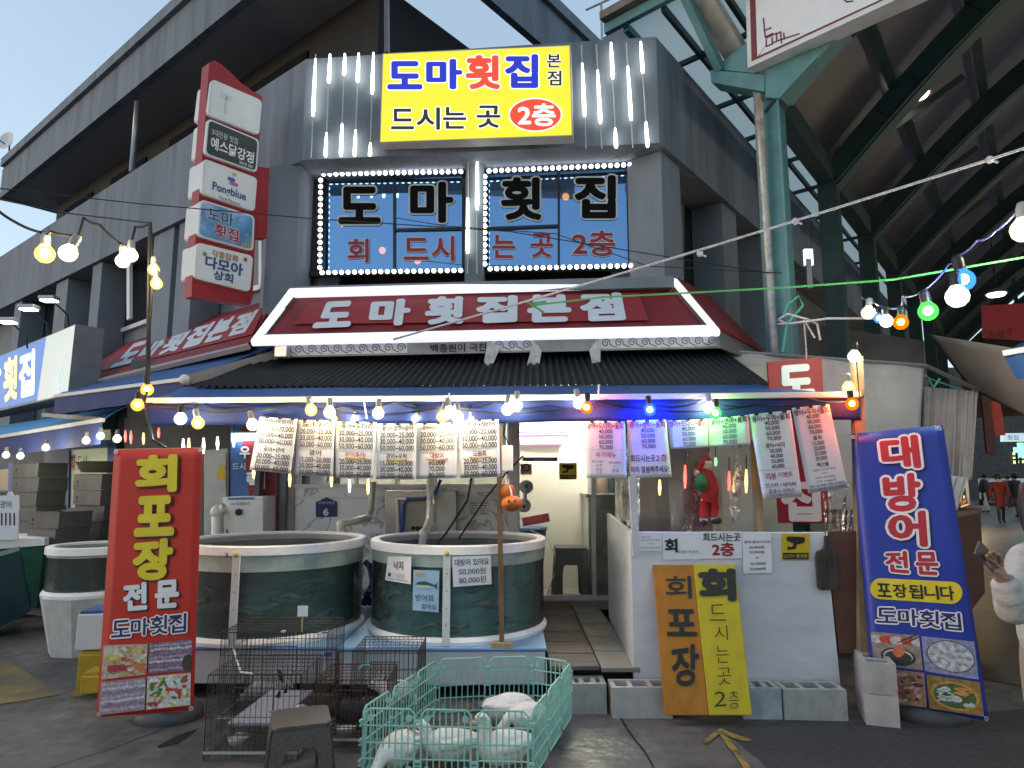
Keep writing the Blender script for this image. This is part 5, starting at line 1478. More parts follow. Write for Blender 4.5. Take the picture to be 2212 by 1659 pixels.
for tk, u, c, rad in ((tk1, 965, T1, 0.70), (tk2, 508, T2, 0.71)):
    p, nn = brace(tk, u, 1200, 1380, c, rad)
    x = nn.cross(Z1)
    m = MB(); m.box(p + Z1 * 0.68 + nn * 0.012, (0.055, 0.016, 0.64), (x, nn, Z1)); s_ = m.build('strap', STRAP, tk, bev=0.003)
    m = MB(); m.ball(p + Z1 * 1.0 + nn * 0.024, 0.018, 8, 6); m.build('clip', CCY, tk)
    m = MB()
    for zz in (0.5, 0.62, 0.74, 0.86):
        m = MB(); m.ball(p + Z1 * zz + nn * 0.021, 0.005, 6, 4); m.build('screw', WOOD, s_)
PT = Plane(Vector((0, 5.0, 0)), (0, -1, 0))
def tanktext(t, tk, u0, v0, u1, v1, c, rad, mat, name='lettering'):
    p, nn = brace(tk, (u0 + u1) / 2, v0, v1, c, rad + 0.01)
    m = MB(); m.text(t, Plane(p, nn), (u0, v0, u1, v1), 0.0, 0.012); m.build(name, mat, tk)
tanktext('3', tk2, 484, 1194, 493, 1204, T2, 0.72, INK)
# third tank, smaller, behind the red banner on the left, on a white block
T3 = (-3.84, 6.3)
tank(T3, 0.37, 0.50, 0.93, M('water_black', (0.03, 0.036, 0.034), 0.12, noise=0.3, scale=2), 'small round fish tank on a white block at the left, behind the red banner', 0.8)
m = MB()
c = Vector((T3[0], T3[1], 0))
m.lathe(c, [(0.30, 0.0), (0.41, 0.5), (0.001, 0.5)], 9)
tag(m.build('foam_block', M('foam_white', (0.48, 0.48, 0.48), 0.8, noise=0.12, bump=0.3, scale=9, stain=(0.3, 0.29, 0.28), st=(0.52, 0.75), sscale=4)), 'white wrapped block carrying the small left fish tank', 'block')

# paper signs on the middle tank
def tank_sign(px, mat, label, lines, c=T1, rad=0.70, fish=False):
    uc = sum(p[0] for p in px) / 4
    p, nn = brace(None, uc, px[0][1], px[2][1], c, rad)
    pl = Plane(p + nn * 0.02, nn)
    o = stick('paper_sign', label, px, mat, 'paper sign', pl, 0.0, 0.003, 'paper signs stuck on the middle tank')
    for (t, box, mt, b_) in lines:
        m = MB(); m.text(t, pl, qm(px, *box), b_, 0.005); m.build('lettering', mt, o)
    if fish:
        X = lambda a, b: pl(*qm(px, a, b, 1, 1)[0], 0.005)
        m = MB()
        m.mat(0).poly([X(a, b) for a, b in ((0.08, 0.36), (0.2, 0.29), (0.45, 0.27), (0.68, 0.31), (0.82, 0.35), (0.95, 0.28), (0.9, 0.37), (0.95, 0.46), (0.82, 0.39), (0.6, 0.36))])
        m.mat(1).poly([X(a, b) for a, b in ((0.08, 0.37), (0.6, 0.37), (0.8, 0.395), (0.6, 0.43), (0.4, 0.45), (0.2, 0.43))])
        m.build('fish_picture', [M('fish_back', (0.03, 0.07, 0.09), 0.5), M('fish_belly', (0.5, 0.55, 0.5), 0.5)], o)
    return o
tank_sign([(838, 1202), (888, 1203), (887, 1262), (832, 1253)], PAPER, 'white paper reading octopus with a price, at the left of the middle tank', [('낙지', (0.28, 0.18, 0.66, 0.52), INK, 0.01), ('₩', (0.08, 0.66, 0.2, 0.82), INK, 0.01), ('14000', (0.32, 0.66, 0.74, 0.84), M('pencil', (0.4, 0.4, 0.42), 0.6), 0), ('_________', (0.05, 0.9, 0.9, 0.92), INK, 0)])
tank_sign([(893, 1231), (949, 1233), (947, 1323), (891, 1318)], M('paper_blue', (0.30, 0.47, 0.66), 0.5), 'pale blue poster with a fish picture in front of the middle tank', [('제철', (0.06, 0.06, 0.42, 0.17), CCY, 0.02), ('방어회', (0.1, 0.60, 0.78, 0.76), INK, 0.0), ('팔아요', (0.34, 0.82, 0.92, 0.95), INK, 0.0)], fish=True)
tank_sign([(977, 1203), (1060, 1200), (1062, 1262), (979, 1268)], PAPER, 'white paper with two prices of large yellowtail, at the right of the middle tank', [('대방어 있어요', (0.06, 0.08, 0.95, 0.31), INK, 0.01), ('50,000원', (0.16, 0.39, 0.86, 0.63), INK, 0.0), ('80,000원', (0.16, 0.68, 0.86, 0.93), INK, 0.0)])
# walkway of planks between platform and booth
pk = thing('walkway', 'worn wooden walkway leading up to the glass door', 'walkway', (0.55, 5.7, 0))
PLK = M('walk_plank', (0.13, 0.105, 0.085), 0.7, noise=0.3, scale=6, stretch=(1, 5, 1), stain=(0.07, 0.06, 0.05), st=(0.5, 0.7))
for k in range(7):
    y = 4.95 + 0.34 * k
    m = MB(); m.box((0.43, y, 0.25 + 0.002 * (k % 2)), (0.34, 0.325, 0.03)); m.build('plank', PLK, pk, bev=0.006)
for k in range(5):
    y = 4.98 + 0.46 * k
    m = MB(); m.box((0.74, y, 0.245), (0.26, 0.44, 0.03)); m.build('slab', M('walk_slab', (0.24, 0.22, 0.19), 0.7, noise=0.2, scale=8, stain=(0.13, 0.12, 0.11), st=(0.5, 0.7)), pk, bev=0.006)
m = MB(); m.box((0.55, 6.0, 0.11), (0.6, 2.2, 0.2)); m.build('base', DARK, pk)
# ================================================================ the white booth
BTD = Vector((1, -0.03, 0)).normalized()
BTH = plv(Vector((0.83, 4.78, 0)), BTD)
bt = thing('booth', 'white boarded sales booth with an open hatch right of the walkway', 'booth', (1.5, 5.4, 0))
BOARD = M('booth_white', (0.62, 0.62, 0.65), 0.5, noise=0.06, scale=3, bump=0.05, stain=(0.48, 0.48, 0.50), st=(0.5, 0.8), sscale=1.6, stretch=(1, 1, 2.5))
bl0, bl1 = BTH(1369, 1475), BTH(1810, 1475)
xl, xr, yf, zt_ = bl0.x, bl1.x, 4.78, 1.165
m = MB(); m.prism([(xl, yf, 0.1), (xr + 0.02, yf - 0.04, 0.1), (xr - 0.02, yf - 0.04, zt_), (xl, yf, zt_)], Vector((0, 0.03, 0))); m.build('front_board', BOARD, bt, bev=0.004)
m = MB(); m.prism([(xl, yf + 0.032, 0.24), (xl + 0.08, 6.5, 0.24), (xl + 0.08, 6.5, 1.2), (xl, yf + 0.032, zt_)], Vector((0.03, 0, 0))); m.build('side_board', BOARD, bt)
m = MB(); m.prism([(xr + 0.026, yf - 0.03, 0.36), (xr + 0.22, yf - 0.03, 0.36), (xr + 0.22, yf - 0.03, 1.17), (xr - 0.015, yf - 0.03, 1.17)], Vector((0, 0.03, 0))); m.build('brown_board', M('board_brown', (0.11, 0.045, 0.03), 0.6, noise=0.12), bt)
m = MB(); m.prism([(xl + 0.04, yf + 0.04, 0.95), (xr, yf + 0.0, 0.95), (xr, 5.7, 0.95), (xl + 0.04, 5.7, 0.95)], Z1 * 0.03); m.build('counter_top', M('booth_top', (0.4, 0.4, 0.4), 0.4), bt)
m = MB(); m.bar(at(1366, 1030, 4.72), at(1374, 1200, 4.74), 0.05, 0.025, Vector((0, -1, 0))); m.build('corner_strip', M('strip_white', (0.6, 0.6, 0.64), 0.5), bt)
m = MB(); m.bar(at(1630, 950, 5.0), at(1641, 1165, 5.0), 0.055, 0.05); m.bar(at(1550, 1030, 5.25), at(1556, 1165, 5.25), 0.05, 0.03); m.build('post', PINE, bt)
m = MB(); m.bar(at(1850, 770, 4.82), at(1866, 1450, 4.72), 0.07, 0.06); pst = m.build('wooden_post', M('post_old', (0.26, 0.19, 0.11), 0.7, noise=0.25, scale=6, stretch=(8, 8, 1)))
tag(pst, 'old wooden post left of the blue roll-up banner, carrying the string lights', 'post')
# things inside the booth
o = thing('signboard', 'red upright signboard with white letters behind the right menu sheets', 'sign', at(1735, 1135, 5.35))
RS = plv(Vector((2.1, 5.35, 0)), BTD)
m = MB(); m.slab(RS, [(1658, 782), (1775, 772), (1792, 1130), (1684, 1130)], 0.03); m.build('board', M('board_red', (0.26, 0.012, 0.025), 0.5), o)
m = MB(); m.text('도', RS, [(1684, 795), (1752, 790), (1756, 850), (1686, 855)], 0.06, 0.005); m.text('집', RS, [(1690, 1040), (1766, 1040), (1770, 1122), (1694, 1122)], 0.05, 0.005); m.build('lettering', LETW, o)
VIN = GLASS('clear_vinyl', (0.92, 0.92, 0.92), 0.90, 0.12, 0.9, 9.0, 1.5)
def vinyl(px, Ys, label, amp=0.03, n_=5):
    tl, tr, br_, bl_ = [at(q[0], q[1], y) for q, y in zip(px, Ys)]
    nrm = (tr - tl).cross(bl_ - tl).normalized()
    r2 = random.Random(len(label))
    ph = [(r2.uniform(4, 22), r2.uniform(-9, 9), r2.uniform(0, 6), r2.uniform(0.3, 1)) for _ in range(7)]
    m = MB(); m.grid(lambda x, y: tl.lerp(tr, x).lerp(bl_.lerp(br_, x), y) + nrm * amp * sum(a * math.sin(f * x + g * y + p) for f, g, p, a in ph) / 2, 36, 30)
    tag(m.build('vinyl_sheet', VIN, smooth=True), label, 'vinyl sheet')
vinyl([(1335, 930), (1385, 930), (1378, 1210), (1325, 1160)], [5.3, 4.9, 4.85, 6.2], 'crumpled clear vinyl sheet hanging at the left end of the booth hatch')
vinyl([(1440, 960), (1640, 950), (1640, 1150), (1450, 1150)], [4.98, 4.98, 4.95, 4.95], 'clear vinyl sheet across the booth hatch in front of the red doll', 0.022)
vinyl([(1770, 1040), (1848, 1040), (1850, 1150), (1785, 1150)], [5.2, 5.1, 5.1, 5.2], 'dark bunched vinyl sheet right of the red signboard', 0.03)
m = MB(); m.prism([(xl + 0.2, 6.4, 0.3), (xr + 0.4, 6.3, 0.3), (xr + 0.4, 6.3, 2.6), (xl + 0.2, 6.4, 2.6)], Vector((0, 0.04, 0))); m.build('back_board', M('booth_back', (0.42, 0.40, 0.37), 0.6, noise=0.3, scale=2), bt)
m = MB(); m.prism([(xl + 0.75, 6.2, 1.0), (xl + 1.0, 6.2, 1.0), (xl + 1.0, 6.2, 2.2), (xl + 0.75, 6.2, 2.2)], Vector((0, 0.05, 0))); m.build('red_panel', M('panel_dullred', (0.16, 0.05, 0.05), 0.6), bt)
# cloth doll in a red suit hanging in the hatch
dl = thing('cloth_doll', 'hanging cloth doll in a red suit with white trim and a green sack', 'doll', at(1528, 1140, 4.9))
DRD = M('doll_red', (0.42, 0.015, 0.02), 0.8, noise=0.1, scale=30); DW = M('doll_white', (0.7, 0.7, 0.7), 0.9); DG = M('doll_green', (0.02, 0.11, 0.03), 0.8, noise=0.3, scale=30)
D = lambda u, v, y=4.9: at(u, v, y)
m = MB(); m.tube([D(1524, 1012), D(1525, 1022), D(1530, 1040), D(1533, 1060), D(1532, 1078), D(1531, 1084)], [0.03, 0.05, 0.062, 0.068, 0.066, 0.05], 12, flat=0.8)
m.tube([D(1522, 1082), D(1521, 1100), D(1520, 1120)], [0.036, 0.034, 0.028], 10); m.tube([D(1540, 1082), D(1543, 1098), D(1541, 1118)], [0.036, 0.036, 0.028], 10)
m.tube([D(1519, 1022), D(1510, 1032), D(1508, 1040)], [0.026, 0.024, 0.02], 8)
m.build('body', DRD, dl, smooth=True)
m = MB(); m.ball(D(1530, 1006), 0.042, 12, 8); m.build('head', M('doll_skin', (0.55, 0.38, 0.30), 0.8), dl, smooth=True)
m = MB(); m.tube([D(1532, 1004, 4.91), D(1524, 996), D(1513, 1003), D(1508, 1016)], [0.046, 0.036, 0.022, 0.012], 10); m.build('hat', DRD, dl, smooth=True)
m = MB(); m.ball(D(1507, 1020), 0.016, 8, 6); m.build('hat_bobble', DW, dl, smooth=True)
for pts, r_ in (([D(1515, 1079), D(1531, 1083), D(1549, 1078)], 0.016), ([D(1513, 1121), D(1527, 1122)], 0.02), ([D(1535, 1118), D(1548, 1118)], 0.02), ([D(1523, 1000, 4.87), D(1538, 999, 4.87)], 0.014)):
    m = MB(); m.tube(pts, r_, 8); m.build('trim', DW, dl, smooth=True)
m = MB(); m.tube([D(1518, 1024, 4.84), D(1513, 1036, 4.83), D(1513, 1052, 4.83), D(1518, 1061, 4.84)], [0.015, 0.045, 0.05, 0.02], 10); m.build('sack', DG, dl, smooth=True)
m = MB(); m.ball(D(1520, 1129), 0.03, 8, 6, (0.9, 1.2, 0.8)); m.ball(D(1548, 1125), 0.032, 8, 6, (1.3, 1.0, 0.8)); m.build('boot', BLACK, dl, smooth=True)
# papers on the booth front
def paper(px, label, lines, off=0.006, mat=PAPER, pl=BTH):
    o = stick('paper_sign', label, px, mat, 'paper sign', pl, off, 0.002, 'paper signs along the booth top')
    for (t, box, mt, b_) in lines:
        m = MB(); m.text(t, pl, qm(px, *box), b_, off + 0.004); m.build('lettering', mt, o)
    return o
paper([(1382, 1154), (1430, 1152), (1430, 1190), (1382, 1190)], 'small white paper with tiny print at the left end of the booth top', [('원산지 표시', (0.08, 0.14, 0.5, 0.22), INK, 0), ('광어 우럭 국내산 방어 일본산', (0.06, 0.32, 0.92, 0.42), INK, 0), ('참 · 돔', (0.35, 0.52, 0.6, 0.62), INK, 0), ('낙지 국내산 연어 노르웨이산', (0.06, 0.76, 0.94, 0.87), INK, 0)])
paper([(1431, 1151), (1516, 1150), (1517, 1208), (1433, 1209)], 'white paper with one large black syllable and small print beside it', [('회', (0.06, 0.24, 0.36, 0.72), INK, 0.04), ('주문은 여기서...', (0.38, 0.66, 0.96, 0.78), INK, 0)], 0.010)
paper([(1516, 1148), (1602, 1148), (1603, 1206), (1517, 1207)], 'white paper with a big red floor number under black lettering', [('회드시는곳', (0.03, 0.06, 0.96, 0.36), INK, 0.02), ('2층', (0.26, 0.42, 0.80, 0.90), INKRED, 0.03)], 0.014)
paper([(1603, 1150), (1665, 1150), (1668, 1237), (1606, 1239)], 'white price paper hanging lowest on the booth front', [('광어+방어+도다리', (0.06, 0.20, 0.96, 0.27), INK, 0.01), ('20,000원', (0.22, 0.33, 0.75, 0.40), INK, 0.01), ('25,000원', (0.22, 0.45, 0.75, 0.52), INK, 0.01), ('~', (0.45, 0.60, 0.55, 0.64), INK, 0), ('45,000원', (0.24, 0.73, 0.78, 0.80), INK, 0.01), ('50,000원', (0.24, 0.86, 0.78, 0.93), INK, 0.01)], 0.018)
cctv(BTH, 1689, 1153, 1749, 1210, 'yellow cctv notice on the white booth front', 0.008)
cbd = thing('cutting_board', 'dark worn cutting board hanging by its handle at the right end of the booth', 'cutting board', BTH(1789, 1275, 0.02))
m = MB(); m.slab(BTH, [(1783, 1158), (1792, 1157), (1794, 1180), (1798, 1186), (1808, 1190), (1813, 1205), (1813, 1262), (1808, 1272), (1800, 1275), (1772, 1275), (1767, 1268), (1763, 1205), (1766, 1192), (1777, 1187), (1782, 1180)], 0.025, 0.04); m.build('board', M('board_charred', (0.045, 0.038, 0.032), 0.7, noise=0.5, scale=12, stretch=(3, 3, 0.6)), cbd, bev=0.003)
m = MB(); m.tube([BTH(1786, 1162, 0.03), BTH(1786, 1148, 0.01)], 0.004, 5); m.build('string', WP, cbd)
# leaning boards
LB = pl3(at(1435, 1547, 4.44), at(1628, 1547, 4.41), at(1500, 1219, 4.74))
OR_ = M('board_orange', (0.40, 0.155, 0.008), 0.6, noise=0.18, scale=5, stain=(0.28, 0.10, 0.008), st=(0.5, 0.75), sscale=2.5, stretch=(3, 3, 1))
YB = M('board_yellow', (0.50, 0.40, 0.012), 0.6, noise=0.12, scale=5, stain=(0.36, 0.28, 0.012), st=(0.52, 0.75), sscale=2.5, stretch=(3, 3, 1))
o1 = thing('leaning_board', 'orange board with black brush lettering leaning on the booth', 'sign board', LB(1480, 1545), 'painted boards leaning on the booth')
m = MB(); m.slab(LB, [(1410, 1220), (1498, 1220), (1531, 1545), (1436, 1545)], 0.02); m.build('board', OR_, o1, bev=0.004)
m = MB()
BRUSH = M('brush_black', (0.02, 0.02, 0.018), 0.6, noise=0.3)
for t, q, b_ in (('회', [(1437, 1245), (1492, 1245), (1494, 1292), (1440, 1292)], 0.012), ('포', [(1440, 1318), (1502, 1318), (1504, 1372), (1443, 1372)], 0.03), ('장', [(1450, 1400), (1508, 1392), (1508, 1478), (1456, 1482)], 0.028)):
    m = MB(); m.text(t, LB, q, b_, 0.004); m.build('letter', BRUSH, o1)
o2 = thing('leaning_board', 'yellow board with black hand lettering leaning on the booth', 'sign board', LB(1580, 1545), 'painted boards leaning on the booth')
m = MB(); m.slab(LB, [(1498, 1220), (1587, 1219), (1625, 1545), (1532, 1545)], 0.02, 0.006); m.build('board', YB, o2, bev=0.004)
m = MB()
for t, q, b_ in (('회', [(1511, 1232), (1583, 1232), (1586, 1295), (1518, 1296)], 0.06), ('드', [(1532, 1306), (1566, 1304), (1570, 1341), (1533, 1341)], -0.012), ('시', [(1543, 1352), (1571, 1350), (1573, 1383), (1543, 1383)], -0.012), ('는', [(1545, 1395), (1574, 1393), (1576, 1432), (1548, 1432)], -0.012), ('곳', [(1548, 1443), (1579, 1441), (1580, 1478), (1550, 1480)], -0.012), ('2', [(1543, 1494), (1568, 1492), (1570, 1525), (1541, 1527)], -0.01), ('층', [(1573, 1492), (1595, 1490), (1598, 1530), (1575, 1532)], -0.012)):
    m = MB(); m.text(t, LB, q, b_, 0.012); m.build('letter', BRUSH, o2)
# cinder blocks
CBM = [M('block_grey', (0.38, 0.37, 0.34), 0.85, noise=0.14, scale=10, bump=0.3, stain=(0.24, 0.21, 0.18), st=(0.55, 0.75), sscale=4), M('block_blueish', (0.34, 0.37, 0.42), 0.85, noise=0.14, scale=10, bump=0.3, stain=(0.5, 0.5, 0.5), st=(0.55, 0.7), sscale=5), M('block_pale', (0.46, 0.42, 0.38), 0.85, noise=0.12, scale=10, bump=0.3, stain=(0.3, 0.26, 0.22), st=(0.6, 0.8), sscale=4)]
def block(x, y, z, rot, mt, label, L_=0.39, W_=0.19, H_=0.19, topm=None):
    o = thing('concrete_block', label, 'concrete block', (x, y, z), 'hollow concrete blocks along the booth')
    rt = Matrix.Rotation(rot, 3, 'Z')
    P_ = lambda a, b, c: Vector((x, y, z)) + rt @ Vector((a, b, c))
    m = MB()
    t = 0.032
    xs = [-L_ / 2, -L_ / 2 + t, -L_ / 6 - t / 2, -L_ / 6 + t / 2, L_ / 6 - t / 2, L_ / 6 + t / 2, L_ / 2 - t, L_ / 2]
    for s_ in (-1, 1):
        y0, y1 = s_ * W_ / 2, s_ * (W_ / 2 - t)
        m.prism([P_(-L_ / 2, y0, 0), P_(L_ / 2, y0, 0), P_(L_ / 2, y1, 0), P_(-L_ / 2, y1, 0)], Z1 * H_)
    for i in (0, 2, 4, 6):
        m.prism([P_(xs[i], -W_ / 2 + t, 0.001), P_(xs[i + 1], -W_ / 2 + t, 0.001), P_(xs[i + 1], W_ / 2 - t, 0.001), P_(xs[i], W_ / 2 - t, 0.001)], Z1 * (H_ - 0.003))
    m.build('shell', mt, o)
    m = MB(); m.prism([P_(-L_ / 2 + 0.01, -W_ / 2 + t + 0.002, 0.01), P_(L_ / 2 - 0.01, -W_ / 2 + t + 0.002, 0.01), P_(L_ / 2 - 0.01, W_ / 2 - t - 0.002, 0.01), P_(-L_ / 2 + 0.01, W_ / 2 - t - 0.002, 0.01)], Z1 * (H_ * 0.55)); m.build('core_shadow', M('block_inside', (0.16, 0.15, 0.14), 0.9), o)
block(0.505, 4.74, 0, 0.0, CBM[0], 'grey hollow block under the end of the plank walkway', 0.24)
block(0.845, 4.66, 0, 0.0, CBM[2], 'pinkish grey hollow block at the corner of the booth, left of the orange board')
block(1.62, 4.645, 0, -0.03, CBM[1], 'bluish hollow block right behind the yellow board', 0.25)
block(1.955, 4.62, 0, -0.03, CBM[0], 'pale hollow block under the right end of the booth', 0.40)
block(2.38, 4.60, 0, 1.25, CBM[2], 'lower hollow block beneath another, behind the blue roll-up banner', 0.39)
block(2.38, 4.60, 0.191, 1.25, CBM[0], 'upper hollow block with drips of paint, stacked behind the blue roll-up banner', 0.39)
block(2.78, 5.0, 0.0, 0.1, CBM[0], 'hollow block hidden mostly behind the middle of the blue roll-up banner', 0.39, H_=0.42)

# ================================================================ menu sheets along the awning
MH = M('menu_paper', (0.60, 0.60, 0.66), 0.4, noise=0.03, scale=16, spec=0.6)
BRN = M('ribbon_gold', (0.42, 0.20, 0.015), 0.5)
def menu(q, Y, label, rows, seam=None, cols=None):
    tl, tr, br_, bl_ = q
    pl = pl3(at(*tl, Y), at(*tr, Y - 0.02), at(*bl_, Y + 0.0))
    o = thing('menu_sheet', label, 'menu sheet', pl((tl[0] + br_[0]) / 2, br_[1]), 'price sheets hung under the awning')
    m = MB()
    nn = 10
    Q = [Vector(p) for p in q]
    def f(x, y):
        p = (Q[0].lerp(Q[1], x)).lerp(Q[3].lerp(Q[2], x), y)
        return pl(p.x, p.y, -0.004 + 0.003 * math.sin(x * 6 + y * 5))
    m.grid(f, 8, 12)
    m.build('sheet', MH, o, smooth=True, solid=0.0015)
    if seam:
        a, b = qm(q, 0, seam, 1, seam)[:2]
        m = MB(); m.quad(pl(*a, 0.003), pl(*b, 0.003), pl(b[0], b[1] + 1.2, 0.003), pl(a[0], a[1] + 1.2, 0.003)); m.build('seam', M('seam_grey', (0.45, 0.44, 0.48), 0.5), o)
    for (t, box, mt, b_) in rows:
        m = MB(); m.text(t, pl, qm(q, *box), b_, 0.005); m.build('lettering' if mt is not BRN else 'ribbon', mt, o)
    for k in range(3):
        a = qm(q, 0.14 + 0.34 * k, -0.012, 0.22 + 0.34 * k, 0.022)
        m = MB(); m.slab(pl, a, 0.02, 0.012); m.build('clip', BLACK, o)
    return o, pl
def rows2(t1, p1, t2, p2, r1=0, r2=0, rib1=False, rib2=False):
    out = [(t1, (0.12, 0.03, 0.90, 0.125), INKRED if r1 else INK, 0.020)]
    for i, p in enumerate(p1):
        out.append((p, (0.08, 0.155 + 0.118 * i, 0.94, 0.262 + 0.118 * i), INK, 0.018))
    out.append((t2, (0.24 if len(t2) > 3 else 0.34, 0.535, 0.76 if len(t2) > 3 else 0.66, 0.63), INKRED if r2 else INK, 0.020))
    for i, p in enumerate(p2):
        out.append((p, (0.10 if len(p) > 7 else 0.3, 0.665 + 0.112 * i, 0.92 if len(p) > 7 else 0.7, 0.768 + 0.112 * i), INK, 0.018))
    return out
A3 = ['20,000~25,000', '30,000~40,000', '50,000~60,000']
B3 = ['15,000~20,000', '30,000~40,000', '50,000~60,000']
MQ = [([(561, 900), (643, 905), (628, 1024), (539, 1015)], 'slanting price sheet at the left end of the row, yellowtail on top', rows2('방어(마르미)', B3, '광어+연어', A3)),
      ([(644, 907), (724, 908), (719, 1030), (637, 1026)], 'price sheet with a single fish name in each half, second from the slanting left sheet', rows2('도다리', A3, '광어', B3)),
      ([(725, 910), (814, 912), (806, 1033), (725, 1032)], 'price sheet with red mullet lettering and a bracket in its lower half', rows2('광어+도다리', A3, '숭어(밀치)', A3, 0, 1)),
      ([(815, 916), (900, 915), (897, 1036), (813, 1035)], 'price sheet above the left part of the control box', rows2('광어+방어+숭어', A3, '광어+우럭', B3)),
      ([(902, 915), (988, 913), (986, 1033), (899, 1035)], 'price sheet with big yellowtail prices in its lower half', rows2('광어+방어+도다리', A3, '대방어', ['60,000', '70,000', '80,000'], 0, 1)),
      ([(990, 908), (1077, 906), (1081, 1030), (994, 1033)], 'price sheet just left of the wooden pole', rows2('광어+방어', B3, '모듬회', A3))]
for i, (q, lb, rw) in enumerate(MQ):
    o, pl = menu(q, 4.83 + 0.004 * i, lb, rw, 0.49)
    if i in (2, 3, 4, 5):
        a = qm(q, 0.24, 0.635, 0.78, 0.665)
        m = MB(); m.poly([pl(*p, 0.0055) for p in [a[0], (a[0][0] * 0.5 + a[1][0] * 0.5, a[0][1] + 2.2), a[1], a[2], (a[0][0] * 0.5 + a[1][0] * 0.5, a[2][1] + 2.2), a[3]]]); m.build('ribbon', BRN, o)
def four(t, n=4, red=True, y0=0.17, dy=0.14, h=0.085):
    ps = ['40,000', '50,000', '60,000', '70,000']
    return [(t, (0.05, 0.03, 0.95, 0.03 + h * 1.3), INKRED if red else INK, 0.02)] + [(ps[i], (0.34, y0 + dy * i, 0.68, y0 + dy * i + h), INK, 0.018) for i in range(n)]
menu([(1263, 910), (1350, 910), (1354, 1033), (1267, 1033)], 4.80, 'price sheet right of the door, reddened by a bulb, with extras listed below', four('광어+도다리+물회', y0=0.145, dy=0.092, h=0.08) + [('추가메뉴', (0.25, 0.54, 0.75, 0.64), INKRED, 0.01), ('쌈3,000', (0.14, 0.68, 0.42, 0.73), INK, 0), ('상추', (0.24, 0.75, 0.4, 0.80), INK, 0), ('깻잎', (0.24, 0.82, 0.4, 0.87), INK, 0), ('고추', (0.24, 0.88, 0.4, 0.93), INK, 0), ('쌈5,000', (0.56, 0.70, 0.86, 0.75), INK, 0), ('+', (0.68, 0.78, 0.72, 0.81), INK, 0), ('양념', (0.64, 0.84, 0.8, 0.89), INK, 0)], 0.5)
menu([(1354, 908), (1439, 906), (1451, 1031), (1361, 1033)], 4.79, 'price sheet lit blue by a bulb, asking guests to say they eat upstairs', four('광어+방어+물회', y0=0.145, dy=0.092, h=0.08) + [('회드시는곳', (0.04, 0.60, 0.64, 0.72), INK, 0.020), ('2층', (0.66, 0.60, 0.94, 0.72), INKRED, 0.01), ('미리 말씀해주세요!', (0.04, 0.80, 0.96, 0.91), INK, 0.020)])
menu([(1441, 908), (1529, 905), (1530, 966), (1448, 970)], 4.785, 'short price sheet above the hanging red doll, left of its twin', four('방어+도다리+물회', y0=0.25, dy=0.18, h=0.155))
menu([(1531, 905), (1616, 896), (1621, 960), (1531, 966)], 4.78, 'short price sheet below the green bulb', four('광어+연어+물회', red=False, y0=0.25, dy=0.18, h=0.155))
menu([(1618, 895), (1708, 886), (1733, 1073), (1648, 1078)], 4.765, 'longest slanting price sheet, with a red event line near its foot', four('광어+우럭+물회', red=False, y0=0.10, dy=0.06, h=0.052) + [('광어+낙지', (0.28, 0.355, 0.74, 0.415), INK, 0.020)] + [(p, (0.36, 0.425 + 0.06 * i, 0.66, 0.477 + 0.06 * i), INK, 0.018) for i, p in enumerate(('30,000', '40,000', '50,000', '60,000'))] + [('리뷰', (0.18, 0.70, 0.42, 0.78), INKRED, 0.02), ('이벤트', (0.48, 0.70, 0.84, 0.76), INKRED, 0.01), ('인스타 / 네이버', (0.12, 0.82, 0.88, 0.875), INK, 0.01), ('음료수 서비스', (0.18, 0.89, 0.84, 0.94), INK, 0.01), ('사진과 함께 해주세요!', (0.2, 0.95, 0.8, 0.975), INK, 0)], 0.66)
menu([(1710, 881), (1791, 873), (1831, 1053), (1746, 1066)], 4.76, 'slanting price sheet at the right end of the row, reddened by the red bulb', four('방어+우럭+물회', red=False, y0=0.10, dy=0.06, h=0.052) + [('물회', (0.40, 0.35, 0.62, 0.40), INK, 0.020)] + [(p, (0.36, 0.415 + 0.06 * i, 0.66, 0.467 + 0.06 * i), INK, 0.018) for i, p in enumerate(('15,000', '20,000', '25,000', '30,000'))] + [('해산물', (0.36, 0.665, 0.66, 0.715), INK, 0.020), ('오징어 산낙지 멍게', (0.22, 0.735, 0.80, 0.765), INK, 0), ('낙지 2', (0.44, 0.78, 0.6, 0.81), INK, 0), ('대광 30,000원', (0.26, 0.825, 0.76, 0.855), INK, 0), ('전복 10,000원', (0.26, 0.87, 0.76, 0.90), INK, 0), ('해삼 10,000원 개불 10,000원', (0.06, 0.91, 0.96, 0.94), INK, 0), ('멍게 5,000원 소라 10,000원', (0.06, 0.955, 0.96, 0.985), INK, 0)])
# bits hanging near the pole
pole = thing('wooden_pole', 'tall brown wooden pole with a crosspiece foot standing on the middle platform', 'pole', at(1085, 1396, 5.0))
m = MB(); m.bar(at(1077, 925, 4.9), at(1084, 1392, 4.97), 0.036, 0.03, Vector((0, -1, 0))); m.build('shaft', WOOD, pole)
m = MB(); m.bar(at(1060, 1393, 4.93), at(1109, 1395, 4.93), 0.04, 0.04); m.build('foot', PINE, pole, bev=0.004)
pk1 = thing('pumpkin_lantern', 'orange jack-o-lantern with a grinning face hanging by the wooden pole', 'lantern', at(1106, 1103, 4.85))
ORG = M('lantern_orange', (0.52, 0.13, 0.02), 0.5, noise=0.15, scale=20)
pc = at(1106, 1088, 4.86)
m = MB()
o_ = len(m.v)
prof = [(math.sin(math.pi * i / 12), -math.cos(math.pi * i / 12)) for i in range(13)]
for r, z in prof:
    for k in range(40):
        a = 2 * math.pi * k / 40
        rr = max(0.001, r) * 0.074 * (1 + 0.05 * abs(math.cos(a * 5)))
        m.v.append(pc + Vector((rr * math.cos(a), rr * math.sin(a), z * 0.056)))
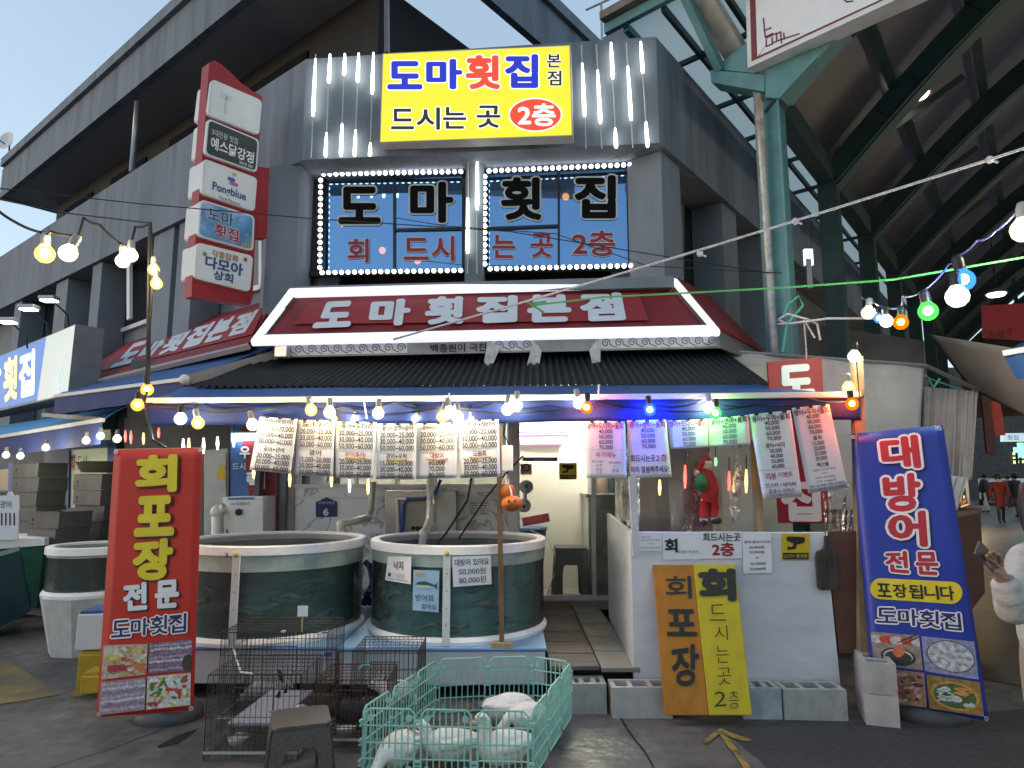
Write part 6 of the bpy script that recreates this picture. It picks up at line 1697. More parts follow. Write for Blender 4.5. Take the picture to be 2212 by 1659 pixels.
for i in range(12):
    for k in range(40):
        m.f.append([i * 40 + k, i * 40 + (k + 1) % 40, (i + 1) * 40 + (k + 1) % 40, (i + 1) * 40 + k]); m.m.append(0)
m.build('pumpkin', ORG, pk1, smooth=True)
PKP = Plane(pc + Vector((0, -0.076, 0)), (0, -1, 0))
m = MB()
for px in ([(1095, 1084), (1100, 1079), (1102, 1086)], [(1109, 1085), (1112, 1078), (1116, 1083)], [(1104, 1090), (1106, 1086), (1108, 1090)], [(1092, 1090), (1098, 1096), (1106, 1098), (1114, 1096), (1120, 1089), (1117, 1099), (1108, 1104), (1099, 1101)]):
    m.slab(PKP, px, 0.02)
m.build('face', M('lantern_face', (0.10, 0.03, 0.01), 0.7), pk1)
pk2 = thing('pumpkin_lantern', 'plain orange ball lantern hanging just above the jack-o-lantern', 'lantern', at(1097, 1076, 4.9))
m = MB(); m.ball(at(1097, 1062, 4.92), 0.055, 20, 12); m.build('ball', ORG, pk2, smooth=True)
m = MB(); m.tube([at(1097, 1048, 4.92), at(1098, 1035, 4.92)], 0.008, 6); m.tube([at(1100, 1050, 4.87), at(1104, 1060, 4.86), at(1106, 1074, 4.86)], 0.006, 6); m.build('cord', WP, pk2)
o = thing('adapter', 'white power adapter hanging from a cable over the wooden pole', 'power adapter', at(1095, 1010, 4.95))
m = MB(); m.box(at(1096, 990, 4.95), (0.085, 0.05, 0.19)); m.build('body', WP, o, bev=0.008)
m = MB(); m.tube([at(1093, 905, 4.9), at(1088, 940, 4.92), at(1100, 958, 4.93), at(1097, 966, 4.95)], 0.006, 5); m.tube([at(1098, 1012, 4.95), at(1095, 1030, 4.95), at(1096, 1044, 4.95)], 0.005, 5); m.build('cable', BLACK, o)
# ================================================================ bulbs and cords
BC_ = {'warm': ((1.0, 0.70, 0.34), 26), 'white': ((1.0, 0.95, 0.84), 30), 'cool': ((0.95, 1.0, 0.9), 28), 'orange': ((1.0, 0.42, 0.06), 14), 'red': ((1.0, 0.05, 0.01), 10), 'redcore': ((1.0, 0.07, 0.01), 12),
       'green': ((0.12, 1.0, 0.16), 14), 'blue': ((0.02, 0.06, 1.0), 30), 'sky': ((0.12, 0.45, 1.0), 14)}
FIL = {'warm': 19, 'white': 22, 'cool': 22, 'orange': 19, 'red': 20, 'redcore': 60, 'green': 34, 'blue': 90, 'sky': 24}
SHELL = {'warm': ((1.0, 0.66, 0.16), 1.9), 'white': ((1.0, 0.94, 0.62), 1.8), 'cool': ((0.98, 1.0, 0.86), 1.8), 'orange': ((1.0, 0.50, 0.06), 1.7), 'redcore': ((1.0, 0.16, 0.0), 1.5), 'green': ((0.10, 1.0, 0.12), 1.3), 'blue': ((0.05, 0.14, 1.0), 1.6), 'sky': ((0.06, 0.30, 1.0), 1.4)}
def BULBSHELL(col, c):
    """lit tinted glass: lets the filament through and glows in its own colour"""
    nm = 'bulb_glass_' + col
    if nm in MATS:
        return MATS[nm]
    m = bpy.data.materials.new(nm); m.use_nodes = True
    n = m.node_tree; n.nodes.remove(n.nodes['Principled BSDF'])
    sc_, k = SHELL[col]
    e = n.nodes.new('ShaderNodeEmission'); e.inputs[0].default_value = (*sc_, 1); e.inputs[1].default_value = k * 2.0 / G
    t = n.nodes.new('ShaderNodeBsdfTransparent'); t.inputs[0].default_value = (*[0.4 + 0.6 * q for q in sc_], 1)
    x = n.nodes.new('ShaderNodeMixShader'); x.inputs[0].default_value = 0.5
    n.links.new(e.outputs[0], x.inputs[1]); n.links.new(t.outputs[0], x.inputs[2]); n.links.new(x.outputs[0], n.nodes['Material Output'].inputs[0])
    MATS[nm] = m
    return m
def bulb(u, v, Y, col, label, r=0.037, ang=(0.0, 0.0), grp='bulbs on the string along the blue awning'):
    """lamp socket with a round glass globe below it"""
    c, s = BC_[col]
    p = at(u, v, Y)
    d = Vector((ang[0], ang[1], 1)).normalized()
    t = thing('string_bulb', label, 'light bulb', p + d * r * 2.4, grp)
    x = d.cross(Vector((0, 1, 0))).normalized(); y = d.cross(x)
    m = MB(); m.lathe(p, [(0.001, -r), (r * 0.5, -r * 0.87), (r * 0.87, -r * 0.5), (r, 0), (r * 0.9, r * 0.45), (r * 0.6, r * 0.85), (r * 0.45, r * 1.1)], 12, (x, y, d))
    m.build('globe', BULBSHELL(col, c), t, smooth=True)
    m = MB(); m.ball(p + d * r * 0.1, r * 0.5, 8, 6)
    m.build('filament', EM('filament_' + col, c, s * FIL[col]), t, smooth=True)
    m = MB(); m.lathe(p, [(r * 0.48, r * 1.0), (r * 0.52, r * 1.9), (r * 0.40, r * 2.4), (0.001, r * 2.45)], 10, (x, y, d)); m.build('socket', M('socket_pale', (0.35, 0.33, 0.30), 0.5) if col in ('white', 'warm') else BLACK, t, smooth=True)
    return p + d * r * 2.4
YB_ = 4.70
aw_b = [(318, 842, 4.75, 'orange', 'orange bulb at the left end of the blue awning, upper of two'), (297, 875, 4.72, 'orange', 'orange bulb at the left end of the blue awning, lower of two'), (390, 905, YB_, 'cool', 'white bulb above the red roll-up banner, left of an orange one'), (428, 914, YB_, 'warm', 'orange bulb above the right corner of the red roll-up banner'),
        (546, 918, YB_, 'white', 'white bulb against the top of the slanting left price sheet'), (672, 886, YB_, 'warm', 'orange bulb over the single fish name sheet, left of a white one'), (712, 891, YB_, 'white', 'white bulb over the single fish name sheet, right of an orange one'), (722, 905, 4.78, 'warm', 'small low bulb tucked behind the clips, between second and third price sheet'),
        (765, 906, 4.86, 'white', 'small low bulb behind the mullet price sheet'), (817, 893, YB_, 'white', 'single white bulb above the control box price sheet'), (896, 906, 4.86, 'white', 'small low bulb behind the control box price sheet'), (956, 900, YB_, 'warm', 'left bulb of the cluster of three over the big yellowtail sheet'), (971, 890, YB_, 'white', 'top bulb of the cluster of three over the big yellowtail sheet'), (989, 902, YB_, 'white', 'right bulb of the cluster of three over the big yellowtail sheet'),
        (1018, 906, 4.86, 'warm', 'small orange bulb behind the sheet left of the wooden pole'), (1096, 885, YB_, 'white', 'left bulb of the white pair above the wooden pole'), (1116, 876, YB_, 'white', 'right bulb of the white pair above the wooden pole'), (1251, 871, YB_, 'white', 'white bulb touching a red bulb above the door'), (1267, 881, 4.68, 'redcore', 'red bulb touching a white bulb above the door'),
        (1404, 886, 4.72, 'blue', 'blue bulb on the awning valance right of the door'), (1532, 881, YB_, 'white', 'white bulb touching the green bulb over the booth'), (1545, 893, 4.68, 'green', 'green bulb over the booth'), (1841, 873, 4.62, 'redcore', 'red bulb at the right end of the blue awning'), (1833, 838, 4.66, 'warm', 'orange bulb on the wooden post, above the red bulb'), (1845, 770, 4.70, 'cool', 'white bulb at the top of the wooden post')]
tops = []
for (u, v, Y, c, lb) in aw_b:
    small = 'small' in lb
    tops.append((u, bulb(u, v, Y, c, lb, 0.024 if small else 0.043, (rnd.uniform(-0.25, 0.25), rnd.uniform(-0.1, 0.1)))))
cord_pts = []
main = [t for t in tops if t[0] > 380 and t[0] < 1560]
anchors = [b0 + Vector((0.02, -0.05, -0.02))] + [b0.lerp(b1, k / 14) + Vector((0, -0.045, -0.03 if k % 2 else -0.06)) for k in range(1, 14)] + [b1 + Vector((0, -0.05, -0.02))]
m = MB()
for a, b in zip(anchors, anchors[1:]):
    m.tube(sag(a, b, 0.035, 8), 0.006, 6, cap=False)
for a, b in zip(anchors[::3], anchors[3::3]):
    m.tube(sag(a - Z1 * 0.01, b - Z1 * 0.01, 0.06, 10), 0.005, 5, cap=False)
for u, p in tops:
    k = min(anchors, key=lambda q: abs(q.x - p.x))
    m.tube([p - Z1 * 0.01, Vector((p.x, p.y - 0.005, k.z - 0.03)), k.lerp(Vector((p.x, k.y, k.z)), 0.8)], 0.005, 5, cap=False)
tag(m.build('light_cord', BLACK), 'black cord of the string lights looped along the blue awning bar', 'cord')
for i, (u, v0, v1, lb) in enumerate(((792, 866, 905, 'white cable tie hanging slanting from the awning left of the middle'), (970, 850, 885, 'thin white tie over the cluster of three bulbs'), (1293, 832, 856, 'thin white tie above the awning bar over the door'))):
    m = MB(); m.tube([at(u - 6 if i == 0 else u, v0, 4.72), at(u, v1, 4.70)], 0.006, 5)
    tag(m.build('cable_tie', WP), lb, 'cable tie')
# vertical cable bundle and bulbs at the left
hang = [(332, 583, 4.6, 'warm', 'orange bulb on the hanging black cables at the left, upper of the pair', 0.04), (338, 613, 4.58, 'warm', 'orange bulb on the hanging black cables at the left, lower of the pair', 0.04), (97, 549, 4.1, 'warm', 'big orange bulb on the string at the far upper left', 0.058), (147, 547, 4.05, 'white', 'big white bulb beside the orange one at the far upper left', 0.055), (265, 564, 4.3, 'white', 'left bulb of a white pair beneath the stacked sign', 0.046), (283, 552, 4.3, 'white', 'right bulb of a white pair beneath the stacked sign', 0.044)]
hp = []
for (u, v, Y, c, lb, r) in hang:
    hp.append(bulb(u, v, Y, c, lb, r, (-0.05 if u != 147 else 0.45, 0), 'bulbs hanging at the upper left'))
m = MB()
m.tube(sag(at(324, 480, 4.62), at(318, 832, 4.72), 0.0, 8), 0.014, 6); m.tube([at(326, 480, 4.64), at(331, 600, 4.62), at(324, 700, 4.66), at(322, 830, 4.74)], 0.009, 6); m.tube([at(318, 845, 4.72), at(312, 870, 4.72), at(330, 950, 4.6), at(360, 968, 4.6)], 0.009, 6)
tag(m.build('cable_bundle', BLACK), 'bundle of black cables hanging straight down at the left end of the awning', 'cable')
m = MB()
A = [at(-30, 430, 3.9), at(30, 478, 4.0), hp[2], at(110, 500, 4.05), hp[3], at(180, 470, 4.15), at(215, 485, 4.2), hp[4], hp[5], at(292, 490, 4.35), at(324, 482, 4.6)]
for a, b in zip(A, A[1:]):
    m.tube(sag(a, b, 0.012, 6), 0.009, 6, cap=False)
tag(m.build('light_cord', BLACK), 'black cord carrying the big bulbs at the upper left', 'cord')
for i, (pts, r, lb) in enumerate((([(-20, 405, 6), (300, 440, 6.4), (670, 472, 6.6), (1100, 500, 6.9), (1380, 545, 6.9), (1660, 590, 6.6)], 0.006, 'thin dark wire crossing in front of the two big windows'), ([(-20, 427, 5), (140, 460, 5), (325, 482, 4.7)], 0.006, 'thin wire running from the left edge to the hanging cables'), ([(850, 470, 6.9), (960, 488, 6.9), (1200, 505, 6.9), (1400, 575, 6.9), (1690, 590, 6.6)], 0.005, 'second thin dark wire lower across the windows'))):
    m = MB()
    for a, b in zip(pts, pts[1:]):
        m.tube([at(*a), at(*b)], r, 5, cap=False)
    tag(m.build('wire', BLACK), lb, 'wire')
# white rope and green ribbon
def rope(pts, r, mat, label, name, cat, knots=(), n_=8):
    m = MB(); m.tube(pts, r, n_, cap=True)
    o = m.build(name, mat, smooth=True)
    tag(o, label, cat)
    for k in knots:
        m = MB(); m.ball(k, r * 2.6, 10, 6); m.tube([k, k + Vector((0.04, -0.02, -0.03))], r * 0.8, 6); m.build('knot', mat, o, smooth=True)
ROPE = M('rope_white', (0.55, 0.54, 0.56), 0.8, noise=0.3, scale=60)
rp0, rp1 = at(850, 733, 6.05), at(2300, 290, 3.9)
rpts = [at(850 + (2300 - 850) * i / 20, 733 - (733 - 292) * (i / 20) + 18 * 4 * (i / 20) * (1 - i / 20) * 0.45, 6.05 - 2.1 * i / 20) for i in range(21)]
rope(rpts, 0.010, ROPE, 'white braided rope slung from the red awning up to the right edge', 'rope', 'rope', [at(1718, 478, 4.78), at(2138, 345, 4.2), at(1512, 548, 5.1)])
GRN = M('ribbon_green', (0.10, 0.40, 0.12), 0.5)
m = MB()
gp = [at(1150, 660, 5.75), at(1300, 642, 5.6), at(1500, 632, 5.4), at(1700, 621, 5.2), at(1930, 604, 5.0), at(2060, 582, 4.8), at(2212, 556, 4.6), at(2300, 540, 4.5)]
for a, b in zip(gp, gp[1:]):
    m.bar(a, b, 0.004, 0.015, Z1)
m.bar(at(1136, 650, 5.72), at(1176, 676, 5.76), 0.005, 0.02, Z1); m.bar(at(1150, 655, 5.72), at(1180, 652, 5.76), 0.005, 0.018, Z1)
tag(m.build('ribbon', GRN), 'bright green plastic ribbon stretched from the red awning into the arcade', 'ribbon')
rope([at(1680, 690, 6.4), at(1700, 700, 6.4), at(1790, 688, 6.2), at(1905, 688, 5.6)], 0.012, ROPE, 'short white rope tied round the teal column', 'rope', 'rope')
m = MB(); m.tube([at(1682, 690, 6.38), at(1700, 678, 6.38), at(1745, 690, 6.36), at(1765, 700, 6.36), at(1772, 735, 6.36)], 0.012, 6); m.tube([at(1680, 700, 6.37), at(1740, 696, 6.34), at(1760, 730, 6.36)], 0.01, 6); m.tube([at(1736, 690, 6.34), at(1742, 760, 6.36), at(1740, 850, 6.0)], 0.008, 6)
tag(m.build('rope_tail', ROPE, smooth=True), 'loose white rope ends hanging from the teal column', 'rope')
m = MB(); m.tube([at(1690, 690, 6.4), at(1700, 660, 6.42), at(1725, 640, 6.42), at(1735, 660, 6.4), at(1700, 700, 6.38), at(1690, 760, 6.4)], 0.014, 6)
tag(m.build('cord', M('green_cord', (0.10, 0.38, 0.30), 0.6), smooth=True), 'green cord wound round the teal column', 'cord')
# coloured bulbs in front of the arcade
cl = [(1875, 676, 5.2, 'white', 'white bulb at the left end of the coloured cluster by the arcade', 0.035), (1899, 688, 5.15, 'sky', 'small blue bulb in the coloured cluster, left of a white one', 0.026), (1915, 694, 5.1, 'cool', 'white bulb squeezed between a blue and an orange one in the coloured cluster', 0.034), (1946, 697, 5.05, 'redcore', 'orange red bulb in the coloured cluster by the arcade', 0.038), (2005, 673, 4.7, 'green', 'green bulb hanging in front of the arcade', 0.046),
      (2068, 641, 4.5, 'cool', 'large white bulb right below the blue one in front of the arcade', 0.052), (2081, 606, 4.5, 'sky', 'large blue bulb in front of the arcade', 0.052), (2211, 497, 4.3, 'white', 'yellowish white bulb cut by the right edge, highest of its string', 0.055)]
cp_ = []
for (u, v, Y, c, lb, r) in cl:
    cp_.append(bulb(u, v, Y, c, lb, r * 1.45, (rnd.uniform(-0.2, 0.2), 0), 'coloured bulbs in front of the arcade'))
m = MB()
A = [at(1860, 640, 5.25)] + [cp_[0], cp_[2], cp_[3], at(1950, 640, 4.95), cp_[4], at(2050, 570, 4.6), cp_[6], at(2110, 520, 4.5), at(2150, 500, 4.45), cp_[7], at(2300, 400, 4.2)]
for a, b in zip(A, A[1:]):
    m.tube(sag(a, b, 0.02, 6), 0.007, 6, cap=False)
tag(m.build('light_cord', M('cord_blue', (0.05, 0.05, 0.16), 0.5)), 'dark cord carrying the coloured bulbs in front of the arcade', 'cord')
# neighbour's small bulbs
nb = [(13, 983, 8.6, 'white', "small bulb under the neighbour's awning, at the left edge"), (44, 985, 8.4, 'white', "small bulb under the neighbour's awning, second from the left edge"), (99, 967, 8.1, 'white', "small bulb under the neighbour's awning, below the middle of its bar"), (186, 952, 7.6, 'white', 'small bulb just above the blue door, left of two others'), (217, 942, 7.4, 'white', 'small bulb above the right part of the blue door'), (253, 948, 7.2, 'white', 'small bulb beside the top left corner of the red roll-up banner')]
for (u, v, Y, c, lb) in nb:
    bulb(u, v, Y, c, lb, 0.042, (0, 0), "small white bulbs under the neighbour's awning")
# icicle lights under the awning
ICM = [EM('icicle_red', (1, 0.06, 0.03), 2.0), EM('icicle_amber', (1.0, 0.6, 0.15), 2.6), EM('icicle_white', (1, 0.95, 0.85), 3.0), EM('icicle_green', (0.2, 1, 0.3), 1.6)]
ic = [(271, 925, 30, 0, 6.3), (283, 925, 34, 0, 6.3), (310, 930, 30, 1, 6.2), (343, 920, 26, 0, 6.1), (396, 942, 38, 2, 5.2), (408, 940, 42, 1, 5.2), (440, 940, 40, 2, 5.2), (470, 938, 34, 2, 5.2), (505, 936, 30, 2, 5.2), (548, 1004, 30, 1, 5.0), (626, 1010, 42, 1, 5.0), (716, 1006, 46, 1, 5.0), (755, 1030, 34, 2, 5.4), (795, 1028, 40, 1, 5.0),
      (1480, 995, 60, 0, 4.9), (1425, 1030, 40, 1, 4.9), (1575, 1010, 50, 0, 4.93), (1612, 1005, 60, 1, 4.93), (1546, 985, 22, 3, 4.93)]
pos = ['beside the blue door, left of its twin', 'beside the blue door, right of its twin', 'above the top left corner of the red roll-up banner', 'above the middle of the red roll-up banner', 'left of a longer amber one over the red roll-up banner', 'above the right part of the red roll-up banner', 'right of the red roll-up banner corner', 'above the refrigerator', 'over the blue poster', 'at the foot of the slanting left price sheet', 'between first and second price sheet', 'between second and third price sheet', 'below the mullet price sheet, white', 'at the right foot of the mullet price sheet', 'left of the red doll in the booth hatch', 'below the blue-lit price sheet', 'right of the red doll, left of a longer one', 'nearest the pale post in the booth hatch', 'green, above the red doll']
for (u, v, l, c, Y), ps in zip(ic, pos):
    t = thing('icicle_light', ['red', 'amber', 'white', 'small green'][c] + ' icicle light ' + ps, 'icicle light', at(u, v, Y), 'small hanging icicle lights')
    m = MB(); m.tube([at(u, v + l * 0.15, Y), at(u, v + l * 0.6, Y), at(u, v + l, Y)], [0.007, 0.013, 0.006], 7); m.build('tube', ICM[c], t, smooth=True)
    m = MB(); m.tube([at(u, v - 22, Y), at(u, v + l * 0.15, Y)], 0.004, 5); m.build('cable', BLACK, t)

# ================================================================ the two stand-up banners
def foods(pl, q, kind, off):
    """one food photograph as painted shapes: background and many small pieces"""
    r = random.Random(kind * 13 + 5)
    cols = {0: [(0.45, 0.36, 0.28), (0.36, 0.03, 0.05), (0.5, 0.16, 0.06), (0.55, 0.5, 0.4), (0.5, 0.42, 0.12)], 1: [(0.16, 0.12, 0.16), (0.35, 0.25, 0.36), (0.5, 0.45, 0.5), (0.25, 0.14, 0.22), (0.03, 0.04, 0.02)],
            2: [(0.28, 0.24, 0.28), (0.42, 0.34, 0.40), (0.52, 0.48, 0.52), (0.25, 0.17, 0.22), (0.35, 0.28, 0.3)], 3: [(0.5, 0.5, 0.46), (0.6, 0.6, 0.57), (0.45, 0.38, 0.05), (0.06, 0.16, 0.04), (0.4, 0.05, 0.03)],
            4: [(0.25, 0.20, 0.17), (0.45, 0.05, 0.03), (0.03, 0.03, 0.03), (0.5, 0.42, 0.4), (0.5, 0.14, 0.06)], 5: [(0.22, 0.23, 0.36), (0.40, 0.43, 0.45), (0.08, 0.09, 0.09), (0.3, 0.26, 0.3), (0.5, 0.5, 0.5)],
            6: [(0.36, 0.16, 0.10), (0.42, 0.06, 0.04), (0.5, 0.32, 0.25), (0.08, 0.12, 0.03), (0.12, 0.03, 0.02)], 7: [(0.25, 0.15, 0.03), (0.4, 0.25, 0.05), (0.5, 0.52, 0.5), (0.05, 0.1, 0.03), (0.5, 0.22, 0.05)]}[kind]
    mats = [M('food_%d_%d' % (kind, i), c, 0.5, noise=0.35, scale=40) for i, c in enumerate(cols)]
    m = MB()
    P_ = lambda x, y, o: pl(*qm(q, x, y, 1, 1)[0], o)
    m.mat(0).poly([P_(0, 0, off), P_(1, 0, off), P_(1, 1, off), P_(0, 1, off)])
    lay = 0
    def blob(cx, cy, rx, ry, k, rot=0.0, n=14):
        nonlocal lay
        lay += 1
        o = off + 0.0006 + 0.00003 * lay
        pts = []
        for i in range(n):
            a = 2 * math.pi * i / n
            x, y = rx * math.cos(a), ry * math.sin(a)
            X = cx + x * math.cos(rot) - y * math.sin(rot); Y = cy + x * math.sin(rot) + y * math.cos(rot)
            pts.append((min(0.995, max(0.005, X)), min(0.995, max(0.005, Y))))
        m.mat(k).poly([P_(x, y, o) for x, y in pts])
    if kind == 5:
        blob(0.52, 0.48, 0.46, 0.44, 2, n=24); blob(0.52, 0.48, 0.43, 0.41, 1, n=24)
        for ring, nn in ((0.34, 20), (0.22, 14)):
            for i in range(nn):
                a = 2 * math.pi * i / nn
                blob(0.52 + ring * math.cos(a), 0.48 + ring * math.sin(a), 0.075, 0.03, 4 if i % 2 else 3, a)
        blob(0.52, 0.48, 0.09, 0.09, 3)
    elif kind == 4:
        for i in range(5): blob(0.1 + 0.22 * i, 0.2, 0.16, 0.12, 1 if i % 2 else 3)
        blob(0.52, 0.68, 0.36, 0.27, 2, n=24); blob(0.52, 0.66, 0.30, 0.20, 3, n=24); blob(0.52, 0.69, 0.28, 0.18, 2, n=24); blob(0.55, 0.5, 0.12, 0.2, 4, 0.3); blob(0.75, 0.12, 0.3, 0.018, 2, -0.6); blob(0.85, 0.15, 0.3, 0.018, 2, -0.6)
    elif kind == 7:
        blob(0.5, 0.52, 0.46, 0.42, 1, n=24); blob(0.5, 0.52, 0.40, 0.36, 3, n=24)
        for i in range(26): blob(0.3 + r.uniform(-0.13, 0.13), 0.5 + r.uniform(-0.2, 0.2), 0.07, 0.018, 2, r.uniform(-0.6, 0.6))
        for i in range(18): blob(0.66 + r.uniform(-0.14, 0.16), 0.36 + r.uniform(-0.13, 0.13), 0.07, 0.03, 4, r.uniform(-0.6, 0.9))
        blob(0.52, 0.6, 0.11, 0.1, 2); blob(0.7, 0.75, 0.07, 0.06, 2); blob(0.8, 0.72, 0.06, 0.06, 2)
    elif kind == 1 or kind == 2:
        for j in range(7):
            for i in range(11):
                blob(0.06 + i * 0.088 + 0.015 * (j % 2), 0.1 + j * 0.13 + r.uniform(-0.02, 0.02), 0.055, 0.045, 1 + (i * 3 + j) % 3, r.uniform(0.6, 1.2), 8)
        if kind == 1: blob(0.92, 0.75, 0.14, 0.28, 4)
    else:
        for i in range(60):
            blob(r.uniform(0.08, 0.92), r.uniform(0.1, 0.92), r.uniform(0.05, 0.14), r.uniform(0.02, 0.06), r.randrange(1, 5), r.uniform(0, 3), 9)
        if kind == 0:
            blob(0.2, 0.2, 0.2, 0.16, 3); blob(0.2, 0.38, 0.18, 0.1, 4)
            for i in range(12): blob(0.18 + 0.06 * (i % 6), 0.66 + 0.1 * (i // 6), 0.07, 0.05, 1, 0.8)
            for i in range(6): blob(0.72 + 0.04 * i, 0.65 + 0.03 * i, 0.05, 0.22, 2, -0.5)
    return m, mats
def outlined(o, pl, items, col, ocol, bold=0.03, obold=0.07, off=0.004, shadow=None, sh=(3, 3), obm=None):
    for t, q in items:
        a, b, s_ = MB(), MB(), MB()
        if len(q) == 4 and not hasattr(q[0], '__len__'):
            q = [(q[0], q[1]), (q[2], q[1]), (q[2], q[3]), (q[0], q[3])]
        b.text(t, pl, q, bold, off + 0.003)
        lt = b.build('letter', col, o)
        if shadow:
            s_.text(t, pl, [(x + sh[0], y + sh[1]) for x, y in q], obold, off); s_.build('letter_shadow', shadow, o)
        if ocol:
            a.text(t, pl, q, obold, off + 0.0015); a.build('letter_outline', ocol, o)
BW = M('banner_white', (0.72, 0.70, 0.72), 0.45)
BY = M('banner_yellow', (0.70, 0.55, 0.02), 0.45)
BNV = M('banner_navy', (0.02, 0.022, 0.10), 0.45)
def base_of(o, c, w_, d_, mat):
    m = MB()
    m.lathe(c, [(0.5, 0), (0.52, 0.02), (0.50, 0.06), (0.40, 0.10), (0.12, 0.115), (0.001, 0.115)], 28, (Vector((w_, 0, 0)), Vector((0, d_, 0)), Z1)); m.build('base', mat, o, smooth=True)
BASEM = M('stand_base', (0.07, 0.07, 0.075), 0.5, noise=0.1)
# red banner
RBN = pl3(at(247, 970, 4.52), at(208, 1549, 4.44), at(418, 1534, 4.40))
rb = thing('standing_banner', 'tall red banner with yellow and white letters and four food photos, on a grey base', 'banner', at(330, 1550, 4.5), 'stand-up banners before the shop')
BQ = [(247, 971), (438, 967), (418, 1534), (208, 1549)]
m = MB()
Qv = [Vector(p) for p in BQ]
def rf_(x, y):
    p = Qv[0].lerp(Qv[1], x).lerp(Qv[3].lerp(Qv[2], x), y)
    return RBN(p.x, p.y, -0.004 - 0.004 * math.sin(x * 3.14) * math.sin(y * 9))
m.grid(rf_, 10, 24)
m.build('sheet', M('banner_red_print', (0.50, 0.022, 0.010), 0.5, noise=0.06, scale=2.5, bump=0.35, stain=(0.36, 0.02, 0.02), st=(0.5, 0.75), sscale=1.2), rb, smooth=True, solid=0.002)
SHD = M('letter_shadow_dark', (0.03, 0.012, 0.01), 0.5)
outlined(rb, RBN, [('회', [(299, 988), (378, 985), (376, 1058), (297, 1061)]), ('포', [(298, 1078), (371, 1075), (371, 1151), (294, 1154)]), ('장', [(292, 1172), (370, 1166), (366, 1248), (290, 1250)])], BY, None, 0.055, 0.075, shadow=SHD, sh=(2.6, 2.6))
outlined(rb, RBN, [('전', [(268, 1264), (315, 1260), (315, 1314), (269, 1318)]), ('문', [(338, 1258), (384, 1254), (384, 1309), (336, 1312)])], BW, None, 0.05, 0.07, shadow=SHD, sh=(2.2, 2.2))
outlined(rb, RBN, [('도', [(243, 1342), (281, 1339), (281, 1374), (241, 1377)]), ('마', [(284, 1338), (321, 1335), (320, 1371), (283, 1374)]), ('횟', [(325, 1333), (362, 1329), (361, 1368), (324, 1371)]), ('집', [(366, 1328), (402, 1325), (401, 1364), (365, 1368)])], BNV, BW, 0.02, 0.085)
for k, q in enumerate([[(223, 1394), (319, 1391), (316, 1457), (219, 1468)], [(322, 1390), (416, 1381), (413, 1448), (319, 1456)], [(218, 1474), (315, 1463), (313, 1533), (213, 1545)], [(318, 1462), (412, 1453), (411, 1523), (316, 1533)]]):
    m, ms = foods(RBN, q, k, 0.004); m.build('food_photo', ms, rb)
for (u, v) in ((251, 976), (432, 972), (413, 1530), (214, 1543)):
    m = MB(); m.lathe(RBN(u, v, 0.002), [(0.006, 0), (0.014, 0), (0.014, 0.004), (0.006, 0.004)], 12, (Vector((1, 0, 0)), Z1, RBN.n)); m.build('eyelet', ALU, rb)
bc = RBN(320, 1540); base_of(rb, Vector((bc.x + 0.05, bc.y + 0.16, 0)), 0.42, 0.34, BASEM)
m = MB(); m.tube([Vector((bc.x + 0.05, bc.y + 0.10, 0.1)), RBN(343, 969, -0.06)], 0.012, 8); m.bar(RBN(247, 972, -0.02), RBN(438, 968, -0.02), 0.012, 0.012); m.bar(RBN(210, 1546, -0.02), RBN(418, 1532, -0.02), 0.012, 0.012); m.build('pole', GREY, rb)
# blue banner
BBN = pl3(at(1838, 937, 4.78), at(1885, 1508, 4.60), at(2136, 1560, 4.30))
bb = thing('standing_banner', 'tall blue banner with red and white letters and four food photos, on a grey base', 'banner', at(2010, 1560, 4.5), 'stand-up banners before the shop')
m = MB(); Qb = [Vector(p) for p in ((1838, 937), (2037, 918), (2137, 1560), (1886, 1508))]
def bf_(x, y):
    p = Qb[0].lerp(Qb[1], x).lerp(Qb[3].lerp(Qb[2], x), y)
    return BBN(p.x, p.y, -0.004 - 0.005 * math.sin(x * 3.14) * math.sin(y * 8))
m.grid(bf_, 10, 24)
m.build('sheet', M('banner_blue_print', (0.015, 0.034, 0.29), 0.4, noise=0.05, scale=2.5, bump=0.35), bb, smooth=True, solid=0.002)
BR_ = M('banner_red_letter', (0.42, 0.022, 0.03), 0.45)
SHB = M('letter_shadow_navy', (0.008, 0.01, 0.05), 0.5)
outlined(bb, BBN, [('대', [(1903, 948), (1978, 942), (1986, 1008), (1911, 1010)]), ('방', [(1909, 1030), (1983, 1024), (1988, 1100), (1916, 1103)]), ('어', [(1921, 1112), (1995, 1106), (2000, 1178), (1924, 1174)])], BR_, BW, 0.045, 0.105, shadow=SHB, sh=(3, 3))
outlined(bb, BBN, [('전', [(1913, 1193), (1958, 1192), (1962, 1237), (1916, 1233)]), ('문', [(1978, 1194), (2022, 1194), (2028, 1241), (1982, 1239)])], BR_, BW, 0.04, 0.105, shadow=SHB, sh=(2.2, 2.2))
m = MB(); q = [(1878, 1250), (2070, 1257), (2079, 1304), (1884, 1293)]; m.poly([BBN(1902 + 22.5 * math.cos(a), 1271.5 + 22.5 * math.sin(a), 0.005) for a in [math.pi * (0.5 + i / 12) for i in range(13)]] + [BBN(2055 + 24 * math.cos(a), 1280.5 + 24 * math.sin(a), 0.005) for a in [math.pi * (-0.5 + i / 12) for i in range(13)]]); m.build('pill_label', BY, bb)
m = MB()
for i, ch in enumerate('포장됩니다'):
    a = [Vector(p) for p in [(1892, 1260), (2062, 1267), (2066, 1297), (1895, 1288)]]
    x0, x1 = i / 5 + 0.01, (i + 1) / 5 - 0.02
    m.text(ch, BBN, [tuple(a[0].lerp(a[1], x0)), tuple(a[0].lerp(a[1], x1)), tuple(a[3].lerp(a[2], x1)), tuple(a[3].lerp(a[2], x0))], 0.02, 0.009)
m.build('lettering', INK, bb)
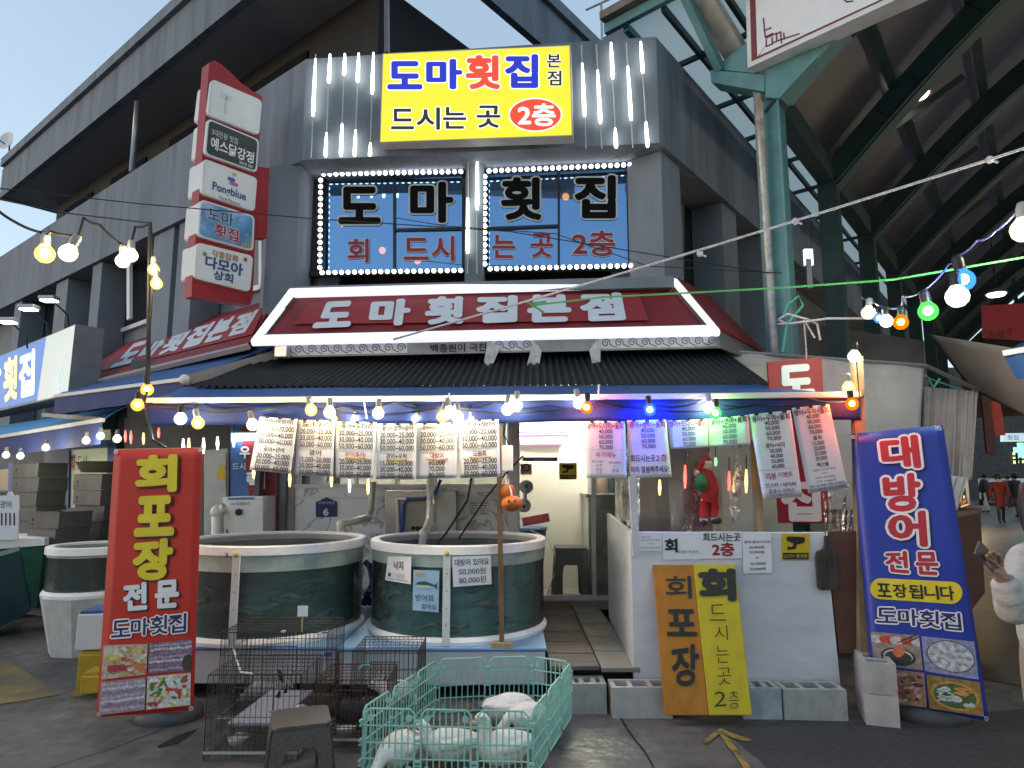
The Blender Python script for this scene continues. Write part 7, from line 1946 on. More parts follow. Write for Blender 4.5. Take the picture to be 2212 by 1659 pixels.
outlined(bb, BBN, [('도', [(1894, 1313), (1936, 1314), (1938, 1346), (1894, 1344)]), ('마', [(1940, 1316), (1982, 1317), (1984, 1352), (1941, 1349)]), ('횟', [(1986, 1318), (2028, 1321), (2030, 1357), (1987, 1354)]), ('집', [(2033, 1322), (2073, 1325), (2077, 1362), (2035, 1358)])], BNV, BW, 0.02, 0.09)
for k, q in enumerate([[(1880, 1364), (1985, 1373), (1994, 1448), (1888, 1436)], [(1990, 1374), (2105, 1386), (2114, 1468), (1998, 1450)], [(1889, 1441), (1996, 1454), (2002, 1529), (1893, 1512)], [(2001, 1457), (2116, 1474), (2126, 1548), (2008, 1530)]]):
    m, ms = foods(BBN, q, 4 + k, 0.004); m.build('food_photo', ms, bb)
for (u, v) in ((1843, 944), (2030, 926), (2131, 1552), (1891, 1502)):
    m = MB(); m.lathe(BBN(u, v, 0.002), [(0.006, 0), (0.014, 0), (0.014, 0.004), (0.006, 0.004)], 12, (Vector((1, 0, 0)), Z1, BBN.n)); m.build('eyelet', ALU, bb)
bc = BBN(2020, 1535); base_of(bb, Vector((bc.x + 0.06, bc.y + 0.16, 0)), 0.46, 0.36, BASEM)
m = MB(); m.tube([Vector((bc.x, bc.y + 0.14, 0.1)), BBN(1938, 928, -0.06)], 0.012, 8); m.bar(BBN(1838, 938, -0.02), BBN(2037, 920, -0.02), 0.012, 0.012); m.bar(BBN(1886, 1506, -0.02), BBN(2136, 1558, -0.02), 0.012, 0.012); m.build('pole', GREY, bb)
# ================================================================ mint fence pen and ducks
MINT = M('mint_plastic', (0.29, 0.55, 0.47), 0.4, noise=0.06, scale=8)
fp = lambda u, v: gr(u, v, 0.345)
def xy(p): return Vector((p.x, p.y, 0))
pfl, pfr, pbr, pbl, pb1, pb2 = [xy(fp(*q)) for q in ((782, 1530), (1148, 1537), (1234, 1430), (944, 1425), (1053, 1420), (1147, 1418))]
runs = [pfl, pfl.lerp(pfr, 0.335), pfl.lerp(pfr, 0.667), pfr, pfr.lerp(pbr, 0.345), pfr.lerp(pbr, 0.68), pbr, pb2, pb1, pbl, pbl.lerp(pfl, 0.33), pbl.lerp(pfl, 0.66), pfl]
pen = thing('fence_pen', 'mint green plastic fence pen holding white ducks in front of the platform', 'fence pen', (pfl + pfr + pbr + pbl) / 4)
for a, b in zip(runs, runs[1:]):
    d = (b - a).normalized(); L_ = (b - a).length
    a2, b2 = a + d * 0.018, b - d * 0.018
    m = MB()
    c = 0.025
    z0, z1 = 0.012, 0.345
    loop = [a2 + Z1 * (z0 + c), a2 + Z1 * (z1 - c), a2 + d * c + Z1 * z1, b2 - d * c + Z1 * z1, b2 + Z1 * (z1 - c), b2 + Z1 * (z0 + c), b2 - d * c + Z1 * z0, a2 + d * c + Z1 * z0, a2 + Z1 * (z0 + c)]
    m.tube(loop, 0.0058, 6)
    for k in range(1, 8):
        p = a2.lerp(b2, k / 8); m.tube([p + Z1 * z0, p + Z1 * z1], 0.0042, 5)
    for z in (0.10, 0.178, 0.262):
        m.tube([a2 + Z1 * z, b2 + Z1 * z], 0.0046, 5)
    nn = d.cross(Z1)
    for p in (a2 + d * 0.03, b2 - d * 0.03):
        for z in (0.05, 0.30):
            m.lathe(p + Z1 * z, [(0.001, 0.004), (0.017, 0.004), (0.017, -0.004), (0.001, -0.004)], 12, (d, Z1, nn))
    for z in (0.09, 0.19, 0.285):
        m.box(b + Z1 * z, (0.034, 0.014, 0.012), (d, nn, Z1)); m.box(b + Z1 * (z - 0.022), (0.03, 0.012, 0.008), (d, nn, Z1))
    m.build('panel', MINT, pen, smooth=False)
# litter inside the pen
m = MB()
for k in range(60):
    p = pfl.lerp(pfr, rnd.random()).lerp(pbl.lerp(pbr, rnd.random()), rnd.random())
    s_ = rnd.uniform(0.006, 0.03); a = rnd.uniform(0, 6)
    m.poly([p + Vector((s_ * math.cos(a + t) * f_, s_ * math.sin(a + t), 0.006 + 0.0001 * k)) for t, f_ in ((0, 1), (1.2, 0.7), (2.4, 1), (3.8, 0.8), (5, 1))])
tag(m.build('straw_litter', M('litter', (0.26, 0.21, 0.11), 0.8, noise=0.4)), 'scattered straw and scraps on the ground inside the mint pen', 'litter', kind='stuff')
FEA = M('duck_feather', (0.80, 0.77, 0.69), 0.8, noise=0.10, scale=34, bump=0.35, stain=(0.62, 0.56, 0.42), st=(0.52, 0.8), sscale=9)
BIL = M('duck_orange', (0.55, 0.12, 0.01), 0.5)
def duck(loc, head, s, label, pose='up'):
    """body, neck and head as one loft along the spine; wings, bill and legs as parts"""
    t = thing('duck', label, 'duck', loc, 'white ducks in the mint pen')
    rt = Matrix.Rotation(head, 3, 'Z')
    L = lambda x, y, z: Vector(loc) + rt @ Vector((x * s, y * s, z * s))
    body = [(-0.20, 0.145, 0.006), (-0.175, 0.14, 0.022), (-0.13, 0.125, 0.060), (-0.07, 0.115, 0.092), (0.0, 0.112, 0.102), (0.06, 0.115, 0.095), (0.105, 0.13, 0.070)]
    if pose == 'up':
        neck = [(0.132, 0.155, 0.050), (0.135, 0.185, 0.040), (0.140, 0.208, 0.038), (0.150, 0.224, 0.040), (0.170, 0.225, 0.032), (0.184, 0.219, 0.016)]
        bill = ((0.180, 0.219), (0.230, 0.208))
    elif pose == 'sit':
        body = [(x, z - 0.035, r * 1.06) for x, z, r in body]
        neck = [(0.115, 0.150, 0.050), (0.105, 0.20, 0.038), (0.11, 0.235, 0.036), (0.125, 0.255, 0.039), (0.147, 0.255, 0.032), (0.162, 0.248, 0.016)]
        bill = ((0.158, 0.247), (0.212, 0.232))
    else:
        neck = [(0.145, 0.125, 0.044), (0.175, 0.10, 0.033), (0.195, 0.075, 0.032), (0.212, 0.055, 0.034), (0.222, 0.038, 0.026), (0.226, 0.026, 0.014)]
        bill = ((0.224, 0.03), (0.238, -0.0 + 0.006))
    m = MB(); m.tube([L(x, 0, z) for x, z, r in body + neck], [r * s for x, z, r in body + neck], 16)
    m.build('body', FEA, t, smooth=True, sub=1)
    bz = -0.035 if pose == 'sit' else 0
    for sd in (-1, 1):
        m = MB(); m.tube([L(-0.185, sd * 0.022, 0.155 + bz), L(-0.14, sd * 0.052, 0.15 + bz), L(-0.06, sd * 0.078, 0.14 + bz), L(0.03, sd * 0.082, 0.13 + bz), L(0.075, sd * 0.06, 0.125 + bz)], [0.006 * s, 0.022 * s, 0.034 * s, 0.032 * s, 0.010 * s], 10, flat=1.0); m.build('wing', FEA, t, smooth=True)
    (x0, z0), (x1, z1) = bill
    m = MB(); m.tube([L(x0, 0, z0), L((x0 + x1) / 2, 0, (z0 + z1) / 2 - 0.002), L(x1, 0, z1)], [0.022 * s, 0.020 * s, 0.016 * s], 8, flat=0.6); m.build('bill', BIL, t, smooth=True)
    hx, hz = (neck[3][0], neck[3][1])
    for sd in (-1, 1):
        m = MB(); m.ball(L(hx + 0.014, sd * 0.031, hz + 0.006), 0.009 * s, 8, 6); m.build('eye', BLACK, t)
        m = MB()
        if pose != 'sit':
            m.tube([L(0.01, sd * 0.04, 0.05), L(0.02, sd * 0.04, 0.008)], 0.007 * s, 6)
        m.poly([L(0.0, sd * 0.04, 0.007), L(0.07, sd * 0.04 - 0.03, 0.007), L(0.08, sd * 0.04, 0.007), L(0.07, sd * 0.04 + 0.03, 0.007)])
        m.build('leg', BIL, t)
def gxy(u, v): p = gr(u, v, 0); return (p.x, p.y, 0)
duck(gxy(1100, 1566), R(20), 0.92, 'plump white duck at the back of the pen with its head down', 'down')
duck(gxy(1140, 1584), R(205), 0.86, 'white duck at the right side of the pen, half hidden by the fence', 'down')
duck(gxy(1086, 1646), R(200), 0.95, 'white duck with orange bill sitting upright in the front right of the pen', 'sit')
duck(gxy(966, 1650), R(182), 0.90, 'long white duck standing in the front middle of the pen, head to the left', 'up')
duck(gxy(862, 1662), R(240), 0.92, 'cream white duck in the front left corner of the pen, bending down', 'down')

# ================================================================ wire cages
WIREB = M('wire_brown', (0.075, 0.042, 0.03), 0.6, metal=0.3, noise=0.4, scale=30)
def cage(name_label, x0, x1, y0, y1, z0, z1, mat, sp=0.027, rot=0.0, floor=0.05):
    cx, cy = (x0 + x1) / 2, (y0 + y1) / 2
    t = thing('wire_cage', name_label, 'cage', (cx, cy, 0), 'wire animal cages in front of the platform')
    rt = Matrix.Rotation(rot, 3, 'Z')
    P_ = lambda x, y, z: Vector((cx, cy, 0)) + rt @ Vector((x - cx, y - cy, z))
    def grid_(name, o, ex, ey, nx, ny):
        m = MB()
        for i in range(nx + 1):
            w_ = 0.0030 if i in (0, nx) else 0.0017
            m.tube([o + ex * (i / nx), o + ex * (i / nx) + ey], w_, 4, cap=False)
        for j in range(ny + 1):
            w_ = 0.0034 if j in (0, ny) else 0.0022
            m.tube([o + ey * (j / ny), o + ey * (j / ny) + ex], w_, 4, cap=False)
        return m.build(name, mat, t)
    X, Y_, Zv = rt @ Vector((x1 - x0, 0, 0)), rt @ Vector((0, y1 - y0, 0)), Z1 * (z1 - z0)
    nx, ny, nz = int((x1 - x0) / sp), int((y1 - y0) / sp), max(3, int((z1 - z0) / 0.11))
    grid_('front_panel', P_(x0, y0, z0), X, Zv, nx, nz)
    grid_('back_panel', P_(x0, y1, z0), X, Zv, nx, nz)
    grid_('side_panel', P_(x0, y0, z0), Y_, Zv, ny, nz)
    grid_('side_panel', P_(x1, y0, z0), Y_, Zv, ny, nz)
    grid_('top_panel', P_(x0, y0, z1), X, Y_, nx, 5)
    grid_('floor_grid', P_(x0, y0, z0 + floor), X, Y_, nx, 5)
    m = MB()
    for a, b in (((x0, y0), (x1, y0)), ((x0, y1), (x1, y1)), ((x0, y0), (x0, y1)), ((x1, y0), (x1, y1))):
        m.bar(P_(a[0], a[1], z0 + floor - 0.008), P_(b[0], b[1], z0 + floor - 0.008), 0.012, 0.014)
    m.build('tray_frame', ALU, t)
    # door with a latch
    m = MB()
    dx0, dx1, dz0, dz1 = x0 + 0.28 * (x1 - x0), x0 + 0.72 * (x1 - x0), z0 + 0.3 * (z1 - z0), z0 + 0.85 * (z1 - z0)
    for a, b in (((dx0, dz0), (dx1, dz0)), ((dx0, dz1), (dx1, dz1)), ((dx0, dz0), (dx0, dz1)), ((dx1, dz0), (dx1, dz1))):
        m.tube([P_(a[0], y0 - 0.006, a[1]), P_(b[0], y0 - 0.006, b[1])], 0.003, 5)
    do = m.build('door', mat, t)
    m = MB(); m.box(P_(dx1, y0 - 0.012, (dz0 + dz1) / 2), (0.03, 0.01, 0.012)); m.build('latch', GREY, do)
    return t
cage('black wire cage nearest the camera, with a bowl and a ramp inside', -1.70, -1.18, 3.92, 4.34, 0.0, 0.45, WIRE, 0.029)
cage('tall wire cage behind the nearest one, with scraps on its roof', -1.84, -1.17, 4.40, 4.84, 0.02, 0.57, WIRE, 0.026)
cage('rusty brown wire cage beside the mint pen, with a blue handle on top', -1.13, -0.72, 4.05, 4.38, 0.02, 0.385, WIREB, 0.024)
cage('black wire cage against the platform, behind the rusty brown one', -1.02, -0.60, 4.46, 4.84, 0.0, 0.445, WIRE, 0.030)
m = MB(); p = [gr(u, v, 0.40) for u, v in ((775, 1446), (782, 1438), (797, 1437), (800, 1440))]; m.tube(p, 0.007, 6)
tag(m.build('cage_handle', M('handle_blue', (0.10, 0.30, 0.42), 0.4), smooth=True), 'light blue plastic handle lying on the rusty brown cage', 'handle')
def bowl(x, y, z, r, label, inner=(0.62, 0.58, 0.42)):
    t = thing('feed_bowl', label, 'bowl', (x, y, z), 'feed bowls in the cages')
    m = MB(); m.lathe((x, y, z), [(r * 0.75, 0), (r, 0.035), (r * 0.95, 0.038), (r * 0.72, 0.01), (0.001, 0.01)], 20); m.build('dish', M('bowl_metal', (0.35, 0.36, 0.4), 0.35, metal=0.5), t, smooth=True)
    m = MB(); m.lathe((x, y, z + 0.026), [(r * 0.88, 0), (0.001, 0.006)], 20); m.build('feed', M('feed_pale', inner, 0.7, noise=0.2, scale=60), t)
p = gr(508, 1610, 0.06); bowl(p.x, 4.02, 0.055, 0.062, 'shallow metal bowl of pale feed in the nearest cage')
p = gr(748, 1590, 0.05); bowl(p.x, 4.13, 0.075, 0.065, 'metal bowl of white feed in the rusty brown cage', (0.62, 0.62, 0.56))
m = MB(); m.prism([(-1.62, 4.02, 0.15), (-1.35, 4.02, 0.15), (-1.22, 4.31, 0.24), (-1.48, 4.31, 0.24)], Z1 * 0.012)
tag(m.build('ramp_board', M('board_lilac', (0.28, 0.26, 0.30), 0.5, noise=0.1)), 'pale slanting board laid as a ramp inside the nearest cage', 'board')
def lump(u, v, z, s, label, col='cabbage'):
    p = gr(u, v, z); m = MB()
    for k in range(5):
        m.ball(p + Vector((rnd.uniform(-s, s) * 0.6, rnd.uniform(-s, s) * 0.4, s * 0.5 + rnd.uniform(0, s) * 0.5)), s * rnd.uniform(0.4, 0.7), 7, 5, (1.2, 1, 0.7))
    tag(m.build('vegetable_scrap', M('scrap_' + col, (0.50, 0.46, 0.20) if col == 'cabbage' else (0.55, 0.54, 0.40), 0.7, noise=0.3, scale=30), smooth=True), label, 'vegetable scrap', 'vegetable scraps')
lump(545, 1560, 0.07, 0.026, 'yellowish cabbage scrap lying in the nearest cage'); lump(870, 1378, 0.355, 0.034, 'left of two pale cabbage heads on the blue platform top'); lump(887, 1380, 0.355, 0.032, 'right of two pale cabbage heads on the blue platform top')
lump(610, 1640, 0.02, 0.03, 'cabbage scrap on the ground seen through the stool opening'); lump(612, 1368, 0.575, 0.014, 'small scrap on the roof of the tall cage', 'white'); lump(690, 1372, 0.575, 0.013, 'small scrap at the front edge of the tall cage roof', 'white')
sg = thing('price_tag', 'small white tag on a stick standing on the tall cage roof', 'tag', gr(652, 1368, 0.57))
q0 = gr(652, 1366, 0.57)
m = MB(); m.tube([q0, q0 + Z1 * 0.10], 0.005, 6); m.build('stick', PINE, sg)
m = MB(); m.box(q0 + Z1 * 0.13, (0.065, 0.006, 0.065)); m.build('card', PAPER, sg)
m = MB(); m.text('토끼', Plane(q0 + Vector((0, -0.005, 0)), (0, -1, 0)), [(642, 1308), (660, 1308), (660, 1320), (642, 1320)], 0, 0.002)
def rabbit(loc, head, s, mats, label):
    t = thing('rabbit', label, 'rabbit', loc, 'rabbits in the cages')
    rt = Matrix.Rotation(head, 3, 'Z'); L = lambda x, y, z: Vector(loc) + rt @ Vector((x * s, y * s, z * s))
    m = MB(); m.tube([L(-0.16, 0, 0.05), L(-0.14, 0, 0.075), L(-0.08, 0, 0.09), L(0.0, 0, 0.085), L(0.07, 0, 0.085), L(0.11, 0, 0.11), L(0.15, 0, 0.125), L(0.19, 0, 0.11), L(0.21, 0, 0.095)], [q * s for q in (0.01, 0.05, 0.085, 0.08, 0.062, 0.045, 0.045, 0.034, 0.014)], 14)
    for sd in (-1, 1):
        m.tube([L(-0.08, sd * 0.055, 0.06), L(-0.05, sd * 0.07, 0.02), L(0.02, sd * 0.07, 0.012)], [0.045 * s, 0.03 * s, 0.015 * s], 8); m.tube([L(0.09, sd * 0.03, 0.06), L(0.11, sd * 0.03, 0.01)], [0.022 * s, 0.014 * s], 8)
    m.build('body', mats[0], t, smooth=True)
    for sd in (-1, 1):
        m = MB(); m.tube([L(0.13, sd * 0.02, 0.155), L(0.11, sd * 0.028, 0.20), L(0.09, sd * 0.03, 0.245)], [0.012 * s, 0.02 * s, 0.006 * s], 8, flat=0.5); m.build('ear', mats[1], t, smooth=True)
        m = MB(); m.ball(L(0.165, sd * 0.04, 0.13), 0.008 * s, 6, 5); m.build('eye', BLACK, t)
    m = MB(); m.ball(L(-0.17, 0, 0.06), 0.03 * s, 8, 6); m.build('tail', mats[0], t, smooth=True)
FW = M('fur_white', (0.62, 0.60, 0.56), 0.9, noise=0.1, scale=30, stain=(0.05, 0.05, 0.05), st=(0.58, 0.64), sscale=9); FB_ = M('fur_black', (0.02, 0.02, 0.02), 0.9)
rabbit((-1.32, 4.22, 0.06), R(150), 0.85, (FW, FB_), 'white rabbit with black ears in the nearest cage, behind the stool')
rabbit((-1.62, 4.62, 0.08), R(20), 0.8, (M('fur_grey', (0.25, 0.24, 0.23), 0.9, noise=0.2, scale=30), FB_), 'grey rabbit with dark ears in the tall cage')
rabbit((-0.95, 4.22, 0.08), R(200), 0.8, (FB_, FB_), 'dark rabbit in the rusty brown cage')
rabbit((-0.78, 4.66, 0.06), R(160), 0.9, (FW, FW), 'speckled white rabbit in the cage against the platform')
# stool in front
WEAVE = bpy.data.materials.new('woven_plastic'); WEAVE.use_nodes = True
n = WEAVE.node_tree; b = n.nodes['Principled BSDF']; b.inputs['Base Color'].default_value = (0.105, 0.085, 0.075, 1); b.inputs['Roughness'].default_value = 0.45
tc = n.nodes.new('ShaderNodeTexCoord'); mp = n.nodes.new('ShaderNodeMapping'); mp.inputs['Rotation'].default_value = (0.6, 0.5, 0.78)
bt_ = n.nodes.new('ShaderNodeTexBrick'); bt_.inputs['Scale'].default_value = 1; bt_.inputs['Brick Width'].default_value = 0.022; bt_.inputs['Row Height'].default_value = 0.011; bt_.inputs['Mortar Size'].default_value = 0.0018; bt_.inputs['Mortar Smooth'].default_value = 0.6
bt_.inputs['Color1'].default_value = (0.125, 0.10, 0.088, 1); bt_.inputs['Color2'].default_value = (0.10, 0.08, 0.07, 1); bt_.inputs['Mortar'].default_value = (0.055, 0.045, 0.04, 1)
bm_ = n.nodes.new('ShaderNodeBump'); bm_.inputs['Strength'].default_value = 0.6; bm_.inputs['Distance'].default_value = 0.003; bm_.invert = True
n.links.new(tc.outputs['Object'], mp.inputs[0]); n.links.new(mp.outputs[0], bt_.inputs['Vector']); n.links.new(bt_.outputs['Color'], b.inputs['Base Color']); n.links.new(bt_.outputs['Fac'], bm_.inputs['Height']); n.links.new(bm_.outputs[0], b.inputs['Normal'])
stool((-1.10, 3.68, 0), 0.355, 0.315, WEAVE, 'brown woven-look plastic stool in the foreground before the cages', rot=R(19))
rope([gr(u, v, z) for u, v, z in ((503, 1398, 0.42), (520, 1452, 0.42), (545, 1455, 0.42))], 0.006, WP, 'white plastic strap lying over the corner of the nearest cage', 'strap', 'strap')

# ================================================================ left neighbour: crates, door, counter
CRT = M('crate_grey', (0.058, 0.061, 0.066), 0.55, noise=0.12, scale=5, stain=(0.095, 0.098, 0.102), st=(0.55, 0.75), sscale=3)
def crate(label, loc, rot):
    t = thing('fish_crate', label, 'crate', loc, 'grey fish crates stacked at the left')
    L_, W_, H_ = 0.52, 0.40, 0.19
    rt = Matrix.Rotation(rot, 3, 'Z'); P_ = lambda x, y, z: Vector(loc) + rt @ Vector((x, y, z))
    m = MB()
    ax = (rt @ Vector((1, 0, 0)), rt @ Vector((0, 1, 0)), Z1)
    for sy in (-1, 1):
        m.box(P_(0, sy * (W_ / 2 - 0.01), H_ / 2), (L_, 0.02, H_), ax)
    m.box(P_(L_ / 2 - 0.01, 0, H_ / 2), (0.02, W_ - 0.042, H_ - 0.002), ax)
    m.box(P_(0, 0, 0.012), (L_ - 0.044, W_ - 0.044, 0.02), ax)
    m.box(P_(-L_ / 2 + 0.01, 0, 0.022), (0.02, W_ - 0.042, 0.042), ax)
    m.build('shell', CRT, t)
    m = MB()
    for sy in (-1, 1):
        m.box(P_(0.0, sy * (W_ / 2 + 0.003), H_ - 0.006), (L_ + 0.004, 0.008, 0.008), ax)
    m.box(P_(-L_ / 2 + 0.0, 0, H_ - 0.03), (0.05, W_ - 0.044, 0.03), ax)
    m.build('rim', CRT, t, bev=0.003)
    m = MB()
    m.box(P_(-L_ / 2 + 0.07, -W_ / 2 - 0.004, H_ * 0.5), (0.022, 0.006, 0.03), ax)
    m.box(P_(-L_ / 2 + 0.07, -W_ / 2 - 0.0045, H_ * 0.22), (0.03, 0.006, 0.012), ax)
    m.build('notch', BLACK, t)
    return t
ordn = ['topmost', 'second from the top', 'third from the top', 'fourth from the top', 'fifth from the top', 'sixth from the top', 'seventh from the top', 'eighth from the top', 'ninth from the top', 'tenth from the top', 'lowest']
c0_ = None
def stack(u, Y, n_, rot, where, seed, z0=0.0):
    global c0_
    r = random.Random(seed)
    X = at(u, 1150, Y).x
    for k in range(n_):
        lb = 'grey fish crate, %s of the stack %s' % (ordn[n_ - 1 - k], where)
        loc = (X + r.uniform(-0.02, 0.02), Y + r.uniform(-0.02, 0.02), z0 + k * 0.192)
        rz = rot + r.uniform(-0.05, 0.05)
        if c0_ is None:
            c0_ = crate(lb, (0, 0, 0), 0)
            c0_.location = loc; c0_.rotation_euler = (0, 0, rz)
        else:
            dup(c0_, loc, rz, lb)
stack(128, 8.0, 6, R(-24), 'left of the small tank', 1)
stack(216, 8.55, 8, R(-22), 'behind the small tank', 2, 0.05)
stack(76, 9.2, 8, R(-22), 'nearest the left edge', 3, 0.2)
m = MB(); p = at(216, 1012, 8.5); m.lathe((p.x, 8.5, 1.60), [(0.2, 0), (0.27, 0.13), (0.28, 0.14), (0.255, 0.14), (0.19, 0.02), (0.001, 0.02)], 24)
tag(m.build('metal_tub', M('tub_bronze', (0.14, 0.12, 0.09), 0.4, metal=0.5, noise=0.2), smooth=True), 'bronze coloured metal tub on top of the stack behind the small tank', 'tub')
# neighbour shop with blue door
NP = plv(at(250, 1000, 9.0), DL)
nsh = thing('neighbour_shop', 'neighbouring shop front with a blue door and pale green panes at the left', 'shop', NP(150, 1200))
BLP = M('blue_paint', (0.02, 0.07, 0.30), 0.45, noise=0.15, scale=4)
m = MB(); m.slab(NP, [(-80, 940), (268, 935), (262, 1230), (-80, 1260)], 0.08, -0.04); m.build('wall', M('neighbour_dark', (0.05, 0.06, 0.09), 0.6, noise=0.4, scale=2), nsh)
m = MB()
for px in ([(96, 950), (150, 945), (145, 1215), (92, 1220)], [(150, 955), (250, 952), (250, 965), (150, 972)], [(232, 955), (250, 955), (248, 1215), (230, 1215)], [(140, 1098), (236, 1090), (236, 1108), (140, 1120)], [(60, 1000), (68, 1000), (66, 1200), (58, 1200)], [(18, 1000), (28, 1000), (26, 1200), (16, 1200)]):
    mm = MB(); mm.slab(NP, px, 0.05, 0.05); mm.build('door_frame', BLP, nsh)
GP = EM('green_pane', (0.42, 0.47, 0.28), 0.34, (0.3, 0.35, 0.25), noise=0.15)
for px in ([(150, 932), (236, 928), (236, 950), (150, 955)], [(146, 972), (234, 963), (234, 1092), (142, 1099)], [(140, 1118), (234, 1107), (234, 1210), (138, 1215)]):
    m = MB(); m.slab(NP, px, 0.02, 0.02); m.build('pane', GP, nsh)
m = MB(); m.text('회', NP, [(152, 983), (162, 982), (160, 1015), (150, 1017)], 0.03, 0.03); m.build('lettering', INKRED, nsh)
m = MB(); m.text('드', NP, [(168, 986), (176, 985), (175, 1012), (167, 1014)], 0.0, 0.03); m.text('시', NP, [(178, 984), (188, 983), (187, 1012), (177, 1014)], 0.0, 0.03); m.build('lettering', INK, nsh)
m = MB(); m.slab(NP, [(0, 1015), (92, 1000), (92, 1110), (0, 1130)], 0.02, 0.01); m.build('pane', PANED, nsh)
# counter, green tank, placard
ctr = thing('display_counter', 'dark green display counter with a white top, cut by the left edge', 'counter', at(20, 1290, 6.9))
q = at(30, 1250, 6.8)
m = MB(); m.prism([at(-80, 1225, 6.4), at(40, 1190, 6.9), at(66, 1320, 6.95), at(-80, 1400, 6.4)], Vector((-0.35, 0.5, 0))); m.build('body', M('tank_teal', (0.012, 0.05, 0.06), 0.3, noise=0.2), ctr)
m = MB(); m.prism([at(-80, 1165, 7.3), at(96, 1163, 7.6), at(96, 1178, 7.6), at(-80, 1192, 7.3)], Vector((-0.2, 0.7, 0))); m.build('top', WHITE, ctr)
m = MB(); m.prism([at(-80, 1192, 7.32), at(94, 1180, 7.62), at(80, 1310, 7.65), at(-80, 1330, 7.32)], Vector((-0.2, 0.6, 0))); m.build('body', M('counter_green', (0.02, 0.10, 0.07), 0.5), ctr)
pc_ = thing('placard', 'white standing placard with handwriting on the display counter', 'placard', at(20, 1165, 7.4))
PCp = plv(at(20, 1100, 7.4), Vector((1, 0.1, 0)))
m = MB(); m.slab(PCp, [(-30, 1072), (14, 1070), (18, 1062), (24, 1062), (28, 1070), (40, 1070), (38, 1165), (-30, 1168)], 0.02); m.build('board', PAPER, pc_)
m = MB(); m.text('광어', PCp, (0, 1082, 24, 1098), 0, 0.005)
for k in range(4):
    m.poly([PCp(u, v, 0.005) for u, v in ((2 + 9 * k, 1108), (5 + 9 * k, 1108), (5 + 9 * k, 1135), (2 + 9 * k, 1135))])
m.build('lettering', INK, pc_)
def carton(label, u, v0, v1, Y, w_, d_, mat, name='foam_box', cat='box', lid=None, rot=0.2):
    p = at(u, v1, Y); h = at(u, v0, Y).z - p.z
    t = thing(name, label, cat, p)
    ax = (Vector((math.cos(rot), math.sin(rot), 0)), Vector((-math.sin(rot), math.cos(rot), 0)), Z1)
    m = MB(); m.box(p + Z1 * h / 2, (w_, d_, h), ax); m.build('body', mat, t, bev=0.01)
    m = MB(); m.box(p + Z1 * (h + 0.01), (w_ - 0.03, d_ - 0.03, 0.02), ax); m.build('lid', lid or mat, t)
    return t
p0_ = at(200, 1484, 5.2)
carton('yellow plastic box on the ground behind the red roll-up banner', 216, 1402, 1482, 5.25, 0.22, 0.3, M('box_yellow', (0.36, 0.26, 0.02), 0.5, noise=0.15), 'plastic_box')
fbx = carton('white foam box with a blue lid on top of the yellow box, behind the banner', 214, 1318, 1394, 5.25, 0.22, 0.3, M('foam_white2', (0.55, 0.55, 0.57), 0.8, noise=0.05), lid=BLUE)
carton('flat yellow tub low beside the red roll-up banner', 204, 1452, 1490, 5.0, 0.12, 0.2, M('box_orange', (0.42, 0.27, 0.02), 0.5, noise=0.15), 'plastic_tub', 'tub')

# ================================================================ people
def skin_mesh(J, E, sub=1):
    """J: name -> (position, radius[, radius2]); E: joint pairs. Returns an evaluated mesh grown with the skin modifier"""
    names = list(J)
    me = bpy.data.meshes.new('skin')
    me.from_pydata([J[k][0] for k in names], [(names.index(a), names.index(b)) for a, b in E], [])
    o = bpy.data.objects.new('skin', me)
    md = o.modifiers.new('s', 'SKIN'); md.use_smooth_shade = True
    for i, k in enumerate(names):
        sv = me.skin_vertices[0].data[i]
        sv.radius = (J[k][1], J[k][2] if len(J[k]) > 2 else J[k][1])
        sv.use_root = (i == 0)
    if sub:
        s2 = o.modifiers.new('ss', 'SUBSURF'); s2.levels = s2.render_levels = sub
    out = evaluated(o)
    bpy.data.objects.remove(o); bpy.data.meshes.remove(me)
    return out
def add_mesh(me, name, mats, parent, pick=None):
    base = BASE[parent.name]
    me.name = name
    for mt in (mats if isinstance(mats, (list, tuple)) else [mats]):
        me.materials.append(mt)
    if pick:
        for p in me.polygons:
            p.material_index = pick(p.center)
    me.polygons.foreach_set('use_smooth', [True] * len(me.polygons))
    for v in me.vertices:
        v.co -= base
    o = bpy.data.objects.new(name, me); COL.objects.link(o); o.parent = parent
    return o
SKIN = M('skin', (0.42, 0.25, 0.18), 0.6); HAIR = M('hair_black', (0.012, 0.010, 0.010), 0.5)
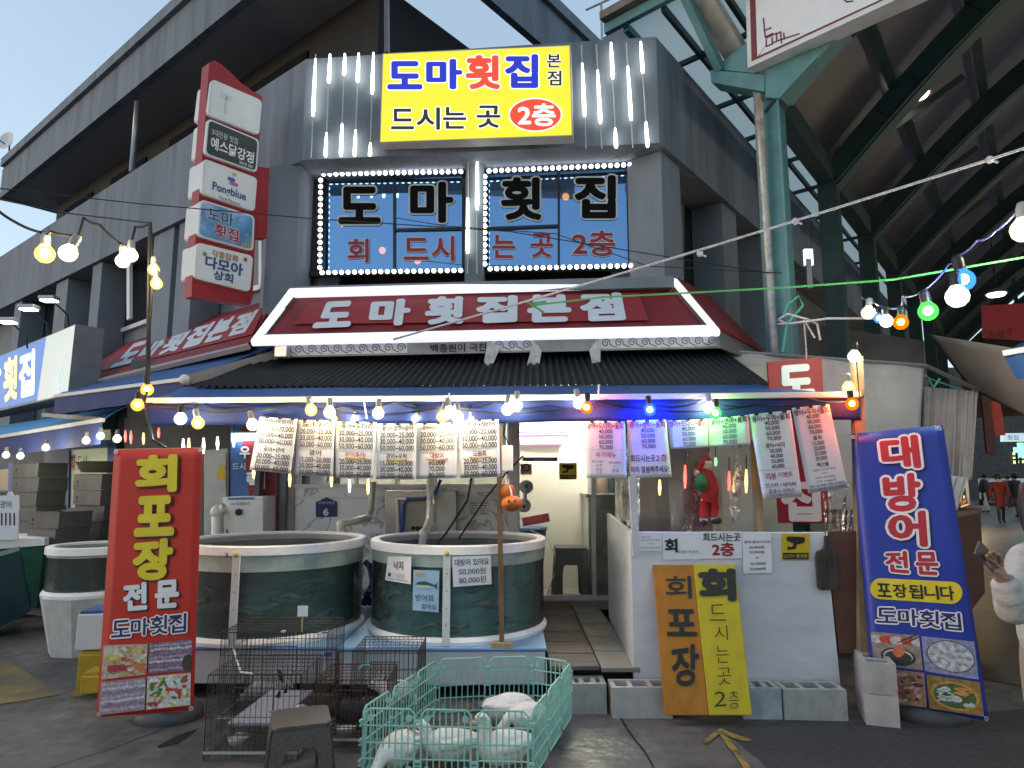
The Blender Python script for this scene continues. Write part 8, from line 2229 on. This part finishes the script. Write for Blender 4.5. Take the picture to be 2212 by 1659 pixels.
def walker(loc, hgt, head, coat, legs, label, skirt=0.45, bag=None, step=0.12):
    """a distant pedestrian: one body, coat, hair"""
    t = thing('person', label, 'person', loc, 'people walking in the alley')
    s = hgt / 1.7
    rt = Matrix.Rotation(head, 3, 'Z'); P_ = lambda x, y, z: Vector(loc) + rt @ Vector((x * s, y * s, z * s))
    J = {'pelvis': (P_(0, 0, 0.92), 0.14 * s, 0.11 * s), 'chest': (P_(0, 0, 1.28), 0.15 * s, 0.11 * s), 'neck': (P_(0, 0.01, 1.45), 0.055 * s), 'head': (P_(0, 0.02, 1.58), 0.095 * s), 'crown': (P_(0, 0.02, 1.66), 0.07 * s)}
    E_ = [('pelvis', 'chest'), ('chest', 'neck'), ('neck', 'head'), ('head', 'crown')]
    for sd, nm in ((-1, 'l'), (1, 'r')):
        J['hip' + nm] = (P_(sd * 0.09, 0, 0.86), 0.085 * s); J['knee' + nm] = (P_(sd * 0.095, sd * step * 0.6 + 0.02, 0.48), 0.06 * s); J['ank' + nm] = (P_(sd * 0.09, sd * step - 0.03, 0.09), 0.045 * s); J['toe' + nm] = (P_(sd * 0.1, sd * step + 0.12, 0.04), 0.04 * s)
        J['sho' + nm] = (P_(sd * 0.17, 0, 1.38), 0.06 * s); J['elb' + nm] = (P_(sd * 0.24, -sd * 0.05, 1.1), 0.045 * s); J['wri' + nm] = (P_(sd * 0.23, -sd * 0.02 + 0.06, 0.86), 0.035 * s); J['han' + nm] = (P_(sd * 0.23, 0.08, 0.78), 0.035 * s)
        E_ += [('pelvis', 'hip' + nm), ('hip' + nm, 'knee' + nm), ('knee' + nm, 'ank' + nm), ('ank' + nm, 'toe' + nm), ('chest', 'sho' + nm), ('sho' + nm, 'elb' + nm), ('elb' + nm, 'wri' + nm), ('wri' + nm, 'han' + nm)]
    zb = loc[2]
    add_mesh(skin_mesh(J, E_), 'body', [SKIN, legs, BLACK], t, lambda c: 2 if c.z - zb < 0.12 * s else 1 if c.z - zb < 1.0 * s else 0)
    C = {'w': (P_(0, 0, 1.0), 0.18 * s, 0.14 * s), 'h': (P_(0, 0, 0.92 - skirt), 0.20 * s, 0.15 * s), 'c': (P_(0, 0, 1.28), 0.19 * s, 0.14 * s), 'n': (P_(0, 0, 1.44), 0.10 * s, 0.09 * s)}
    E2 = [('w', 'h'), ('w', 'c'), ('c', 'n')]
    for sd, nm in ((-1, 'l'), (1, 'r')):
        C['s' + nm] = (P_(sd * 0.19, 0, 1.37), 0.085 * s); C['e' + nm] = (P_(sd * 0.26, -sd * 0.05, 1.1), 0.075 * s); C['x' + nm] = (P_(sd * 0.25, -sd * 0.02 + 0.05, 0.87), 0.06 * s)
        E2 += [('c', 's' + nm), ('s' + nm, 'e' + nm), ('e' + nm, 'x' + nm)]
    add_mesh(skin_mesh(C, E2), 'coat', coat, t)
    m = MB(); m.ball(P_(0, 0.0, 1.62), 0.115 * s, 12, 8, (1, 1.05, 1.1)); m.build('hair', HAIR, t, smooth=True)
    if bag:
        m = MB(); m.box(P_(0.3, 0.05, 0.62), (0.22 * s, 0.1 * s, 0.28 * s)); m.build('bag', bag, t, bev=0.02)
gy = lambda u, v: gr(u, v, 0)
p = gy(2132, 1108); walker((p.x, p.y, 0), 1.68, R(30), M('coat_black', (0.02, 0.021, 0.024), 0.7), M('trousers_pale', (0.5, 0.5, 0.5), 0.7), 'person in a black padded coat and pale trousers, left of the alley walkers')
p = gy(2165, 1131); walker((p.x, p.y, 0), 1.62, R(160), M('coat_red', (0.12, 0.012, 0.018), 0.7), BLACK, 'person in a dark red coat walking in the alley')
p = gy(2200, 1118); walker((p.x, p.y, 0), 1.66, R(10), M('coat_navy', (0.015, 0.02, 0.03), 0.7), BLACK, 'person in a dark jacket at the right edge of the alley, with a pale bag', 0.2, WP)
p = gy(2182, 1098); walker((p.x, p.y, 0), 1.6, R(-20), M('coat_brown', (0.07, 0.05, 0.04), 0.7), BLACK, 'person in brown farthest down the alley', 0.3)
# woman in the white jacket at the right edge
wm = thing('person', 'person in a white padded jacket and pink scarf, holding a phone, at the right edge', 'person', (2.50, 3.15, 0))
K = lambda u, v, Y: at(u, v, Y)
WX = 2.52
V3 = lambda x, y, z: Vector((x, y, z))
wrist, palm = K(2168, 1258, 2.98), K(2156, 1236, 2.97)
J = {'pelvis': (V3(WX, 3.16, 0.80), 0.15, 0.12), 'chest': (V3(WX, 3.14, 1.10), 0.15, 0.11), 'neck': (V3(WX - 0.01, 3.12, 1.30), 0.05), 'jaw': (V3(WX - 0.02, 3.08, 1.37), 0.065, 0.07), 'head': (V3(WX - 0.01, 3.11, 1.44), 0.085, 0.095), 'crown': (V3(WX, 3.13, 1.51), 0.07, 0.075),
     'shor': (V3(WX - 0.15, 3.13, 1.22), 0.06), 'elbr': (K(2196, 1335, 3.10), 0.05), 'wrir': (wrist, 0.028), 'palm': (palm, 0.036, 0.018), 'shol': (V3(WX + 0.16, 3.13, 1.22), 0.06), 'elbl': (V3(WX + 0.22, 3.10, 0.98), 0.05), 'wril': (V3(WX + 0.12, 2.93, 0.92), 0.03), 'hanl': (V3(WX + 0.08, 2.88, 0.93), 0.034, 0.02)}
E_ = [('pelvis', 'chest'), ('chest', 'neck'), ('neck', 'jaw'), ('jaw', 'head'), ('head', 'crown'), ('chest', 'shor'), ('shor', 'elbr'), ('elbr', 'wrir'), ('wrir', 'palm'), ('chest', 'shol'), ('shol', 'elbl'), ('elbl', 'wril'), ('wril', 'hanl')]
for sd, nm in ((-1, 'r'), (1, 'l')):
    J['hip' + nm] = (V3(WX + sd * 0.12, 3.16, 0.72), 0.105); J['knee' + nm] = (V3(WX + sd * 0.13, 3.14, 0.42), 0.085); J['ank' + nm] = (V3(WX + sd * 0.13, 3.17, 0.09), 0.06); J['toe' + nm] = (V3(WX + sd * 0.14, 3.04, 0.04), 0.04)
    E_ += [('pelvis', 'hip' + nm), ('hip' + nm, 'knee' + nm), ('knee' + nm, 'ank' + nm), ('ank' + nm, 'toe' + nm)]
for i, (a, b, c) in enumerate(((( 2146, 1214, 2.93), (2134, 1206, 2.90), (2131, 1198, 2.88)), ((2150, 1210, 2.94), (2139, 1200, 2.89), (2138, 1192, 2.87)), ((2156, 1210, 2.96), (2147, 1198, 2.90), (2147, 1190, 2.88)), ((2163, 1214, 2.97), (2157, 1203, 2.92), (2158, 1196, 2.90)))):
    for k, q in enumerate((a, b, c)):
        J['f%d%d' % (i, k)] = (K(*q), (0.0095, 0.0088, 0.0075)[k])
    E_ += [('palm', 'f%d0' % i), ('f%d0' % i, 'f%d1' % i), ('f%d1' % i, 'f%d2' % i)]
J['t0'] = (K(2144, 1234, 2.94), 0.011); J['t1'] = (K(2134, 1222, 2.92), 0.0095); J['t2'] = (K(2129, 1212, 2.91), 0.008)
E_ += [('palm', 't0'), ('t0', 't1'), ('t1', 't2')]
TRS = M('trousers_beige', (0.30, 0.25, 0.18), 0.8, noise=0.08)
add_mesh(skin_mesh(J, E_, 2), 'body', [SKIN, TRS, M('shoe_white', (0.6, 0.6, 0.6), 0.6)], wm, lambda c: 2 if c.z < 0.11 else 1 if c.z < 0.88 and c.y > 2.99 else 0)
JK = M('jacket_white', (0.50, 0.475, 0.45), 0.85, noise=0.14, scale=16, bump=1.0, stain=(0.40, 0.375, 0.36), st=(0.5, 0.75), sscale=7)
def puff(mb, pts, rs, n_, pitch, flat=1.0, amp=0.028):
    """padded tube: pinched at every quilting seam"""
    P_, Q_ = [], []
    acc = 0.0
    for (p, q), (r0, r1) in zip(zip(pts, pts[1:]), zip(rs, rs[1:])):
        p, q = Vector(p), Vector(q); k = max(2, int((q - p).length / (pitch / 5)))
        for i in range(k):
            P_.append(p.lerp(q, i / k)); rr = r0 + (r1 - r0) * i / k
            acc += (q - p).length / k
            Q_.append(rr * (1 - amp + amp * 1.5 * abs(math.sin(math.pi * acc / pitch))))
    P_.append(Vector(pts[-1])); Q_.append(rs[-1])
    mb.tube(P_, Q_, n_, flat=flat)
m = MB()
puff(m, [V3(WX, 3.15, 0.70), V3(WX, 3.15, 0.76), V3(WX, 3.15, 0.90), V3(WX, 3.15, 1.02), V3(WX, 3.14, 1.13), V3(WX, 3.14, 1.20), V3(WX, 3.13, 1.25)], [0.150, 0.195, 0.205, 0.19, 0.195, 0.17, 0.09], 28, 0.105, 0.8)
puff(m, [V3(WX - 0.10, 3.13, 1.215), V3(WX - 0.175, 3.13, 1.17), K(2199, 1262, 3.10), K(2194, 1312, 3.07), K(2186, 1318, 3.04), K(2178, 1285, 3.0), K(2171, 1258, 2.985), K(2168, 1248, 2.98)], [0.06, 0.074, 0.066, 0.064, 0.066, 0.060, 0.054, 0.036], 18, 0.05)
puff(m, [V3(WX + 0.10, 3.13, 1.215), V3(WX + 0.18, 3.13, 1.17), V3(WX + 0.22, 3.10, 0.98), V3(WX + 0.13, 2.95, 0.92)], [0.06, 0.08, 0.075, 0.05], 16, 0.075)
m.build('jacket', JK, wm, smooth=True, sub=1)
m = MB()
m.tube([V3(WX + 0.095 * math.cos(t), 3.125 + 0.085 * math.sin(t), 1.25 + 0.02 * math.sin(t)) for t in [i * math.pi / 8 for i in range(17)]], 0.032, 10)
m.tube([V3(WX - 0.09, 3.07, 1.25), V3(WX - 0.10, 3.02, 1.17), V3(WX - 0.07, 2.995, 1.08)], [0.034, 0.03, 0.012], 10)
m.build('scarf', M('scarf_pink', (0.45, 0.20, 0.24), 0.9, noise=0.1, scale=30, bump=0.3), wm, smooth=True)
m = MB()
m.tube([V3(WX + 0.0, 3.16, 1.55), V3(WX - 0.01, 3.17, 1.49), V3(WX - 0.03, 3.17, 1.40), V3(WX - 0.06, 3.15, 1.32), V3(WX - 0.10, 3.12, 1.26)], [0.05, 0.105, 0.105, 0.085, 0.05], 14)
m.tube([V3(WX - 0.09, 3.13, 1.44), V3(WX - 0.135, 3.07, 1.34), V3(WX - 0.165, 3.03, 1.25), V3(WX - 0.17, 3.01, 1.17)], [0.04, 0.05, 0.042, 0.014], 10)
m.build('hair', HAIR, wm, smooth=True)
for sd in (-1, 1):
    m = MB(); m.ball(V3(WX - 0.02 + sd * 0.034, 3.022, 1.43), 0.010, 8, 6); m.build('eye', WP, wm)
    m = MB(); m.ball(V3(WX - 0.02 + sd * 0.034, 3.015, 1.43), 0.0062, 8, 6); m.build('iris', BLACK, wm)
m = MB(); m.tube([V3(WX - 0.02, 3.01, 1.43), V3(WX - 0.02, 2.985, 1.40), V3(WX - 0.02, 3.0, 1.39)], [0.008, 0.014, 0.012], 8); m.build('nose', SKIN, wm, smooth=True)
m = MB(); m.tube([V3(WX - 0.045, 3.005, 1.362), V3(WX - 0.02, 2.998, 1.36), V3(WX + 0.005, 3.005, 1.362)], [0.004, 0.007, 0.004], 8); m.build('mouth', M('lips', (0.4, 0.12, 0.12), 0.5), wm, smooth=True)
ph = thing('phone', 'dark mobile phone with a bright edge in the hand of the person in white', 'phone', K(2130, 1205, 2.9))
a, b = K(2110, 1182, 2.90), K(2150, 1222, 2.935)
d = (b - a).normalized(); sdv = Vector((0.55, 0.25, 0.55)); sdv = (sdv - d * sdv.dot(d)).normalized(); nn = d.cross(sdv)
m = MB(); m.box((a + b) / 2, (0.068, (b - a).length, 0.009), (sdv, d, nn)); m.build('body', M('phone_grey', (0.10, 0.09, 0.09), 0.3), ph, bev=0.003)
m = MB(); m.box((a + b) / 2 - nn * 0.0055, (0.06, (b - a).length * 0.94, 0.002), (sdv, d, nn)); m.build('screen', EM('phone_screen', (0.75, 0.8, 0.85), 0.5, (0.02, 0.02, 0.02)), ph)

# ================================================================ alley stalls and cars
st_ = thing('market_stall', 'stall skirted in dark maroon cloth right behind the blue roll-up banner', 'stall', at(2100, 1290, 6.6))
SP_ = plv(at(2095, 1200, 6.7), Vector((0.62, 0.785, 0)))
m = MB(); m.slab(SP_, [(2060, 1118), (2118, 1108), (2128, 1280), (2066, 1360)], 0.8); m.build('skirt', M('skirt_maroon', (0.05, 0.012, 0.014), 0.8, noise=0.3), st_)
m = MB(); m.slab(SP_, [(2056, 1108), (2122, 1098), (2122, 1108), (2058, 1120)], 0.9, 0.03); m.build('top', M('stall_top', (0.10, 0.06, 0.05), 0.7), st_)
st2 = thing('market_stall', 'brightly lit stall of goods on the left side of the alley', 'stall', gr(2120, 1110, 0))
c = gr(2104, 1150, 0); c.z = 0
m = MB(); m.box(c + DR * 1.2 + Vector((-0.5, 0.4, 0.35)), (3.4, 0.9, 0.7), (DR, Vector((-DR.y, DR.x, 0)), Z1)); m.build('counter', M('stall_front', (0.20, 0.12, 0.07), 0.7), st2)
for k in range(8):
    m = MB(); m.box(c + DR * (-0.3 + 0.42 * k) + Vector((-0.5, 0.4, 0.80 + 0.05 * (k % 3))), (0.34, 0.6, 0.2), (DR, Vector((-DR.y, DR.x, 0)), Z1)); m.build('goods', [M('goods_gold', (0.55, 0.36, 0.12), 0.6, noise=0.3), M('goods_white', (0.6, 0.56, 0.48), 0.6), M('goods_red', (0.4, 0.08, 0.05), 0.6)][k % 3], st2)
for k in range(5):
    m = MB(); m.box(c + DR * (-0.2 + 0.7 * k) + Vector((-0.4, 0.3, 1.75)), (0.30, 0.12, 0.10)); m.build('lamp', EM('stall_lamp', (1.0, 0.70, 0.32), 140), st2)
m = MB(); m.box(c + DR * 1.2 + Vector((-0.5, 0.4, 2.35)), (3.6, 1.3, 0.06), (DR, Vector((-DR.y, DR.x, 0)), Z1)); m.build('awning', M('stall_awning', (0.14, 0.10, 0.08), 0.8), st2)
for s_ in (-1, 1):
    m = MB(); q_ = c + DR * (1.2 + 1.65 * s_) + Vector((-0.2, 0.2, 0)); m.bar(q_, q_ + Z1 * 2.35, 0.06, 0.06, Vector((0, 1, 0))); m.build('post', GREY, st2)
def car(u, v, Y, col, label, rot):
    p = gr(u, v, 0); p = Vector((at(u, v, Y).x, Y, 0))
    t = thing('parked_car', label, 'car', p, 'cars at the far end of the alley')
    f = Matrix.Rotation(rot, 3, 'Z'); P_ = lambda x, y, z: p + f @ Vector((x, y, z))
    m = MB()
    prof = [(-2.1, 0.3), (-2.15, 0.75), (-1.9, 0.95), (-1.5, 1.42), (0.3, 1.45), (1.0, 0.98), (2.0, 0.85), (2.1, 0.35)]
    m.prism([P_(-0.85, y, z) for y, z in prof], f @ Vector((1.7, 0, 0))); m.build('body', col, t, bev=0.12)
    m = MB(); m.prism([P_(-0.7, y, z) for y, z in ((-1.88, 1.0), (-1.54, 1.36), (-1.5, 1.36), (-1.84, 1.0))], f @ Vector((1.4, 0, 0))); m.build('window', PANED, t)
    for sx in (-0.8, 0.8):
        for y in (-1.3, 1.3):
            m = MB(); m.lathe(P_(sx, y, 0.32), [(0.001, -0.1), (0.32, -0.1), (0.32, 0.1), (0.001, 0.1)], 16, (f @ Vector((0, 1, 0)), Z1, f @ Vector((1, 0, 0)))); m.build('wheel', BLACK, t)
        m = MB(); m.box(P_(sx * 0.85, -2.16, 0.82), (0.3, 0.06, 0.14), (f @ Vector((1, 0, 0)), f @ Vector((0, 1, 0)), Z1)); m.build('taillight', EM('tail_red', (1, 0.08, 0.05), 3.0), t)
car(2150, 1010, 38, M('car_silver', (0.45, 0.46, 0.48), 0.3, metal=0.5, noise=0.02), 'silver car far down the alley with red tail lights', R(-35))
car(2220, 1010, 36, M('car_white', (0.6, 0.62, 0.66), 0.3, noise=0.02), 'white car far down the alley, cut by the right edge', R(-30))

bpy.data.scenes.remove(_work)
